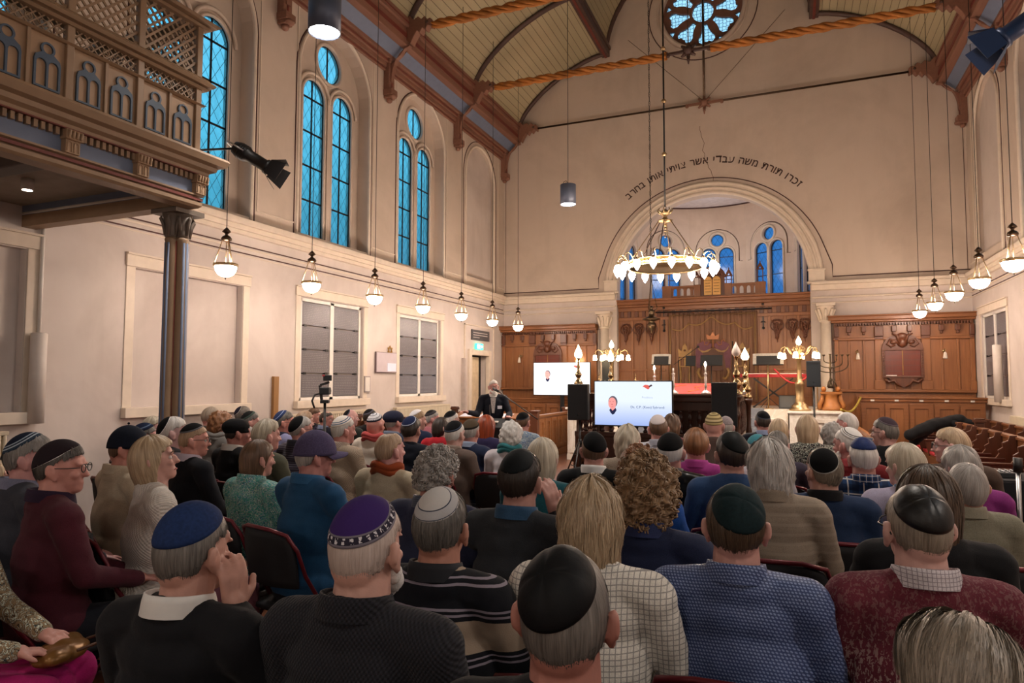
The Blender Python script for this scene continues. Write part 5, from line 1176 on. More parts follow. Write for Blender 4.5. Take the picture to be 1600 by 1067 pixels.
pew(3.40, 12.6, 15.5, -1, 'pew row against the right wall, section in front of the slabs', 4)
pew(3.40, 7.6, 12.3, -1, 'pew row against the right wall with red cushions, section nearest the camera', 7)
rl = empty('low_railing', (1.16, 0, 0), label='low light oak railing with small balusters along the right aisle', cat='railing')
m = MB(); m.bx(-.03, .03, 11.0, 14.6, .80, .86); m.bx(-.025, .025, 11.0, 14.6, .10, .16); m.build('rail', M_WOODY, rl, bevel=.006)
for i in range(30): MB().lathe([(.016, .16), (.010, .3), (.022, .5), (.012, .7), (.016, .80)], c=(0, 11.05+.12*i, 0), seg=8).build('baluster', M_WOODY, rl)
for y in (10.97, 14.63): MB().bx(-.05, .05, y-.05, y+.05, 0, .93).build('end_post', M_WOODY, rl, bevel=.006)
def lpew(x, y0, y1, lab, n, face=1): return pew(x, y0, y1, face, lab, n, False, .98, .42)
lpew(-7.02, 10.0, 12.6, 'left wall pew row beside the radiator, nearest the video camera', 4)
lpew(-7.02, 13.75, 14.6, 'left wall pew row just before the side door', 2)
r = empty('pew_partition', (0, 0, 0), label='light oak panelled pew front in the aisle between the speaker and the loudspeaker', cat='pew')
def part(y0, y1, x, n):
    MB().bx(x-.03, x, y0, y1, 0, .92).build('front_panel', M_WOODY, r)
    m = MB(); m.bx(x-.06, x+.04, y0, y1, .92, .97); m.bx(x-.03, x+.02, y0, y1, 0, .14)
    for i in range(n):
        a, b = y0+(y1-y0)*i/n, y0+(y1-y0)*(i+1)/n; m.plate(rect(a+.02, b-.02, .18, .88), [rect(a+.1, b-.1, .27, .80)], .02, O=(x, 0, 0), U=(0, 1, 0), W=(0, 0, 1))
    m.build('frame', M_WOODY, r, bevel=.006)
part(13.35, 15.4, -4.95, 5)
m = MB()
for y in (13.28, 15.45): m.bx(-5.07, -4.91, y-.07, y+.07, 0, 1.03); m.bx(-5.09, -4.89, y-.09, y+.09, 1.03, 1.07)
m.build('end_post', M_WOODK, r, bevel=.008)
r = empty('pew_desk', (0, 0, 0), label='long oak book desk in front of the left pews with white papers on it', cat='desk')
m = MB(); m.bx(-6.9, -5.15, 13.28, 13.34, 0, .90); m.build('front_panel', M_WOODH, r); m = MB(); m.add([(-6.9, 13.2, .90), (-5.15, 13.2, .90), (-5.15, 13.55, .99), (-6.9, 13.55, .99), (-6.9, 13.2, .88), (-5.15, 13.2, .88), (-5.15, 13.55, .96), (-6.9, 13.55, .96)], [(0, 1, 2, 3), (4, 7, 6, 5), (0, 4, 5, 1), (2, 6, 7, 3), (0, 3, 7, 4), (1, 5, 6, 2)]); m.build('sloping_top', M_WOODH, r)
m = MB(); m.plate(rect(-6.86, -5.2, .15, .84), [rect(-6.78+.4*i, -6.48+.4*i, .25, .76) for i in range(4)], .02, O=(0, 13.28, 0), **xz); m.build('frame', M_WOODH, r)
for i, x in enumerate((-6.6, -6.15, -5.7)):
    m = MB(); m.add([(x-.16, 13.24, .915), (x+.14, 13.26, .92), (x+.15, 13.50, .983), (x-.14, 13.48, .978), (x-.16, 13.24, .911), (x+.14, 13.26, .916), (x+.15, 13.50, .979), (x-.14, 13.48, .974)], [(0, 1, 2, 3), (4, 7, 6, 5), (0, 4, 5, 1), (2, 6, 7, 3), (0, 3, 7, 4), (1, 5, 6, 2)]); m.build('open_booklet', plain('paper_white', 'cfd3e4', .7, 0, .06), label='white open booklet on the left pew desk, %s from the wall' % ORD[i], cat='booklet', group='booklets on the pew desk')
# ------------------------------------------------------------------ lectern + microphone of the speaker, video camera
LCX, LCY = -4.32, 9.55
lc = empty('lectern', (LCX, LCY, 0), .25, label='black lectern with clear sides standing in front of the speaker', cat='lectern')
MB().bx(-.30, .30, -.06, .20, .0, .06).build('base', M_BLACK, lc, bevel=.01)
m = MB(); m.bx(-.22, -.18, -.02, .12, .06, .98); m.bx(.18, .22, -.02, .12, .06, .98); m.bx(-.18, .18, .02, .05, .2, .95); m.build('column', M_BLACKP, lc)
m = MB(); m.add([(-.30, -.12, .98), (.30, -.12, .98), (.30, .26, 1.10), (-.30, .26, 1.10), (-.30, -.12, .95), (.30, -.12, .95), (.30, .26, 1.07), (-.30, .26, 1.07)], [(0, 1, 2, 3), (4, 7, 6, 5), (0, 4, 5, 1), (2, 6, 7, 3), (0, 3, 7, 4), (1, 5, 6, 2)]); m.build('reading_top', M_BLACKP, lc)
MB().tube([(0, -.05, 1.0), (0, -.06, 1.12), (-.02, .02, 1.24), (-.03, .08, 1.32)], .006, 6).build('gooseneck_microphone', M_BLACK, lc)
MB().bx(-.12, .10, -.02, .16, 1.045, 1.065).build('paper_stack', M_WHITE, lc)
mc = empty('microphone_stand', (-3.62, 9.2, 0), label='black boom microphone stand reaching from the right to the speaker', cat='microphone stand')
MB().cyl((0, 0, .02), (0, 0, 1.22), .011, seg=8).build('pole', M_BLACK, mc); MB().cyl((.22, -.04, 1.14), (-.66, .55, 1.53), .009, seg=6).build('boom', M_BLACK, mc); MB().cyl((-.66, .55, 1.53), (-.78, .63, 1.57), .02, .024, seg=10).build('microphone', M_BLACKP, mc)
for i in range(3): a = 2*pi*i/3; MB().cyl((0, 0, .12), (.3*cos(a), .3*sin(a), .01), .009, seg=6).build('leg', M_BLACK, mc)
tripod(-5.30, 6.75, 1.42, 'black camera tripod rising above the audience at the left wall', .45, .95, name='camera_tripod', cat='tripod')
vc = empty('video_camera', (-5.30, 6.75, 1.42), .5, label='black video camera on a gimbal above the audience at the left', cat='camera')
m = MB(); m.bx(-.05, .05, -.06, .06, 0, .04); m.bar((-.04, 0, .04), (-.06, -.02, .22), .03); m.bar((-.06, -.02, .22), (.05, .0, .26), .03); m.build('gimbal_arm', M_BLACK, vc, bevel=.006)
MB().box((0, .0, .15), (.12, .16, .09)).build('camera_body', M_BLACKP, vc, bevel=.012); MB().cyl((0, .08, .15), (0, .19, .15), .04, .045, seg=16).build('lens', M_BLACK, vc)
MB().box((.03, -.02, .31), (.10, .05, .07)).build('monitor', M_BLACKP, vc, bevel=.006); MB().bx(-.03, .0, -.05, -.03, .33, .35).build('red_tally', plain('tally_red', 'a01828', .5), vc)
MB().tube([(-.06, .0, .12), (-.12, -.04, .10), (-.14, -.08, .03), (-.11, -.08, -.06)], .012, 6).build('handle', M_BLACK, vc)
# plant on a red draped table by the left wall
r = empty('side_table', (-6.45, 5.7, 0), label='small table with red top in front of the left wall behind the seats', cat='table')
MB().bx(-.45, .45, -.28, .28, .84, .87).build('table_top', M_RED, r, bevel=.006)
for a in (-.4, .4):
    for b in (-.23, .23): MB().bx(a-.02, a+.02, b-.02, b+.02, 0, .84).build('leg', M_BLACK, r)
r = empty('potted_plant', (-6.35, 5.65, .87), label='small green plant in a pot on the red side table', cat='plant')
MB().lathe([(.04, 0), (.055, .09), (.05, .09)], seg=14).build('pot', plain('terracotta', '9c6a4c', .7), r)
random.seed(4); m = MB()
for i in range(34):
    a = random.uniform(0, 2*pi); e_ = random.uniform(.1, 1.2); L_ = random.uniform(.08, .19); d_ = V((cos(a)*cos(e_), sin(a)*cos(e_), sin(e_))); b_ = V((0, 0, .09)); t_ = b_+d_*L_; sd = d_.cross(V((0, 0, 1))).normalized()*.022
    m.add([b_+d_*L_*.4, b_+d_*L_*.7+sd, t_, b_+d_*L_*.7-sd], [(0, 1, 2, 3)])
m.build('leaves', plain('leaf_green', '34563a', .5, 0, .25), r)
# ------------------------------------------------------------------ people
rng = np.random.default_rng(11)
def caps(p, q, r1, r2, seg=12, n=5):
    """closed tapered capsule as (verts, faces)"""
    p = np.array(p, float); q = np.array(q, float); d = q-p; L = np.linalg.norm(d); d = d/max(L, 1e-9)
    u = np.cross(d, [0, 0, 1.0]) if abs(d[2]) < .95 else np.cross(d, [0, 1.0, 0]); u /= np.linalg.norm(u); w = np.cross(d, u)
    rings = []
    for i in range(1, n+1): a = pi/2*(1-i/n); rings.append((p-d*r1*sin(a), r1*cos(a)))
    for i in range(0, n): a = pi/2*i/n; rings.append((q+d*r2*sin(a), r2*cos(a)))
    t = np.arange(seg)*2*pi/seg; vs = [p-d*r1]
    for c, r in rings: vs += [c+r*(cos(a)*u+sin(a)*w) for a in t]
    vs.append(q+d*r2); fs = []; m = len(rings)
    for k in range(seg): fs.append((0, 1+(k+1) % seg, 1+k))
    for j in range(m-1):
        for k in range(seg): l = (k+1) % seg; fs.append((1+j*seg+k, 1+j*seg+l, 1+(j+1)*seg+l, 1+(j+1)*seg+k))
    e = 1+m*seg
    for k in range(seg): fs.append((e, 1+(m-1)*seg+k, 1+(m-1)*seg+(k+1) % seg))
    return np.array(vs), fs
_US = {}
def ell(c, r, M=None, seg=20):
    if seg not in _US:
        vs = [(0, 0, 1.0)]; fs = []; n = seg//2
        for j in range(1, n): t = pi*j/n; vs += [(sin(t)*cos(2*pi*i/seg), sin(t)*sin(2*pi*i/seg), cos(t)) for i in range(seg)]
        vs.append((0, 0, -1.0))
        for k in range(seg): fs.append((0, 1+k, 1+(k+1) % seg))
        for j in range(n-2):
            for k in range(seg): l = (k+1) % seg; fs.append((1+j*seg+k, 1+(j+1)*seg+k, 1+(j+1)*seg+l, 1+j*seg+l))
        e = len(vs)-1
        for k in range(seg): fs.append((e, 1+(n-2)*seg+(k+1) % seg, 1+(n-2)*seg+k))
        _US[seg] = (np.array(vs), fs)
    v, f = _US[seg]; v = v*np.array(r)
    if M is not None: v = v @ np.array(M.to_3x3()).T
    return v+np.array(c), f
def blob(prims, voxel, smooth=3, disp=None):
    """union of closed prims -> one continuous surface (verts, faces)"""
    vs = []; fs = []; b = 0
    for v, f in prims: vs.append(v); fs += [tuple(b+i for i in q) for q in f]; b += len(v)
    me = bpy.data.meshes.new('tmp'); me.from_pydata(np.vstack(vs).tolist(), [], fs)
    bm = bmesh.new(); bm.from_mesh(me); bmesh.ops.recalc_face_normals(bm, faces=bm.faces); bm.to_mesh(me); bm.free()
    o = bpy.data.objects.new('tmp', me); COL.objects.link(o)
    r = o.modifiers.new('r', 'REMESH'); r.mode = 'VOXEL'; r.voxel_size = voxel; r.use_smooth_shade = True
    if smooth: s = o.modifiers.new('s', 'SMOOTH'); s.factor = .5; s.iterations = smooth
    dg = bpy.context.evaluated_depsgraph_get(); dg.update()
    ev = o.evaluated_get(dg); out = bpy.data.meshes.new_from_object(ev)
    bpy.data.objects.remove(o); bpy.data.meshes.remove(me)
    if disp:
        n = len(out.vertices); co = np.empty(n*3); out.vertices.foreach_get('co', co); co = co.reshape(-1, 3)
        no = np.empty(n*3); out.vertex_normals.foreach_get('vector', no); no = no.reshape(-1, 3)
        co = co+no*disp(co)[:, None]; out.vertices.foreach_set('co', co.ravel())
    out.polygons.foreach_set('use_smooth', [True]*len(out.polygons)); out.update()
    return out
def mesh_obj(me, name, mats, parent, label=None):
    me.name = name; me.materials.clear()
    for m in (mats if isinstance(mats, (list, tuple)) else [mats]): me.materials.append(m)
    o = bpy.data.objects.new(name, me); COL.objects.link(o); o.parent = parent
    if label: o['label'] = label
    return o
def snoise(p, f, seed=0):
    """cheap smooth pseudo noise in [-1,1]"""
    s = seed*1.7
    return (np.sin(p[:, 0]*f+s+1.3*np.sin(p[:, 2]*f*.8+s))*np.cos(p[:, 1]*f*1.1+s*2)+np.sin(p[:, 2]*f*.9+2*s+1.1*np.sin(p[:, 0]*f*.7)))*.5
HR = (.076, .098, .118)
def hand(wr, dirv, palm, side, curl=.5, s=1.0):
    """five separate fingers; wr wrist, dirv pointing direction, palm normal, side=+1 thumb on left of direction"""
    W = V(wr); D = V(dirv).normalized(); Nn = V(palm); Nn = (Nn-D*Nn.dot(D)).normalized(); S = D.cross(Nn)*side; P = []
    P.append(caps(W-D*.03, W+D*.02, .026*s, .028*s)); c = W+D*.045*s
    for k in (-1, 0, 1): P.append(caps(W+S*(.018*k*s)+D*.015*s, W+S*(.026*k*s)+D*.078*s, .015*s, .013*s, 8, 3))
    for i, (off, ln) in enumerate(((.030, .066), (.011, .075), (-.010, .070), (-.030, .056))):
        b = W+S*(off*s)+D*.082*s; a1 = curl*.9; a2 = curl*1.9; a3 = curl*2.5
        spread = S*(off*1.6)
        d1 = (D*cos(a1)+Nn*sin(a1)+spread).normalized(); d2 = (D*cos(a2)+Nn*sin(a2)+spread).normalized(); d3 = (D*cos(a3)+Nn*sin(a3)+spread).normalized()
        p1 = b+d1*ln*.45*s; p2 = p1+d2*ln*.32*s; p3 = p2+d3*ln*.25*s
        r = .0092*s
        P += [caps(b, p1, r, r*.95, 8, 3), caps(p1, p2, r*.95, r*.88, 8, 3), caps(p2, p3, r*.88, r*.75, 8, 3)]
    b = W+S*.026*s+D*.022*s; d = (D*.65+S*.72+Nn*.25).normalized(); p1 = b+d*.036*s; d2 = (D*.85+S*.3+Nn*.4).normalized(); p2 = p1+d2*.03*s
    P += [caps(b, p1, .013*s, .011*s, 8, 3), caps(p1, p2, .011*s, .009*s, 8, 3)]
    return P
POSES = {  # elbow / wrist / hand-direction per side in seated local coords
    'lap': [((-.25, .07, .76), (-.10, .33, .665), (.45, .85, -.15)), ((.25, .07, .76), (.10, .33, .665), (-.45, .85, -.15))],
    'wide': [((-.27, .10, .75), (-.15, .36, .63), (.1, 1, -.1)), ((.27, .10, .75), (.15, .36, .63), (-.1, 1, -.1))],
    'fold': [((-.26, .12, .78), (.02, .27, .80), (1, .1, .05)), ((.26, .12, .78), (-.02, .30, .76), (-1, .1, .05))],
    'rchin': [((-.25, .07, .76), (-.08, .30, .68), (.6, .8, 0)), ((.17, .24, .86), (.095, .12, 1.04), (-.05, -.03, 1))],
    'lchin': [((-.17, .24, .86), (-.095, .12, 1.04), (.05, -.03, 1)), ((.25, .07, .76), (.08, .30, .68), (-.6, .8, 0))],
    'bothear': [((-.27, .16, .90), (-.105, .12, 1.06), (.15, -.05, 1)), ((.27, .16, .90), (.115, .11, 1.07), (-.12, -.15, 1))],
}
def person(loc, rz, label, s=1.0, top=('plain', '333a4c'), legs='20222c', skin='c99a80', hair=None, cap=None, pose='lap', hy=0, hp=0, build=1.0, voxel=.012, hv=.010,
           collar=None, glasses=False, face=False, beard=None, stand=False, lean=0, skirt=False, bag=None, scarf=None, thick=1.0, near=False, neckline=None, shl=1.0):
    R = empty('person', loc, rz, label=label, cat='person'); R.scale = (s, s, s)
    dz = .0
    if stand: dz = .39
    hyr, hpr = radians(hy), radians(hp)
    nb = V((0, .0+lean*.5, 1.045+dz)); HM3 = Matrix.Rotation(hyr, 4, 'Z') @ Matrix.Rotation(-hpr, 4, 'X')
    hc = nb+HM3 @ V((0, .028, .155)); HM = Matrix.Translation(hc) @ HM3
    def H(x, y, z): return tuple(HM @ V((x, y, z)))
    def HE(c, r): return ell(H(*c), r, HM3)
    seatz = .50+dz
    # --- body (skin)
    P = [HE((0, -.008, .012), (.074, .095, .103)), HE((0, .030, -.035), (.056, .060, .078)), HE((0, .062, -.085), (.030, .028, .026)), HE((0, -.045, -.02), (.062, .052, .068)), HE((0, .072, .035), (.050, .018, .026))]
    P += [HE((0, .093, -.012), (.011, .016, .024)), HE((0, .105, -.028), (.014, .014, .012)), HE((-.034, .072, -.025), (.020, .016, .016)), HE((.034, .072, -.025), (.020, .016, .016)), HE((0, .083, -.062), (.021, .011, .007)), HE((0, .082, -.072), (.018, .010, .007))]
    for sd in (-1, 1):
        P += [HE((sd*.083, -.004, -.010), (.010, .020, .031)), HE((sd*.092, -.018, .002), (.009, .010, .026)), HE((sd*.081, .006, -.036), (.009, .010, .014)), HE((sd*.088, -.012, .018), (.009, .014, .012))]
        P += [HE((sd*.026, .090, .020), (.018, .008, .006))]
    P += [caps(nb+V((0, -.01, -.10)), HM @ V((0, -.012, -.05)), .074*build**.5, .062*build**.4)]
    P += [caps((0, -.01, seatz+.1), (0, lean*.3, .95+dz), .10, .09)]
    ar = POSES[pose] if isinstance(pose, str) else pose
    shx = .185*shl*(.5+.5*build)
    L_ = V((0, lean, 0)); arms = []
    for i, (e, w_, hd) in enumerate(ar):
        sd = -1 if i == 0 else 1
        up = V((0, 0, dz)); S0 = V((sd*shx, .0+lean*.45, 1.015+dz)); E = V(e)+up+L_*.3; Wr = V(w_)+up+L_*.4
        arms.append((S0, E, Wr, V(hd)))
        P += [caps(S0, E, .04, .034), caps(E, Wr, .034, .024), caps(V((sd*.05, 0, 1.0+dz)), S0, .05, .04)]
        pn = V((-sd*.9, 0, -.3)) if abs(hd[2]) > .8 else V((0, .2, -1))
        if abs(hd[2]) > .8: pn = V((-sd*.6, .3, 0))
        P += hand(Wr, hd, pn, 1 if i == 0 else -1, .35 if stand else .45)
    knees = []
    for sd in (-1, 1):
        Hj = V((sd*.095, 0, seatz)); 
        if stand: K = V((sd*.10, .02, .49)); A = V((sd*.11, -.01, .10))
        else: K = V((sd*.13, .44, .50)); A = V((sd*.13, .42+.04*sd, .10))
        knees.append((Hj, K, A)); P += [caps(Hj, K, .06, .05), caps(K, A, .045, .035), caps(A, A+V((0, .13, -.05)), .035, .028)]
    me = blob(P, hv, 1)
    q_ = [int(skin[i:i+2], 16) for i in (0, 2, 4)]; skin = '%02x%02x%02x' % (int(q_[0]*.96), int(q_[1]*.97), int(min(255, q_[2]*1.06)))
    sm = plain('skin_'+skin, skin, .5, 0, .08, 30, .1, 180)
    mesh_obj(me, 'body', sm, R)
    # --- garment
    b = build
    G = [ell((0, -.005+lean*.05, .62+dz), (.165*b, .125*b, .17)), ell((0, .0+lean*.2, .80+dz), (.180*b, .122*b, .20)), ell((0, .0+lean*.35, .95+dz), (.175*shl*(.6+.4*b), .112, .12)), ell((0, -.015+lean*.45, 1.035+dz), (.13, .085, .075)), ell((0, -.01, seatz+.04), (.185*b, .15*b, .12))]
    G += [caps((-.05, -.015+lean*.5, 1.045+dz), (.05, -.015+lean*.5, 1.045+dz), .066, .066), ell((0, -.02+lean*.5, 1.075+dz), (.070*b**.4, .070*b**.4, .045))]
    for i, (S0, E, Wr, hd) in enumerate(arms):
        k = thick; sd = -1 if i == 0 else 1
        G += [caps(V((sd*.05, -.005+lean*.45, 1.035+dz)), S0+V((-sd*.01, 0, -.005)), .064*k, .072*k), ell(tuple(S0+V((0, 0, -.015))), (.068*k, .072*k, .070*k)), caps(S0+V((0, 0, -.03)), E, .066*k, .054*k), caps(E, Wr-(Wr-E).normalized()*.01, .054*k, .040*k)]
    if top[0] in ('suit', 'jacket') or stand: G += [ell((0, -.01, .55+dz), (.19*b, .15*b, .12))]
    sdv = random.random()*50
    def wr(co):
        f = snoise(co, 26, sdv)*.55+snoise(co*np.array([1, 1, 1.6]), 55, sdv+3)*.45
        return f*.0042
    gm = blob(G, voxel, 3, wr); mesh_obj(gm, {'suit': 'suit_jacket', 'jacket': 'jacket', 'knit': 'sweater', 'shirt': 'shirt'}.get(top[0], 'sweater'), top[1] if not isinstance(top[1], str) else fabric(top[1]), R)
    # --- trousers / skirt
    T = [ell((0, 0, seatz), (.18*b, .15*b, .10))]
    for Hj, K, A in knees:
        if skirt and not stand: T += [caps(Hj+V((0, .05, .01)), K, .105, .085), caps(K, V((A.x, A.y, .28)), .08, .085)]
        else: T += [caps(Hj, K, .092*b, .07), caps(K, A+V((0, 0, .02)), .068, .058)]
    if skirt and not stand: T += [caps((0, .1, seatz-.01), (0, .42, .49), .09, .08)]
    mesh_obj(blob(T, max(voxel*1.4, .016), 3, wr), 'skirt' if skirt else 'trousers', legs if not isinstance(legs, str) else fabric(legs), R)
    for Hj, K, A in knees:
        m = [ell((A.x, A.y+.065, .042), (.045, .13, .036)), ell((A.x, A.y-.01, .06), (.04, .05, .05))]
        mesh_obj(blob(m, .016, 1), 'shoe', plain('shoe_leather', '17120f', .35), R)
    # --- collar
    if collar:
        m = MB(); n_ = 28; cm = collar if not isinstance(collar, str) else fabric(collar)
        for rr, zz in ((.084, .0), (.079, .035), (.075, .052), (.070, .052), (.070, .02)):
            for i in range(n_):
                a = 2*pi*i/n_; front = max(0, sin(a)); m.v.append((rr*b**.4*cos(a)*1.04, -.012+lean*.5+rr*1.08*b**.4*sin(a)+.006*(front), 1.06+dz+zz-.022*front+.012*max(0, -sin(a))))
        for j in range(4):
            for i in range(n_): k = (i+1) % n_; m.f.append((j*n_+i, j*n_+k, (j+1)*n_+k, (j+1)*n_+i)); m.m.append(0); m.s.append(True)
        m.build('collar', cm, R)
    if scarf:
        m = MB(); n_ = 30
        for q in range(2): m.tube([(.080*cos(a)*1.12, -.01+lean*.5+.084*sin(a), 1.075+dz+.03*q+.012*sin(3*a+q)-.012*sin(a)) for a in [2*pi*i/n_ for i in range(n_)]], .026, 8, closed=True)
        m.build('scarf', fabric(scarf), R)
    hr = None
    if hair: hr = make_hair(R, HM, hair, near)
    if beard: make_beard(R, HM, beard)
    if cap: make_cap(R, HM, cap, hr)
    if glasses:
        m = MB()
        for sd in (-1, 1):
            m.tube([H(sd*.032+.024*cos(a), .104, .005+.018*sin(a)) for a in [2*pi*i/14 for i in range(14)]], .0022, 5, closed=True)
            m.tube([H(sd*.056, .100, .010), H(sd*.080, .06, .010), H(sd*.085, -.01, .012), H(sd*.084, -.03, -.005)], .002, 5)
        m.tube([H(-.009, .106, .008), H(.009, .106, .008)], .002, 5); m.build('glasses', M_BLACK, R)
    if face:
        for sd in (-1, 1):
            m = MB(); m.ball(H(sd*.031, .0775, .002), .0105, 12); e_ = m.build('eye', plain('eye_white', 'd8d0cc', .2, 0, 0), R); q = MB(); q.ball(H(sd*.031, .0845, .002), .0052, 8); q.build('iris', plain('iris_dark', '2b2622', .2, 0, 0), e_)
            m = MB(); m.tube([H(sd*.015, .094, .024), H(sd*.03, .093, .030), H(sd*.047, .084, .024)], [.003, .0036, .002], 5); m.build('eyebrow', fabric('8a8078') if hair and hair[1] in ('white', 'grey') else fabric('5a4433'), R)
        m = MB(); m.tube([H(-.021, .084, -.067), H(-.008, .0925, -.064), H(0, .093, -.066), H(.008, .0925, -.064), H(.021, .084, -.067)], [.002, .004, .0045, .004, .002], 6); m.build('lips', plain('lip_rose', 'a8605a', .45), R)
    return R
HC = {'white': ('dedad6', '9c9690'), 'grey': ('b4afaa', '66605c'), 'dgrey': ('7e7872', '2b2826'), 'dark': ('42352e', '110d0b'), 'brown': ('775a44', '2e1e15'), 'lbrown': ('a98a68', '4d3726'), 'blonde': ('d6bf9e', '6b5038'), 'gblonde': ('cfc5b0', '7e7060'), 'red': ('b24c22', '431408'), 'sand': ('b89c80', '70553f'), 'copper': ('a5714a', '482a19'), 'bgrey': ('a39686', '4a4036'), 'dkbrown': ('64503f', '281c16'), 'fuzz': ('c4b4ac', '95857c')}
def hair_mat(k):
    n = 'hair_'+k
    if n in MC: return MC[n]
    t = NT(n); a, b = HC[k]; u = t.co('UV', (95, 2.4, 1)); n1 = t.noise(u, 1.0, 5, .65, .3); n2 = t.noise(t.co('UV', (14, 1.2, 1)), 1.0, 2)
    c = t.ramp(n1, [(.32, srgb(b)), (.68, srgb(a))]); t.col(t.mix(.35, c, t.ramp(n2, [(.3, srgb(b)), (.7, srgb(a))]))); t.set(.42, 0, .4); t.bump(n1, .5, .004); MC[n] = t.mat; return t.mat
def make_hair(R, HM, spec, near):
    """spec: (style, colour, opts) -> hair shell following the skull; returns thickness at crown"""
    style, colr = spec[0], spec[1]; o = spec[2] if len(spec) > 2 else {}
    nA = 120 if near else 64; nT = 40 if near else 20
    if near and style[:4] == 'curl': nA, nT = 180, 60
    th = {'short': .010, 'crop': .005, 'fringe': .010, 'bob': .017, 'long': .016, 'curly': .030, 'wavy': .019, 'thick': .016, 'curlylong': .028}[style]*o.get('t', 1)
    L = {'bob': .10, 'long': .30, 'curly': .035, 'wavy': .06, 'curlylong': .12}.get(style, 0)*o.get('L', 1)
    inner = o.get('bald', 0)   # polar angle (deg) of bare crown
    V_ = []; UVs = []; sd = random.random()*9
    rs = random.Random(int(sd*1000))
    ph = [rs.uniform(0, 6.28) for _ in range(8)]
    for i in range(nA):
        az = 2*pi*i/nA           # 0 = front (+y)
        fr = cos(az)             # 1 front, -1 back
        tmax = 98-40*max(0, fr)**.7+24*max(0, -fr)**.8+2.2*sin(az*17+ph[6])+1.5*sin(az*41+ph[7])
        if style in ('short', 'crop', 'fringe', 'thick'):
            tmax = 92-36*max(0, fr)**.6+32*max(0, -fr)**.7
            if abs(fr) < .35: tmax -= 9
            tmax += 1.5*sin(az*19+ph[6])+1.2*sin(az*43+ph[7])
        t0 = radians(inner*(1+.25*fr)); t1 = radians(tmax)
        hang = L*(0 if fr > .45 else min(1, (.45-fr)/.45)) if L else 0
        arc = (t1-t0)*.1; tot = arc+hang*(1+.06*sin(az*11+ph[5])+.05*sin(az*29+ph[4]))
        for j in range(nT+1):
            v = j/nT; d = v*tot
            if d <= arc or hang == 0:
                t = t0+(t1-t0)*min(1, d/arc); base = V((sin(az)*sin(t)*.079, cos(az)*sin(t)*.101, cos(t)*.112+.006)); nn = V((sin(az)*sin(t), cos(az)*sin(t), cos(t)*.9)); drop = 0
                if t > pi/2 and hang > 0: # do not tuck under for long styles
                    base = V((sin(az)*.079, cos(az)*.101, cos(t)*.112+.006)); nn = V((sin(az), cos(az), 0))
            else:
                q = (d-arc); base = V((sin(az)*.079*(1-.22*q/max(L, .01)), cos(az)*.101*(1-.20*q/max(L, .01)), cos(t1)*.112+.006-q)); nn = V((sin(az), cos(az), 0)).normalized(); drop = q
            k = th*(1.0-.15*v)
            if not L: k *= min(1, (1.02-v)*3.2)**.8 if v > .6 else 1
            if inner: k *= min(1, v*5+.15)
            rid = sin(az*23+ph[0]+2.2*sin(v*5+ph[1]))*.09+sin(az*47+ph[2]+3*v)*.07+sin(az*9+ph[3]+1.5*v)*.10
            if style in ('curly', 'curlylong'):
                x, y, z = base*1.0
                rid = .42*sin(x*115+ph[0]+2*sin(z*80))*sin(z*120+ph[1]+1.5*sin(y*90))+.34*sin(y*125+ph[2])*sin(z*105+x*90+ph[3])+.15*sin(az*31+z*190)
            elif style == 'wavy': rid += .26*sin(base.z*62+ph[4]+2.5*sin(az*4+ph[5]))+.16*sin(az*13+base.z*50+ph[6])
            else: rid *= .6 if style in ('crop',) else 1
            if style in ('bob', 'long') and v > .9: k *= 1-.3*(v-.9)/.1
            V_.append(base+nn*(k*(1+rid))); UVs.append((i/nA, v))
        # tuck the tips inwards
        V_.append(base-nn*.02+V((0, 0, .004))); UVs.append((i/nA, 1.02))
    if o.get('pole'):
        Rp = Matrix.Rotation(radians(o['pole']), 3, 'X') @ Matrix.Rotation(radians(o.get('pole2', 0)), 3, 'Y')
        V_ = [V((q.x*.079, q.y*.101, q.z*.112)) for q in [Rp @ V((p.x/.079, p.y/.101, p.z/.112)) for p in V_]]
    m = MB(); n = nT+2
    m.v = [tuple(HM @ p) for p in V_]
    for i in range(nA):
        k = (i+1) % nA
        for j in range(n-1): m.f.append((i*n+j, i*n+j+1, k*n+j+1, k*n+j)); m.m.append(0); m.s.append(True)
    if inner == 0: m.f.append(tuple(i*n for i in range(nA))); m.m.append(0); m.s.append(True)
    uv = list(UVs)
    if style[:4] == 'curl' and (near or o.get('c')):
        for q in range(620 if near else 260):
            i = rs.randrange(nA); j = rs.randrange(1, nT+1); c0 = V_[i*n+j]; nn_ = V((c0.x, c0.y, c0.z*.6)).normalized(); a1 = nn_.orthogonal().normalized(); a2 = nn_.cross(a1); a3 = rs.uniform(0, 6.28); ax_ = (a1*cos(a3)+a2*sin(a3)); bx_ = nn_.cross(ax_); rr = rs.uniform(.006, .012); L2 = rs.uniform(.008, .022); tn = rs.uniform(1.1, 2.0)
            P_ = [c0-nn_*.003+ax_*(L2*(k/11-.5))+(bx_*cos(tn*6.28*k/11)+nn_*sin(tn*6.28*k/11))*rr for k in range(12)]
            b0 = len(m.v); m.tube([HM @ p for p in P_], [.0030 if 0 < k < 11 else .0012 for k in range(12)], 5); uv += [(rs.random(), .3)]*(len(m.v)-b0)
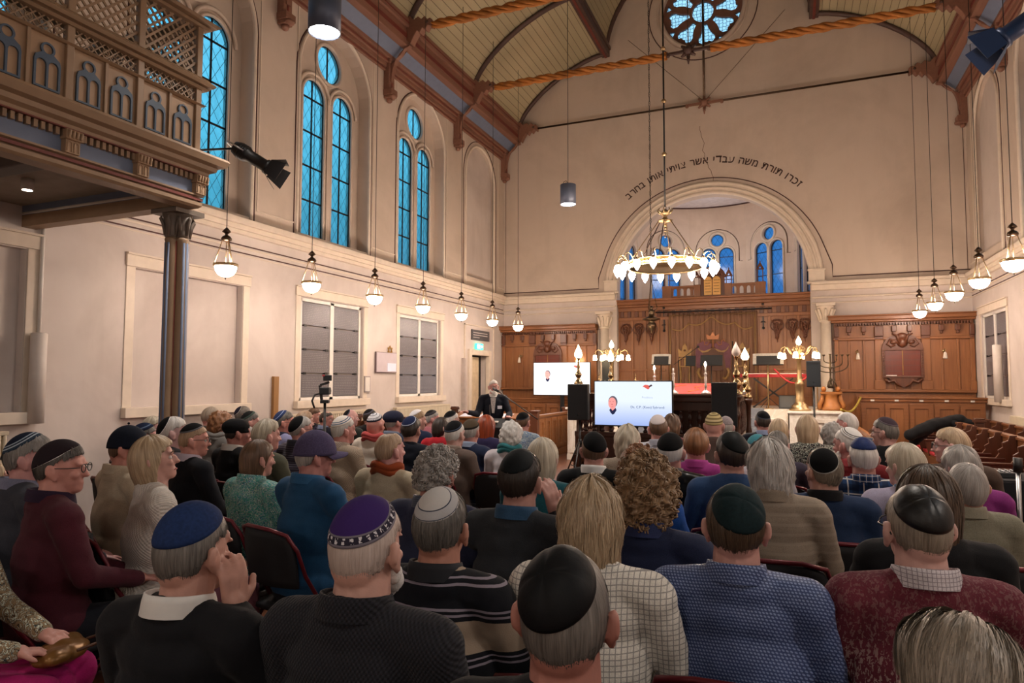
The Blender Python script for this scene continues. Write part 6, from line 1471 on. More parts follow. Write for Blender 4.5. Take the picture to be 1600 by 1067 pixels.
    if near and style[:4] != 'curl':   # fine hairs breaking up the hem
        for q in range(520):
            i = rs.randrange(nA)
            if L and cos(2*pi*i/nA) > .45: continue
            j = nT-1-rs.randrange(0, max(2, nT//8)); a_ = V_[i*n+j]; b_ = V_[i*n+max(0, j-3)]; d_ = (a_-b_)
            if d_.length < 1e-6: continue
            d_.normalize(); ln = rs.uniform(.006, .018 if not L else .03); out = V((a_.x, a_.y, 0)).normalized(); sdv = d_.cross(out).normalized()*rs.uniform(.0006, .0013); b0 = len(m.v); f0 = rs.uniform(0, 1)
            for c in range(3):
                p = a_+d_*ln*c/2+out*(.0015-.004*(c/2)**2*(0 if L else 1))+sdv*rs.uniform(-1, 1)
                w2 = sdv*(1-.4*c); m.v += [tuple(HM @ (p-w2)), tuple(HM @ (p+w2))]; uv += [(f0, .1*c), (f0+.003, .1*c)]
            for c in range(2): a = b0+2*c; m.f.append((a, a+1, a+3, a+2)); m.m.append(0); m.s.append(True)
    if near and style not in ('crop', 'curly', 'curlylong') and not o.get('plain'):
        ns = o.get('ns', 1300 if L else 1000)
        for q in range(ns):
            i = rs.randrange(nA); j0 = rs.randrange(0, max(1, nT//2)); j1 = min(nT, j0+rs.randrange(nT//3, nT)); b = len(m.v)
            st = max(1, (j1-j0)//5); js = list(range(j0, j1+1, st)); off = rs.uniform(.001, .0045 if style != 'curly' else .008); dr = rs.uniform(-2.2, 2.2); w_ = rs.uniform(.0007, .0016); f0 = rs.uniform(0, 1)
            pts = []
            for c, j in enumerate(js):
                ii = i+dr*c/len(js); i0 = int(math.floor(ii)) % nA; i1 = (i0+1) % nA; fr_ = ii-math.floor(ii)
                p = V_[i0*n+j].lerp(V_[i1*n+j], fr_); nrm = V((p.x, p.y, p.z*.5)).normalized(); lift = off*sin(pi*min(1, (c+.6)/len(js)))+(off*.9*sin(c*2.1+f0*6) if style[:4] in ('curl', 'wavy') else 0)+(.004 if c == len(js)-1 else 0)*rs.random()
                pts.append(p+nrm*lift)
            if len(pts) < 3: continue
            for c, p in enumerate(pts):
                d_ = (pts[min(c+1, len(pts)-1)]-pts[max(c-1, 0)]); sdv = d_.cross(V((p.x, p.y, p.z*.4+1e-6))); sdv = sdv.normalized()*w_ if sdv.length > 1e-9 else V((w_, 0, 0))
                if c == len(pts)-1: sdv = sdv*.2
                m.v += [tuple(HM @ (p-sdv)), tuple(HM @ (p+sdv))]; uv += [(f0, .1*c), (f0+.003, .1*c)]
            for c in range(len(pts)-1): a = b+2*c; m.f.append((a, a+1, a+3, a+2)); m.m.append(0); m.s.append(True)
    # build without global recalculation cost
    o_ = m.build('hair', hair_mat(colr), R, uv=uv)
    return th if not inner else .003
def make_beard(R, HM, colr):
    P = []
    for x, y, z, r in ((0, .085, -.10, .032), (-.03, .07, -.085, .028), (.03, .07, -.085, .028), (-.055, .035, -.06, .022), (.055, .035, -.06, .022), (0, .095, -.085, .022), (-.066, .01, -.03, .012), (.066, .01, -.03, .012)):
        P.append(ell(tuple(HM @ V((x, y, z))), (r, r*.8, r*1.1), HM.to_3x3().to_4x4()))
    for sd in (-1, 1): P.append(caps(tuple(HM @ V((0, .100, -.048))), tuple(HM @ V((sd*.03, .088, -.060))), .008, .007))
    mesh_obj(blob(P, .008, 1, lambda c: snoise(c, 160, 3)*.002), 'beard', fabric(HC[colr][0]), R)
def cap_mat(key):
    """key: base[:ring spec list of (pos,colour)]"""
    n = 'cap_'+str(key)
    if n in MC: return MC[n]
    dk_ = lambda c_: ''.join('%02x' % int(int(c_[i:i+2], 16)*.6) for i in (0, 2, 4)) if sum(int(c_[i:i+2], 16) for i in (0, 2, 4)) < 75 else c_
    t = NT('skullcap_cloth'); base, rings = dk_(key[0]), [(p_, dk_(c_)) for p_, c_ in key[1]]; rough = key[2] if len(key) > 2 else .85
    u = t.sep(t.co('UV')); st = []
    stops = sorted(rings); c = t.ramp(u[0], [(p, srgb(cc)) for p, cc in stops], 'CONSTANT') if rings else None
    nz = t.noise(t.co('Object'), 120, 3)
    if c is None: c = t.ramp(nz, [(.3, tuple(x*.8 for x in srgb(base)[:3])), (.7, tuple(min(1, x*1.2) for x in srgb(base)[:3]))])
    if len(key) > 3: # zigzag / letter band
        a, b2, col2 = key[3]
        f = t.math('FRACT', t.math('MULTIPLY', u[1], 26)); g = t.math('LESS_THAN', t.math('ABSOLUTE', t.math('SUBTRACT', f, .5)), .22)
        n2 = t.math('GREATER_THAN', t.noise(t.co('UV', (14, 60, 1)), 1.0, 1), .5)
        g = t.math('MULTIPLY', t.math('MAXIMUM', g, 0), n2); g = t.math('MULTIPLY', g, t.math('MULTIPLY', t.math('GREATER_THAN', u[0], a), t.math('LESS_THAN', u[0], b2)))
        c = t.mix(g, c, srgb(col2))
    t.col(c); t.set(rough, 0, .5 if rough < .5 else .2); t.bump(nz, .25, .002); MC[n] = t.mat; return t.mat
def make_cap(R, HM, spec, hth):
    kind = spec.get('k', 'kippah'); hth = hth or .0
    if kind in ('kippah', 'knit'):
        beta = radians(spec.get('b', 50)); tilt = radians(spec.get('tilt', 42)); roll = radians(spec.get('roll', 0)); n, nt = 48, 14
        T = Matrix.Rotation(roll, 4, 'Y') @ Matrix.Rotation(tilt, 4, 'X'); m = MB(); uv = []
        lift = hth+.004; hgt = spec.get('h', .004)
        def P(t, a, extra=0):
            d = T @ V((sin(t)*sin(a), sin(t)*cos(a), cos(t)))
            rx, ry, rz = .079+lift, .101+lift, .112+lift; k = 1/sqrt((d.x/rx)**2+(d.y/ry)**2+(d.z/rz)**2)
            wob = 1+.010*sin(a*4+1)*sin(t*3) if spec.get('seg') else 1
            return d*(k*wob+extra)+V((0, 0, .006))
        for j in range(nt+1):
            t = beta*j/nt
            for i in range(n):
                a = 2*pi*i/n; ex = hgt*(1-(j/nt)**2)-(0.0 if j < nt else .002)
                if spec.get('seg'): ex += .005*abs(sin(a*2))**.5*sin(pi*j/nt)
                m.v.append(tuple(HM @ P(t, a, ex))); uv.append((j/nt, i/n))
        for i in range(n): m.v.append(tuple(HM @ P(beta, 2*pi*i/n, -.012))); uv.append((1, i/n))
        for j in range(nt+1):
            for i in range(n): k = (i+1) % n; m.f.append((j*n+i, (j+1)*n+i, (j+1)*n+k, j*n+k)); m.m.append(0); m.s.append(True)
        m.build('skullcap', cap_mat(spec['m']), R, uv=uv)
        if spec.get('clip'):
            q = MB(); p = HM @ P(beta*.97, radians(spec['clip']), .003); p2 = HM @ P(beta*1.12, radians(spec['clip']), .003); q.tube([tuple(p), tuple(p2)], .0022, 5); q.build('hair_clip', M_STEEL, R)
    else:
        mat = cap_mat(spec['m']); lift = hth+.006
        if kind == 'baseball':
            m = MB(); n = 40; uv = []
            for j in range(15):
                t = radians(92)*j/14
                for i in range(n):
                    a = 2*pi*i/n; m.v.append(tuple(HM @ V((sin(t)*sin(a)*(.081+lift), sin(t)*cos(a)*(.103+lift), cos(t)*(.118+lift)+.018)))); uv.append((.5, i/n))
            for i in range(n): a = 2*pi*i/n; m.v.append(tuple(HM @ V((sin(a)*.07, cos(a)*.09, .012)))); uv.append((1, 0))
            for j in range(15):
                for i in range(n): k = (i+1) % n; m.f.append((j*n+i, (j+1)*n+i, (j+1)*n+k, j*n+k)); m.m.append(0); m.s.append(True)
            m.ball(tuple(HM @ V((0, 0, .145+lift))), .008, 8); uv += [(0, 0)]*(len(m.v)-len(uv))
            co = m.build('cap_crown', mat, R, uv=uv)
            q = MB(); k = 14
            for zz in (0, -.004):
                for i in range(k+1):
                    a = radians(-68+136*i/k)
                    for r in (0, .5, 1): q.v.append(tuple(HM @ V((sin(a)*(.082+.012*r), cos(a)*.10+.085*r*cos(a*.9), .020-.018*r*abs(sin(a))-.012*r+zz+.010*(1-abs(sin(a)))))))
            N_ = 3*(k+1)
            for lay in (0, 1):
                for i in range(k):
                    for r in (0, 1): b = lay*N_+i*3+r; q.f.append((b, b+1, b+4, b+3)); q.m.append(0); q.s.append(True)
            for i in range(k): b = i*3+2; q.f.append((b, b+3, b+3+N_, b+N_)); q.m.append(0); q.s.append(True)
            q.build('cap_brim', mat, R)
        elif kind == 'flat':
            P = [ell(tuple(HM @ V((0, -.01, .060))), (.100+hth, .122+hth, .062), HM.to_3x3().to_4x4()), ell(tuple(HM @ V((0, .075, .045))), (.07, .05, .02), HM.to_3x3().to_4x4()), ell(tuple(HM @ V((0, 0, .035))), (.086+hth, .107+hth, .03), HM.to_3x3().to_4x4())]
            mesh_obj(blob(P, .010, 2), 'flat_cap', mat, R)
        elif kind == 'beret':
            P = [ell(tuple(HM @ V((0, -.02, .055))), (.088+hth, .108+hth, .075), HM.to_3x3().to_4x4()), ell(tuple(HM @ V((0, -.01, .02))), (.082+hth, .103+hth, .03), HM.to_3x3().to_4x4())]
            mesh_obj(blob(P, .010, 2), 'round_cap', mat, R)
# --- fabrics
def fabric(key, kind='plain', c2=None, sc=1.0):
    n = 'cloth_%s_%s_%s_%s' % (kind, key, c2, sc)
    if n in MC: return MC[n]
    t = NT(n); co = t.co('Object'); a = srgb(key); xyz = t.sep(co); wv = t.noise(co, 260, 2); soft = t.noise(co, 9, 3)
    if sum(a[:3])/3 < .020: a = tuple(x*.55 for x in a[:3])+(1,)
    dark = tuple(x*.72 for x in a[:3])+(1,); lite = tuple(min(1, x*1.25) for x in a[:3])+(1,)
    base = t.mix(.5, t.ramp(wv, [(.3, dark), (.7, lite)]), t.ramp(soft, [(.3, dark), (.7, lite)])); rough = .85; bmp = (wv, .25)
    b = srgb(c2) if c2 else a
    def stripe(v, per, duty, ph=0): return t.math('LESS_THAN', t.math('FRACT', t.math('ADD', t.math('DIVIDE', v, per), ph)), duty)
    if kind == 'stripes':   # wide polo bands (multi)
        v = t.math('ADD', xyz[2], t.math('MULTIPLY', soft, .012)); f = t.math('FRACT', t.math('DIVIDE', t.math('SUBTRACT', v, .02), .225*sc))
        base = t.ramp(f, [(0, srgb('9c8a78')), (.20, srgb('0f1119')), (.26, srgb('8d8490')), (.29, srgb('0f1119')), (.33, srgb('8d8490')), (.36, srgb('0e1018')), (.64, srgb('8d8490')), (.67, srgb('0f1119')), (.72, srgb('8d8490')), (.745, srgb('0f1119')), (.80, srgb('9c8a78'))], 'CONSTANT')
    elif kind == 'plaid':
        s1 = stripe(xyz[0], .085*sc, .42); s2 = stripe(xyz[2], .085*sc, .42); s3 = stripe(xyz[0], .085*sc, .08, .3); s4 = stripe(xyz[2], .085*sc, .08, .3)
        base = t.mix(t.math('MULTIPLY', s1, .6), base, b); base = t.mix(t.math('MULTIPLY', s2, .6), base, b); base = t.mix(t.math('MULTIPLY', t.math('MAXIMUM', s3, s4), .7), base, srgb('d8d4cc'))
    elif kind == 'check':
        s1 = stripe(xyz[0], .015*sc, .18); s2 = stripe(xyz[2], .015*sc, .18); base = t.mix(t.math('MULTIPLY', t.math('MAXIMUM', s1, s2), .6), base, b)
    elif kind == 'dots':
        vo = t.node('ShaderNodeTexVoronoi', voronoi_dimensions='2D'); vo.inputs['Scale'].default_value = 105/sc; vo.inputs['Randomness'].default_value = .1; cb = t.node('ShaderNodeCombineXYZ'); t.l(t.math('ADD', xyz[0], t.math('MULTIPLY', xyz[2], .5)), cb.inputs[0]); t.l(t.math('ADD', xyz[2], t.math('MULTIPLY', xyz[1], .4)), cb.inputs[1]); t.l(cb.outputs[0], vo.inputs['Vector']); g = t.math('LESS_THAN', vo.outputs['Distance'], .33); base = t.mix(t.math('MULTIPLY', g, .75), base, b); rough = .5
    elif kind == 'floral':
        n1 = t.noise(co, 30/sc, 3, .6, 2.5); n2 = t.noise(co, 46/sc, 2, .6, 3.5); base = t.ramp(n1, [(.36, a), (.46, b), (.50, srgb('cfd8c8')), (.54, a), (.66, b)], 'CONSTANT'); base = t.mix(t.math('MULTIPLY', t.math('GREATER_THAN', n2, .6), .8), base, srgb('12303a'))
    elif kind == 'ribs':
        f = t.math('SINE', t.math('MULTIPLY', xyz[0], 640/sc)); g = t.math('SINE', t.math('MULTIPLY', xyz[2], 460/sc)); h = t.math('MULTIPLY', f, g); base = t.mix(t.math('MULTIPLY', t.math('GREATER_THAN', h, .0), .30), base, b); bmp = (h, .6)
    elif kind == 'fleck':
        n1 = t.noise(t.co('Object', (1, 1, .6)), 110/sc, 2, .6, .8); ht = t.math('MULTIPLY', t.math('GREATER_THAN', n1, .55), 1)
        zz = t.node('ShaderNodeMapRange'); zz.inputs['From Min'].default_value = .98; zz.inputs['From Max'].default_value = .78; t.l(xyz[2], zz.inputs['Value']); base = t.mix(t.math('MULTIPLY', ht, t.math('ADD', t.math('MULTIPLY', zz.outputs[0], .6), .15)), base, b); bmp = (n1, .5)
    elif kind == 'tweed':
        s1 = stripe(xyz[0], .06, .05); s2 = stripe(xyz[2], .07, .04); base = t.mix(t.math('MULTIPLY', t.math('MAXIMUM', s1, s2), .35), base, b); base = t.mix(.25, base, t.ramp(t.noise(co, 180, 2), [(.4, b), (.6, a)]))
    elif kind == 'pin':
        s1 = stripe(xyz[2], .014*sc, .3); base = t.mix(t.math('MULTIPLY', s1, .6), base, b)
    elif kind == 'satin': rough = .3; base = a
    t.col(base); t.set(rough, 0, .25); 
    if kind not in ('satin',): t.bump(bmp[0], bmp[1], .003)
    t.b.inputs['Sheen Weight'].default_value = .04
    MC[n] = t.mat; return t.mat
FIT = [(1.024, 0.003), (1.061, -0.02), (1.041, 0.002), (1.031, 0.012), (1.017, -0.013), (1.048, -0.016), (1.036, 0.02), (1.047, 0.013), (1.052, 0.004), (1.048, -0.025), (1.06, 0.019), (1.01, 0.014), (1.047, -0.011), (1.001, -0.032), (1.001, 0.01), (1.021, 0.011), (0.992, -0.006), (1.043, -0.005), (1.043, 0.022), (1.032, 0.028), (1.042, 0.029), (0.98, 0.0), (1.06, -0.0), (1.005, 0.001), (1.021, 0.013), (0.975, 0.03), (0.981, -0.013), (1.054, 0.029), (1.022, 0.0), (1.049, -0.016), (0.987, 0.004), (1.023, 0.012), (1.043, -0.009), (1.009, 0.004), (1.027, 0.058), (1.014, -0.066), (1.0, 0.012), (1.025, -0.012), (1.039, -0.008), (1.0, 0.002), (0.99, 0.015), (1.003, -0.004), (0.994, -0.026), (1.007, 0.009), (0.991, 0.026), (0.989, 0.005), (0.961, 0.012), (1.015, -0.01), (1.022, 0.014), (1.034, 0.007), (1.02, 0.003), (1.038, 0.009), (0.973, -0.002), (0.995, -0.012), (1.038, 0.011), (0.967, -0.01), (0.971, 0.005), (1.014, 0.013), (1.024, -0.015), (1.038, 0.007), (1.036, -0.009), (0.94, 0.004), (1.046, 0.009), (0.996, -0.006), (1.031, 0.017), (1.0, 0.015), (1.019, -0.005), (1.029, -0.029), (1.035, 0.001), (1.041, -0.0), (1.06, -0.02), (1.001, -0.013), (1.003, -0.092), (1.052, 0.013), (1.048, -0.026), (1.061, 0.023), (1.063, -0.019), (0.943, 0.001), (0.942, 0)]
# ------------------------------------------------------------------ chairs
M_CHB = plain('chair_black_fabric', '0e0e14', .75, 0, .15, 40); M_CHF = plain('maroon_tube', '5e1420', .35, .3, .1)
def mk_chair():
    r = empty('folding_chair', (0, 0, 0))
    m = MB(); nx, ny = 10, 8
    for z0, rev in ((.475, 0), (.435, 1)):
        for j in range(ny+1):
            for i in range(nx+1):
                u, v = i/nx*2-1, j/ny*2-1; k = (1-.12*abs(v)**4)
                m.v.append((u*.21*k, -.02+v*.20, z0-(.018*(u*u+v*v)*.5 if not rev else 0)))
    N_ = (nx+1)*(ny+1)
    for lay in (0, 1):
        for j in range(ny):
            for i in range(nx): b = lay*N_+j*(nx+1)+i; q = (b, b+1, b+nx+2, b+nx+1); m.f.append(q if not lay else q[::-1]); m.m.append(0); m.s.append(True)
    ed = [i for i in range(nx+1)]+[(j*(nx+1)+nx) for j in range(1, ny+1)]+[ny*(nx+1)+i for i in range(nx-1, -1, -1)]+[j*(nx+1) for j in range(ny-1, 0, -1)]
    for a, b in zip(ed, ed[1:]+ed[:1]): m.f.append((a, b, b+N_, a+N_)); m.m.append(0); m.s.append(True)
    m.build('seat', M_CHB, r)
    m = MB(); nx, nz = 12, 8; N_ = (nx+1)*(nz+1)
    for lay in (0, 1):
        for j in range(nz+1):
            for i in range(nx+1):
                u, v = i/nx*2-1, j/nz; w_ = .225*(1-.16*v**5-.05*(1-v)**5); m.v.append((u*w_, -.265-.05*v+.055*u*u-(.022 if lay else 0), .60+.30*v-.03*(v**3)*u**4))
        for j in range(nz):
            for i in range(nx): b = lay*N_+j*(nx+1)+i; q = (b, b+1, b+nx+2, b+nx+1); m.f.append(q if lay else q[::-1]); m.m.append(0); m.s.append(True)
    ed = [i for i in range(nx+1)]+[(j*(nx+1)+nx) for j in range(1, nz+1)]+[nz*(nx+1)+i for i in range(nx-1, -1, -1)]+[j*(nx+1) for j in range(nz-1, 0, -1)]
    for a, b in zip(ed, ed[1:]+ed[:1]): m.f.append((a, b, b+N_, a+N_)); m.m.append(0); m.s.append(True)
    m.build('backrest', M_CHB, r)
    m = MB(); m.tube([(-.235, .16, .02), (-.235, -.05, .44), (-.238, -.19, .66), (-.232, -.24, .80), (-.20, -.285, .885), (-.10, -.325, .912), (.10, -.325, .912), (.20, -.285, .885), (.232, -.24, .80), (.238, -.19, .66), (.235, -.05, .44), (.235, .16, .02)], .011, 8); m.build('frame', M_CHF, r)
    for sd in (-1, 1):
        MB().tube([(sd*.215, -.30, .012), (sd*.215, -.05, .36), (sd*.215, .10, .44)], .011, 8).build('rear_leg', M_CHF, r)
        MB().ball((sd*.235, .165, .012), .014, 8).build('foot_cap', M_BLACK, r)
    MB().cyl((-.215, -.26, .08), (.215, -.26, .08), .009, seg=8).build('stretcher', M_CHF, r)
    return r
chair0 = mk_chair(); CM = childmap(); used_chair = [False]
def put_chair(x, y, rz, who):
    c = chair0 if not used_chair[0] else copy_tree(chair0, None, CM); used_chair[0] = True
    c.location = (x, y, 0); c.rotation_euler = (0, 0, rz)
    tag(c, 'black folding chair with maroon frame under '+who, 'chair', 'folding chairs of the audience')
def ray(px, py): return FW*FPX+RT*(px-800)+UP*(533.5-py)
def onz(px, py, z): d = ray(px, py); return CAMP+d*((z-CAMZ)/d.z)
K_BLK = ('0b0b0e', []); K_NAVY = ('161d33', []); K_SAT = ('08080a', [], .42)
def ring(base, *r, **k): return (base, [(0, base)]+list(r))
# who, px, py, w, kwargs
def F(*a, **k): return fabric(*a, **k)
PEO = [
 # ---- nearest row
 ('man with hand at his ear', 303, 787, 112, dict(lab='man in black suit and blue skullcap holding a hand to his ear, near left', top=('suit', F('15161d')), collar=plain('shirt_white', 'cfccc8', .7), hair=('crop', 'dgrey', {'t': 1.4}), cap=dict(m=('1c2f58', []), b=55, tilt=20, h=.012), pose=[((-.25, .07, .76), (-.10, .33, .665), (.45, .85, -.15)), ((.25, .10, .84), (.125, .05, 1.06), (-.12, .02, 1))], hy=-8, skin='c08e74', build=1.12, rz=4)),
 ('man in purple skullcap', 576, 772, 118, dict(lab='balding man in purple skullcap with lettered band and dark collar sweater, nearest the aisle', top=('jacket', F('23232a', 'ribs', '33333c')), collar=F('1d1d24', 'ribs', '34343e'), hair=('crop', 'fuzz', {'t': .7}), cap=dict(m=('35205c', [(0, '35205c'), (.74, '6f6a74'), (.78, '2b2836'), (.93, '7d7884')], .85, (.79, .92, 'c9c6cc')), b=56, tilt=24), beard='white', hy=-4, skin='cb9a80', build=1.12, rz=3)),
 ('man with round black skullcap', 886, 852, 140, dict(lab='man with cropped hair and large black skullcap, nearest the camera in the middle', top=('knit', F('17171c')), hair=('crop', 'dgrey', {'t': 1.1}), cap=dict(m=('0d0e13', [(0, '0d0e13')], .6), b=49, tilt=34, roll=-13, seg=1, h=.008), hp=-4, skin='a9715c', build=1.05, rz=6)),
 ('person with streaked brown hair', 1476, 958, 190, dict(lab='person with thick streaked brown and grey hair, cut off at the bottom right corner', top=('knit', F('5a4a40')), hair=('thick', 'bgrey', {'t': 1.3, 'ns': 3200, 'pole': -42, 'pole2': 25}), skin='c49a84', rz=12, hp=-12)),
 # ---- second row
 ('man in striped polo shirt', 692, 762, 88, dict(lab='man in striped polo shirt with pale grey skullcap and blue-black edge', top=('shirt', F('9c8a78', 'stripes')), collar=plain('collar_black', '13151d', .8), hair=('short', 'dgrey'), cap=dict(m=('b3b0ae', [(0, 'b9b6b4'), (.60, '2f3546'), (.64, 'a9a8aa'), (.93, '3a4254'), (.96, 'b3b0ae')]), b=42, tilt=30, h=.006), skin='bd8468', build=1.1, rz=2)),
 ('woman in checked vest', 925, 747, 108, dict(lab='woman with blonde shoulder hair in white checked sweater, centre foreground', top=('knit', F('d4cfc6', 'check', '3c3c46')), hair=('wavy', 'blonde', {'L': 2.1, 't': 1.0}), skin='cfa58c', legs='20222c', rz=4)),
 ('man in blue patterned shirt', 1147, 757, 88, dict(lab='man in blue dotted shirt with brown hair and dark green skullcap', top=('shirt', F('34426a', 'dots', '8292b8')), collar=F('34426a', 'dots', '8292b8'), hair=('short', 'dkbrown'), cap=dict(m=('0f2226', [], .8), b=50, tilt=38, roll=14, seg=1), skin='c28f78', build=1.12, rz=2)),
 ('man in burgundy sweater', 1432, 757, 90, dict(lab='man in burgundy flecked sweater with checked collar and shiny black skullcap', top=('knit', F('5e2430', 'fleck', 'b09a92')), collar=F('c8c0c4', 'check', '3a2038', .7), hair=('crop', 'bgrey'), cap=dict(m=K_SAT, b=50, tilt=36, seg=1, h=.006), glasses=True, hy=10, skin='cd9f88', build=1.1, rz=8)),
 ('man in grey jacket with both hands up', 814, 703, 64, dict(lab='dark-haired man in charcoal jacket with black skullcap, hands raised to his face', top=('suit', F('2b2e33')), collar=F('2a4a68'), hair=('thick', 'dark', {'t': .8}), cap=dict(m=('101a20', [], .7), b=40, tilt=30), pose='bothear', skin='bb8a74', build=1.15, rz=-4)),
 ('woman with curly brown hair', 1012, 718, 78, dict(lab='woman with thick curly light brown hair in a navy cardigan, centre', top=('knit', F('1c2440')), collar=F('2a3358'), hair=('curly', 'lbrown', {'L': 1.8, 't': 1.15, 'ns': 2200}), skin='c89a80', rz=0)),
 ('woman in tan jacket', 1203, 688, 75, dict(lab='woman with wavy light grey hair in a tan jacket, right of centre', top=('jacket', F('8f8273', 'pin', '9c8f80', sc=3.0)), collar=F('8a7d6e'), hair=('wavy', 'white', {'L': 1.7, 't': 1.2}), skin='cc9f8a', hy=18, rz=4, build=.98)),
 ('man in blue suit', 1284, 699, 60, dict(lab='grey-brown haired man in blue suit, black skullcap with white edge at the side', top=('suit', F('1f3252')), collar=F('17181f'), hair=('short', 'bgrey'), cap=dict(m=('0b0b0e', [(0, '0b0b0e'), (.92, 'b9b9b4')]), b=42, tilt=30, roll=-34), hy=30, hp=-8, skin='c99a80', build=1.22, rz=6, s=1.02)),
 ('woman with long dark bob', 1449, 728, 84, dict(lab='woman with long straight dark brown hair in black, behind the shiny skullcap', top=('knit', F('16171c')), hair=('bob', 'dkbrown', {'L': 1.6, 't': 1.1}), skin='c79c86', hy=0, rz=10, dz=.62)),
 ('man in tweed jacket', 1500, 726, 54, dict(lab='grey-haired man bending forward in a light green tweed jacket', top=('suit', F('7d7a6a', 'tweed', '5c5a4c')), collar=F('8a8676'), hair=('crop', 'grey'), hp=-22, lean=.05, skin='c79378', build=1.15, rz=14)),
 ('man in plaid shirt', 1348, 686, 46, dict(lab='white-haired man in blue plaid shirt with dark blue skullcap', top=('shirt', F('1f3c66', 'plaid', '0c1830')), collar=F('2a4470', 'plaid', '0c1830', .4), hair=('short', 'white', {'t': 1.2}), cap=dict(m=('1a2c5c', [], .6), b=44, tilt=12, h=.01), hy=8, skin='c48f78', build=1.15, rz=4)),
 ('woman in lilac top', 1417, 692, 48, dict(lab='woman with ash blonde bob in a pale lilac top', top=('knit', F('a9a4bd')), collar=F('3c6090'), hair=('bob', 'gblonde', {'L': .55}), hy=35, skin='cfa189', rz=8)),
 ('woman in magenta sweater', 1503, 697, 54, dict(lab='woman with wavy grey hair in a magenta sweater at the right', top=('knit', F('7c2a72')), hair=('wavy', 'grey', {'L': 1.0}), skin='c99a84', rz=10, hy=22)),
 ('woman with short blonde hair', 1491, 667, 42, dict(lab='woman with short blonde hair and glasses in profile, before the right pews', top=('knit', F('4e4038')), hair=('thick', 'blonde', {'t': .8}), glasses=True, face=True, hy=68, skin='cf9f8a', rz=6)),
 ('man in dark suit facing left', 1385, 652, 34, dict(lab='man in black suit with glasses and grey skullcap, looking left at the right side', top=('suit', F('14161b')), hair=('short', 'dgrey'), cap=dict(m=('3a2f38', [(0, '3a2f38'), (.9, '6a6068')]), b=42, tilt=20), glasses=True, face=True, hy=55, skin='b98c78', build=1.15, rz=10)),
 ('bearded man in red sweater', 1328, 667, 40, dict(lab='bearded man in red sweater with white black-striped skullcap', top=('knit', F('6d1c20')), collar=F('b04a50'), hair=('crop', 'white', {'t': 1.2}), cap=dict(m=('d9d7d2', [(0, 'dcdad6'), (.66, '23262e'), (.72, 'd9d7d2'), (.80, '3c4450'), (.84, 'dcdad6')]), b=46, tilt=26), beard='white', face=True, hy=48, skin='c78c78', rz=6)),
 ('white-haired man before the plinth', 1326, 643, 28, dict(lab='white-haired man looking left in front of the marble plinth', top=('knit', F('3a4250')), hair=('crop', 'white', {'t': 1.6}), hy=60, skin='c78a78', rz=6)),
 ('woman with grey curls', 1302, 661, 30, dict(lab='woman with fluffy grey curls in dark clothes, right of the blonde bob', top=('knit', F('1b1c26')), hair=('curly', 'grey', {'L': 1.8, 't': .8}), hy=20, skin='c79a86', rz=4)),
 ('woman with straight blonde bob', 1261, 647, 32, dict(lab='woman with straight dark blonde hair in black floral top, before the marble plinth', top=('knit', F('15151c', 'floral', '4a1c24')), hair=('bob', 'blonde', {'L': 1.1, 't': .7}), skin='cfa48e', rz=2)),
 ('woman with pinned blonde hair', 1216, 654, 30, dict(lab='woman with pinned-up blonde hair and glasses, before the carpeted steps', top=('knit', F('c8b8a8', 'floral', '3a3c58')), hair=('long', 'blonde', {'L': .45}), skin='cfa48e', rz=0)),
 ('man before the carpeted steps', 1192, 642, 24, dict(lab='dark-haired man with black skullcap before the carpeted steps', top=('suit', F('171b2c')), collar=F('8a98b8'), hair=('short', 'dark'), cap=dict(m=('10131c', [(0, '10131c'), (.9, '4a5264')]), b=44, tilt=28), hy=20, skin='bb8470', rz=4)),
 ('woman with hair slides', 1213, 673, 34, dict(lab='woman with pinned grey-brown hair and slides, right of centre', top=('knit', F('3a3444')), hair=('thick', 'dgrey', {'t': 1.0}), skin='c79a86', rz=0)),
 ('man in teal skullcap', 1184, 679, 36, dict(lab='white-haired man in teal skullcap, right of the young man in blue', top=('knit', F('b9b6bc')), hair=('short', 'white'), cap=dict(m=('3f7f8c', [(0, '3f7f8c')]), b=46, tilt=16), skin='c99a84', rz=2)),
 ('young man in blue sweater', 1143, 675, 50, dict(lab='young dark-haired man in blue sweater with black skullcap, looking left', top=('knit', F('29446c')), hair=('thick', 'dark', {'t': .9}), cap=dict(m=('0c1418', [], .6), b=46, tilt=34, roll=12), hy=22, skin='c29078', rz=2)),
 ('person in magenta top', 1088, 669, 42, dict(lab='short copper-haired person in a bright magenta top, centre right', top=('knit', F('a03a86')), collar=F('a8408c'), hair=('thick', 'copper', {'t': 1.2}), skin='c9907a', hy=10, rz=2)),
 ('man in knitted skullcap', 1116, 644, 34, dict(lab='broad man in a tan knitted patterned skullcap before the right loudspeaker', top=('jacket', F('4a3a34')), hair=None, cap=dict(m=('9c8a62', [(0, '7c6a40'), (.15, 'b8a878'), (.25, '6a5c3c'), (.35, 'b8a878'), (.5, '7a6a48'), (.62, 'c0b088'), (.75, '6a5a3c'), (.85, 'b0a070')]), b=72, tilt=14, h=.01), skin='b98670', build=1.25, rz=0)),
 ('man with knit cap behind', 1134, 650, 22, dict(lab='white-capped person partly hidden behind the tan knitted skullcap', top=('knit', F('6a6264')), hair=('crop', 'grey'), cap=dict(m=('8c8284', []), b=60, tilt=14), skin='c49a88', rz=0, s=.98)),
 ('man in black puffer coat', 1047, 676, 42, dict(lab='white-haired man in black puffer coat with large black skullcap, centre', top=('jacket', F('0f1218', 'satin')), collar=plain('puffer_black', '101319', .5), hair=('short', 'white'), cap=dict(m=('0a0b0e', [(0, '0a0b0e')]), b=56, tilt=26), skin='c58f7a', build=1.15, rz=0)),
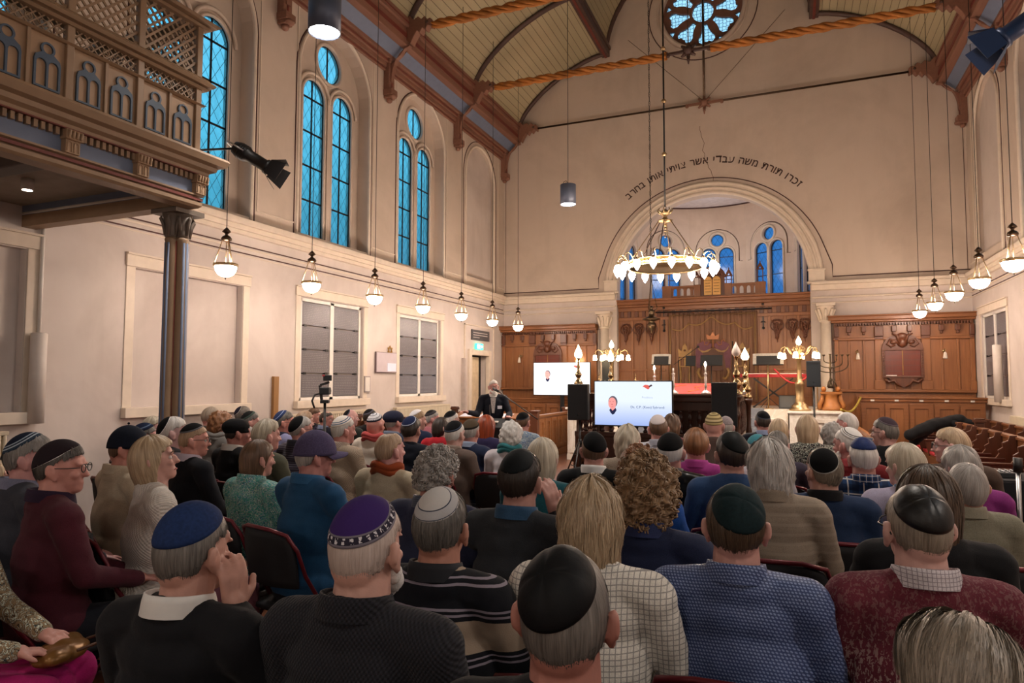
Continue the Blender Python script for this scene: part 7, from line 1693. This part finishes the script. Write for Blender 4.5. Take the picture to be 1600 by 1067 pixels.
 ('man in grey shirt by the screen', 1030, 648, 34, dict(lab='brown-haired man in grey shirt with white skullcap in front of the large screen', top=('shirt', F('9a9ca8', 'dots', 'b4b6c0')), collar=F('9a9ca8'), hair=('short', 'brown'), cap=dict(m=('c9bfc0', [(0, 'cfc6c6')]), b=36, tilt=30, roll=-10), hy=20, skin='c9907a', rz=2)),
 ('woman beside the white skullcap', 1049, 647, 26, dict(lab='woman with loose brown hair directly behind the man in white skullcap', top=('knit', F('6a3238')), hair=('wavy', 'brown'), skin='c79a86', rz=0)),
 ('woman with silver bob', 978, 664, 40, dict(lab='woman with silvery shoulder-length hair in beige, in front of the large screen', top=('knit', F('a89888', 'ribs', '8a7c6c')), hair=('wavy', 'gblonde', {'L': 1.5}), skin='cba089', rz=2)),
 ('man in black suit below the loudspeaker', 932, 675, 40, dict(lab='man in black suit, white shirt collar and big black skullcap, left of the silver hair', top=('suit', F('0f1116')), collar=plain('shirt_white', 'cfccc8', .7), hair=('short', 'brown'), cap=dict(m=('08080a', [(0, '08080a')]), b=56, tilt=34, roll=12), glasses=True, hy=15, skin='c58f78', build=1.12, rz=2)),
 ('woman in brown curls behind', 996, 700, 48, dict(lab='woman with frizzy ginger-brown curls partly hidden behind the curly brown hair', top=('knit', F('2050a0')), hair=('curlylong', 'copper', {'L': 1.0, 'c': 1}), skin='c9987e', rz=0, dz=.1)),
 ('woman in teal', 848, 684, 46, dict(lab='woman with ash-blonde bob in teal top, left of centre', top=('knit', F('1c5560')), hair=('bob', 'gblonde', {'L': .9}), skin='cba089', rz=-2)),
 ('man in grey curls', 683, 698, 58, dict(lab='man with short curly light grey hair in dark blue jacket, behind the pale skullcap', top=('suit', F('2b2f48')), collar=F('50586c', 'dots', '20242e'), hair=('curly', 'grey', {'L': 0.01, 't': .6}), skin='c58a72', build=1.12, rz=-4)),
 ('woman with white hair in white', 799, 659, 30, dict(lab='woman with white curly hair in a white top with teal scarf', top=('knit', F('c8c2c8')), scarf='2a6a70', hair=('curly', 'white', {'t': .8}), skin='cba089', rz=-2)),
 ('man in blue floral shirt', 817, 644, 22, dict(lab='man in blue patterned shirt and black skullcap beside the pew partition', top=('shirt', F('5a7090', 'floral', '8a9cb4')), hair=('short', 'brown'), cap=dict(m=('0b0d10', [(0, '0b0d10'), (.9, '3a3e48')]), b=52, tilt=22), hy=-10, skin='c58a74', rz=-4)),
 ('woman with long red hair', 760, 648, 26, dict(lab='woman with long bright red hair in purple, below the speaker', top=('knit', F('2b2448')), hair=('long', 'red', {'L': .8}), skin='cfa08a', rz=-2)),
 ('man in navy suit with olive skullcap', 737, 655, 27, dict(lab='man in navy suit with olive-brown skullcap, left of the red hair', top=('suit', F('1d2742')), collar=F('8a98b0'), hair=('short', 'grey'), cap=dict(m=('3a3028', [(0, '4a3e30'), (.85, '1f1c18')]), b=58, tilt=18), skin='c58a74', rz=-6)),
 ('man in brown suit', 711, 657, 29, dict(lab='man in brown suit with white hair and black edged skullcap, leaning left', top=('suit', F('5e4f48')), collar=F('8a7a70'), hair=('crop', 'white', {'t': 1.5}), cap=dict(m=('0c0e14', [(0, '0c0e14'), (.85, '4a5468'), (.93, '0c0e14')]), b=52, tilt=26), skin='c99a84', build=1.1, rz=-14)),
 ('white-haired man left of the brown suit', 704, 642, 24, dict(lab='white-haired man in black with black skullcap, behind the brown suit', top=('suit', F('14151c')), hair=('short', 'white'), cap=dict(m=('0c0c10', [(0, '0c0c10'), (.9, '3c3c44')]), b=48, tilt=22), hy=-30, skin='cba089', rz=-6)),
 ('man in pink shirt', 674, 640, 21, dict(lab='man in pink shirt with dark skullcap beside a figure in red', top=('shirt', F('b0606c', 'check', 'd0a0a4')), hair=('crop', 'grey'), cap=dict(m=('1c1a1c', [(0, '1c1a1c'), (.6, '3a363a')]), b=50, tilt=20), hy=-50, skin='c98c7c', rz=-6)),
 ('person in red', 688, 652, 16, dict(lab='small figure in bright red with dark hair left of the lectern', top=('knit', F('b0202c')), hair=('bob', 'dark', {'L': .6}), hy=-30, skin='cba089', rz=-6, s=.94)),
 ('young man with white skullcap', 652, 640, 24, dict(lab='young man in dark blue with white star-marked skullcap', top=('suit', F('1b2642')), hair=('short', 'lbrown'), cap=dict(m=('dcd8dc', [(0, '8a86a0'), (.18, 'dcd8dc')]), b=46, tilt=24, roll=-12), hy=-30, skin='cf9f86', rz=-8)),
 ('man in navy jacket with blue skullcap', 643, 651, 29, dict(lab='dark-haired man in navy jacket with small white-edged blue skullcap', top=('jacket', F('141a2c')), hair=('thick', 'dark'), cap=dict(m=('1b2548', [(0, '1b2548'), (.86, 'a8b0c4'), (.95, '1b2548')]), b=38, tilt=32), skin='c08a72', rz=-4)),
 ('man in round navy cap', 616, 641, 28, dict(lab='man in round navy flat-topped cap and blue-grey jacket', top=('suit', F('2a3248')), collar=F('6a7488'), hair=('short', 'grey'), cap=dict(k='beret', m=('22253a', [])), hy=-22, skin='c98c78', rz=-8)),
 ('man in cream jacket with rust scarf', 612, 674, 40, dict(lab='balding sandy-haired man in cream jacket with rust-orange scarf', top=('jacket', F('b9aa92')), scarf='8a3c1a', hair=('crop', 'sand', {'t': 1.6, 'bald': 18}), hy=-14, skin='c99080', build=1.35, rz=-10, hp=-6)),
 ('man in red gingham scarf', 587, 644, 27, dict(lab='man with white ringed skullcap, red gingham scarf and cream hooded top', top=('knit', F('c8bcae')), scarf='b04a48', hair=None, cap=dict(m=('cfccd0', [(0, '6a6880'), (.12, 'd8d5d8'), (.30, '4a4858'), (.36, 'd8d5d8'), (.62, '3a3848'), (.66, 'cfccd0'), (.84, '2a2834')], .85, (.66, .84, '2a2834')), b=52, tilt=20), skin='c98872', rz=-6)),
 ('man behind the gingham scarf', 578, 639, 19, dict(lab='man in dark clothes and dark skullcap, just left behind the gingham scarf', top=('suit', F('161820')), hair=('short', 'dark'), cap=dict(m=('14141c', [(0, '14141c'), (.8, '5a5a68')]), b=46, tilt=24), hy=-30, skin='c08a74', rz=-10)),
 ('bald man in profile', 548, 638, 23, dict(lab='bald man in dark green with small dark skullcap at the back of his head', top=('jacket', F('2a2e2a')), hair=None, cap=dict(m=('14161e', [(0, '14161e'), (.85, '4a4e5a')]), b=40, tilt=48), hy=-30, face=True, skin='cf9c8a', rz=-10)),
 ('man in beige knit sweater', 536, 650, 34, dict(lab='white-haired man in beige ribbed sweater, white skullcap with two blue rings', top=('knit', F('9c8a78', 'ribs', 'b8a894')), collar=F('a8968a', 'ribs', 'c0b0a0'), hair=('short', 'white', {'t': 1.1}), cap=dict(m=('d4ccc4', [(0, 'd8d0c8'), (.62, '3c5878'), (.69, 'd4ccc4'), (.78, '3c5878'), (.85, 'd8d0c8')]), b=54, tilt=20), hy=-22, skin='c98a76', build=1.15, rz=-12)),
 ('man in dark suit in profile', 510, 641, 22, dict(lab='balding man in dark suit with glasses in profile beside the camera tripod', top=('suit', F('161c30')), collar=F('7a88a8'), hair=('crop', 'dark', {'bald': 30}), glasses=True, face=True, hy=-62, skin='c08470', rz=-12)),
 ('boyish dark-haired man', 491, 637, 18, dict(lab='dark brown-haired person in profile left of the tripod', top=('knit', F('20222e')), hair=('thick', 'brown'), hy=-60, face=True, skin='cc9078', rz=-12, s=.97)),
 ('woman with light brown crop', 475, 642, 28, dict(lab='person with short wavy light brown hair left of the camera tripod', top=('knit', F('5a5a52')), hair=('thick', 'sand'), hy=-20, skin='c99a84', rz=-8)),
 ('man in dark striped shirt', 471, 650, 36, dict(lab='grey-haired man in dark finely striped shirt with black skullcap', top=('shirt', F('2a2430', 'pin', '6a6470', sc=1.4)), collar=F('241f2a'), hair=('short', 'grey', {'t': 1.3}), cap=dict(m=('0b0b0e', [(0, '0b0b0e')]), b=50, tilt=48, roll=14), glasses=True, hy=-28, skin='c9907c', build=1.15, rz=-10)),
 ('man in lilac shirt', 444, 641, 30, dict(lab='dark-haired man in lilac shirt, glasses and blue skullcap with pale rim', top=('shirt', F('8d8cb0')), collar=F('20243a'), hair=('short', 'dgrey'), cap=dict(m=('2c3a62', [(0, '2c3a62'), (.72, '8a9ac0'), (.80, '2c3a62')]), b=52, tilt=42), glasses=True, face=True, hy=-42, skin='c9846c', rz=-12)),
 ('woman with grey pixie hair', 417, 656, 38, dict(lab='woman with full light grey hair in olive jacket, behind the brown bob', top=('jacket', F('4a4a3c')), hair=('thick', 'gblonde', {'t': 1.5}), hy=-20, skin='c98f7a', rz=-10, build=1.1)),
 ('woman with grey hair looking down', 389, 666, 28, dict(lab='grey-haired person in olive-grey sweater right of the dark beret', top=('knit', F('5c5648')), hair=('thick', 'grey'), hy=-16, hp=-10, skin='c4907c', rz=-10)),
 ('man in dark blue peaked jacket', 491, 677, 54, dict(lab='man in purple baseball cap and bright blue jacket, hands folded, left of centre', top=('jacket', F('1e4a70')), collar=F('2a5880'), hair=('short', 'grey'), cap=dict(k='baseball', m=('4a4260', [])), pose='fold', glasses=True, hy=-24, skin='c08270', build=1.2, rz=-14)),
 ('woman in green floral blouse', 403, 686, 46, dict(lab='woman with brown bob in green-blue floral blouse, left of the blue jacket', top=('shirt', F('4f9a8c', 'floral', '2f6fa0')), collar=F('4f9a8c', 'floral', '2f6fa0'), hair=('bob', 'brown', {'L': 1.0, 't': .8}), hy=-14, skin='c99078', rz=-10, build=1.08)),
 ('man in dark beret', 371, 653, 36, dict(lab='man in black round beret with black cardigan and white collar', top=('knit', F('14141a')), collar=plain('shirt_white', 'cfccc8', .7), hair=('crop', 'dark'), cap=dict(k='beret', m=('15151a', [])), hy=-30, skin='b87a66', build=1.15, rz=-10)),
 ('man in dark rimmed skullcap', 391, 643, 26, dict(lab='man in dark skullcap with green-grey rim, behind the black beret', top=('knit', F('6a6460')), hair=('thick', 'dgrey'), cap=dict(m=('10161a', [(0, '10161a'), (.82, '3c4a44')]), b=52, tilt=30), hy=-36, skin='c08a74', rz=-10)),
 ('dark-haired man by the column', 380, 634, 22, dict(lab='dark grey-haired man with navy skullcap behind the curly brown hair', top=('jacket', F('3a3a40')), hair=('short', 'dgrey'), cap=dict(m=('1c1c2c', [(0, '1c1c2c')]), b=38, tilt=50), hy=-30, skin='c08a74', rz=-10)),
 ('curly person in grey hoodie', 345, 644, 32, dict(lab='person with curly brown hair in a grey hooded top near the column', top=('knit', F('74706c')), scarf='7c7874', hair=('curly', 'copper', {'t': .9}), hy=-20, skin='c08a74', rz=-10)),
 ('man in grey jacket by the column', 329, 635, 26, dict(lab='man with short grey-brown hair in dark grey jacket, right beside the column', top=('jacket', F('46423c')), hair=('short', 'bgrey'), hy=-30, skin='b98470', rz=-10)),
 ('bald man in dark suit', 303, 660, 41, dict(lab='bald man in dark suit with glasses and small black skullcap, before the column', top=('suit', F('171924')), collar=plain('shirt_lilac', 'b0a4b4', .7), hair=('crop', 'sand', {'t': .6}), cap=dict(m=('0d0d10', [(0, '0d0d10'), (.9, '6a6a70')]), b=46, tilt=14), glasses=True, face=True, hy=-34, skin='cf9078', build=1.15, rz=-14)),
 ('white-haired man with black skullcap', 272, 650, 40, dict(lab='white-haired man with plain black skullcap at the back of his head, left of the column', top=('suit', F('22222a')), hair=('short', 'white', {'t': 1.1}), cap=dict(m=('0d0d12', [(0, '0d0d12')]), b=46, tilt=58), hy=-32, skin='cba092', rz=-12)),
 ('woman with glasses far left', 240, 650, 30, dict(lab='woman with fair grey hair and glasses, in profile behind the peaked navy cap', top=('knit', F('6a5a58')), hair=('thick', 'gblonde'), glasses=True, face=True, hy=-56, skin='cb9a88', rz=-12)),
 ('man with pale-trimmed skullcap', 229, 661, 34, dict(lab='man with dark blue pale-trimmed skullcap, in front of the woman with glasses', top=('suit', F('2a2a34')), hair=('short', 'dgrey'), cap=dict(m=('16203a', [(0, '16203a'), (.7, '5a6a84'), (.8, '16203a')]), b=50, tilt=16), hy=-30, skin='c48a76', rz=-12)),
 ('man in navy baseball cap', 200, 668, 58, dict(lab='man in navy baseball cap and cream sweater at the left', top=('knit', F('b3a38d')), collar=F('b8a892'), hair=('crop', 'brown'), cap=dict(k='baseball', m=('121826', [])), glasses=True, hy=-38, skin='c08068', build=1.2, rz=-16)),
 ('blonde woman in white knit', 255, 681, 62, dict(lab='blonde woman in white textured knit with shining earrings at the left', top=('knit', F('c8c0b8', 'ribs', 'ddd6ce', sc=1.3)), hair=('bob', 'blonde', {'L': .9, 't': 1.25}), face=True, hy=-14, hp=-12, skin='d09c84', build=1.22, rz=-30, legs='7a4c58', earring=True)),
 ('man in maroon jacket', 97, 687, 60, dict(lab='man in maroon jacket and dark brown skullcap looking right, far left', top=('suit', F('481a26')), collar=F('2a1a30'), hair=('short', 'dgrey'), cap=dict(m=('241a20', [(0, '241a20')]), b=64, tilt=28), glasses=True, hy=-36, skin='cf9078', build=1.2, rz=-20)),
 ('man in charcoal jacket far left', 50, 677, 58, dict(lab='man in charcoal jacket with navy skullcap trimmed in white rings, far left', top=('suit', F('3a3c46')), collar=F('7a7c94'), hair=('short', 'grey', {'t': 1.4}), cap=dict(m=('141c30', [(0, '141c30'), (.66, '9aa6b4'), (.72, '1c2838'), (.80, 'a8b2be'), (.86, '2a3848')]), b=50, tilt=28), hy=-30, skin='cf9484', build=1.12, rz=-18)),
 ('dark-haired person behind charcoal jacket', 28, 700, 44, dict(lab='dark-haired person half hidden behind the charcoal jacket at the left edge', top=('knit', F('5a1c1c')), hair=('thick', 'dark'), hy=-20, skin='b98470', rz=-14, s=.93)),
 ('woman with long fair hair at left edge', -18, 716, 60, dict(lab='woman with long fair hair cut off by the left edge of the picture', top=('knit', F('2a1c2c')), hair=('long', 'blonde', {'L': .6}), scarf='c02858', hy=6, skin='d0a088', rz=-10, s=.942)),
]
def place(entry, fit):
    who, px, py, w_, k = entry; px += fit[1]*w_; k = dict(k); lab = k.pop('lab'); TOPZ = 1.33
    rz = radians(k.pop('rz', 0)); k.pop('dz', 0)
    hz = 592.
    k.pop('s', None); s = fit[0]; zt = TOPZ*s-(.03*s if k.get('hp', 0) < -15 else 0)
    cap_ = k.get('cap')
    p = onz(px, py, zt); hxy = V((0, .028+k.get('lean', 0)*.5, 0))*s; hxy.rotate(Matrix.Rotation(rz, 3, 'Z'))
    x, y = p.x-hxy.x, p.y-hxy.y
    dist = (V((x, y, 1.2))-CAMP).dot(FW)
    near = dist < 3.6
    k['near'] = near; k['voxel'] = .010 if dist < 2.6 else .014 if dist < 5 else .020; k['hv'] = .006 if dist < 2.4 else .0075 if dist < 4.5 else .0095
    er = k.pop('earring', None)
    o = person((x, y, 0), rz, lab, s=s, **k)
    if er:
        m = MB(); q = Matrix.Rotation(rz, 3, 'Z')
        for zz, r_ in ((0, .007), (-.022, .010)): m.ball((.062, -.006, 1.155+zz), r_, 8)
        m.build('earring', M_GOLD, o)
    put_chair(x, y, rz, 'the '+who if not who.startswith('the') else who)
    return o, who, x, y, dist
DONE = [place(e, f) for e, f in zip(PEO, FIT)]
# woman in magenta dress at the lower left edge
pw = person((-3.08, 1.60, 0), radians(-60), 'woman in bright magenta dress and patterned brown shawl, seated at the lower left edge', s=1.0, top=('knit', F('8a7458', 'floral', '4a3626', 1.6)), legs=F('a01460'), skirt=True, hair=('bob', 'brown'), skin='c99078', voxel=.012, hv=.007, build=1.1, near=False)
put_chair(-3.08, 1.60, radians(-60), 'the woman in the magenta dress')
# speaker
sp = person((-4.55, 10.15, 0), radians(180+24), 'white-bearded speaker in dark navy suit with name badge, standing at the lectern', s=1.0, top=('suit', F('141c2e')), legs='14161e', hair=('crop', 'white', {'t': 1.1}), skin='c98f7c', stand=True, beard='white', glasses=True, face=True, voxel=.014, hv=.008, hy=14,
            pose=[((-.27, .10, .76), (-.22, .38, .72), (-.2, .9, .3)), ((.26, .10, .76), (.40, .34, .80), (.8, .5, .25))], collar=plain('shirt_white', 'cfccc8', .7))
m = MB(); m.plate([(-.02, 1.17), (.02, 1.17), (.045, 1.42), (-.045, 1.42)], [], .012, O=(0, .128, 0), U=(1, 0, 0), W=(0, 0, 1)); m.build('shirt_front', plain('shirt_floral_white', 'b9b4b4', .7, 0, .3, 60), sp)
m = MB(); m.bx(-.145, -.07, .122, .130, 1.24, 1.29); m.build('name_badge', plain('badge_white', 'dfe4f4', .4, 0, 0), sp)
# dark coat lying on the pew, handbag, stacked coats, black gear bag at right

def top(o, label, cat, group=None): return tag(o, label, cat, group)
b = empty('handbag', (-2.72, 1.84, .585), radians(-60), label='crumpled brown and gold leather bag on the lap of the woman in magenta', cat='bag')
mesh_obj(blob([ell((0, 0, .03), (.14, .09, .035)), ell((.08, .03, .045), (.07, .05, .03)), ell((-.09, -.02, .04), (.06, .06, .03))], .008, 1, lambda c: snoise(c, 60, 2)*.006), 'pouch', plain('bronze_leather', '7a5428', .35, .4, .3), b)
MB().tube([(-.1, .05, .04), (-.16, .12, .05), (-.05, .16, .055), (.08, .1, .06)], .006, 6).build('strap', plain('brown_leather', '4a2c1a', .5), b)
c = empty('black_coat', (2.42, 14.1, .80), label='black coat thrown over the pew armrests before the oak bench', cat='coat')
mesh_obj(blob([caps((-.45, -.3, -.05), (0, 0, .12), .10, .12), caps((0, 0, .12), (.4, .15, .22), .12, .10), ell((.5, .15, .16), (.12, .10, .08)), caps((-.2, -.1, .0), (-.5, -.1, -.35), .09, .05)], .02, 2, lambda c_: snoise(c_, 22, 5)*.014), 'coat_body', fabric('101116'), c)
mesh_obj(blob([caps((.2, .05, .2), (.45, -.1, .05), .06, .05), caps((.45, -.1, .05), (.5, -.2, -.2), .05, .045)], .02, 2), 'sleeve', fabric('15161c'), c)
t = empty('draped_table', (1.86, 7.75, 0), label='table draped in black cloth at the right behind the magenta sweater', cat='table')
m = MB(); n_ = 80; hw, hd = .42, .34
for j, z in enumerate((.80, .80, .78, .5, .2, .03)):
    for i in range(n_):
        a = 2*pi*i/n_; cx, sy = cos(a), sin(a); q = 1/max(abs(cx), abs(sy)); k = (.9 if j == 0 else 1.0)+(0 if j < 2 else .03+.02*j*.5*(sin(a*14)*.5+.5))
        m.v.append((cx*q*hw*k, sy*q*hd*k, z))
for j in range(5):
    for i in range(n_): k = (i+1) % n_; m.f.append((j*n_+i, j*n_+k, (j+1)*n_+k, (j+1)*n_+i)); m.m.append(0); m.s.append(j > 1)
m.f.append(tuple(range(n_))); m.m.append(0); m.s.append(False); m.build('cloth', fabric('0d0f18'), t)
mx = empty('mixing_desk', (1.80, 7.70, .80), label='small black mixing desk with silver knobs on the black draped table', cat='mixer')
MB().bx(-.17, .17, -.12, .12, 0, .05).build('case', M_BLACKP, mx, bevel=.006)
m = MB()
for i in range(7):
    for j in range(4): m.cyl((-.14+.045*i, -.09+.05*j, .05), (-.14+.045*i, -.09+.05*j, .065), .008, seg=6)
m.build('knob_row', M_STEEL, mx)
MB().tube([(.1, .12, .03), (.2, .2, .06), (.25, .1, .1), (.15, .15, .03)], .006, 5).build('cable', M_BLACK, mx)
s_ = empty('floor_stand', (1.78, 6.95, 0), label='short silver and black floor stand at the right edge', cat='stand')
MB().cyl((0, 0, .05), (0, 0, .95), .018, seg=10).build('pole', M_STEEL, s_); MB().cyl((0, 0, .93), (0, 0, 1.05), .035, seg=10).build('head', M_BLACK, s_)
for i in range(3): a = 2*pi*i/3+.2; MB().cyl((0, 0, .35), (.28*cos(a), .28*sin(a), .012), .014, seg=8).build('leg', M_BLACK, s_)
# ------------------------------------------------------------------ lamps' light, with added fill lights
def light(ty, name, loc, e, col, **k):
    l = bpy.data.lights.new(name, ty); l.energy = e; l.color = col
    for a, v in k.items(): setattr(l, a, v)
    o = bpy.data.objects.new(name, l); COL.objects.link(o); o.location = loc; return o
WARM = (1, .88, .78)
light('SPOT', 'spot_beam', (-3.83, 12.0, 5.04), 260, (1, .93, .86), spot_size=radians(100), spot_blend=.6, shadow_soft_size=.12)
light('SPOT', 'spot_beam', (-3.99, 5.05, 4.97), 260, (1, .93, .86), spot_size=radians(100), spot_blend=.6, shadow_soft_size=.12)
for x, y, e_ in ((.3, 5.05, 150), (.3, 10.5, 200), (-3.9, -1.5, 80), (.3, -1.5, 80)): light('SPOT', 'spot_beam', (x, y, 5.0), e_, (1, .90, .80), spot_size=radians(110), spot_blend=.6, shadow_soft_size=.2)  # unseen fill spots added for the lighting, no fixtures hang here
for x, y in ((-5.6, -3), (2.2, -3), (2.2, 1.8), (-1.8, -4)): light('POINT', 'fill_glow', (x, y, 3.0), 42, WARM, shadow_soft_size=.15)  # point fills added outside the view to brighten the hall

light('POINT', 'apse_glow', (APX, 18.4, 4.9), 26, (1, .90, .84), shadow_soft_size=.3)
light('SPOT', 'spot_beam', (.3, 12.0, 5.0), 200, (1, .92, .85), spot_size=radians(110), spot_blend=.6, shadow_soft_size=.2)  # one more added fill spot without a fixture
SC.view_settings.exposure = 0.70
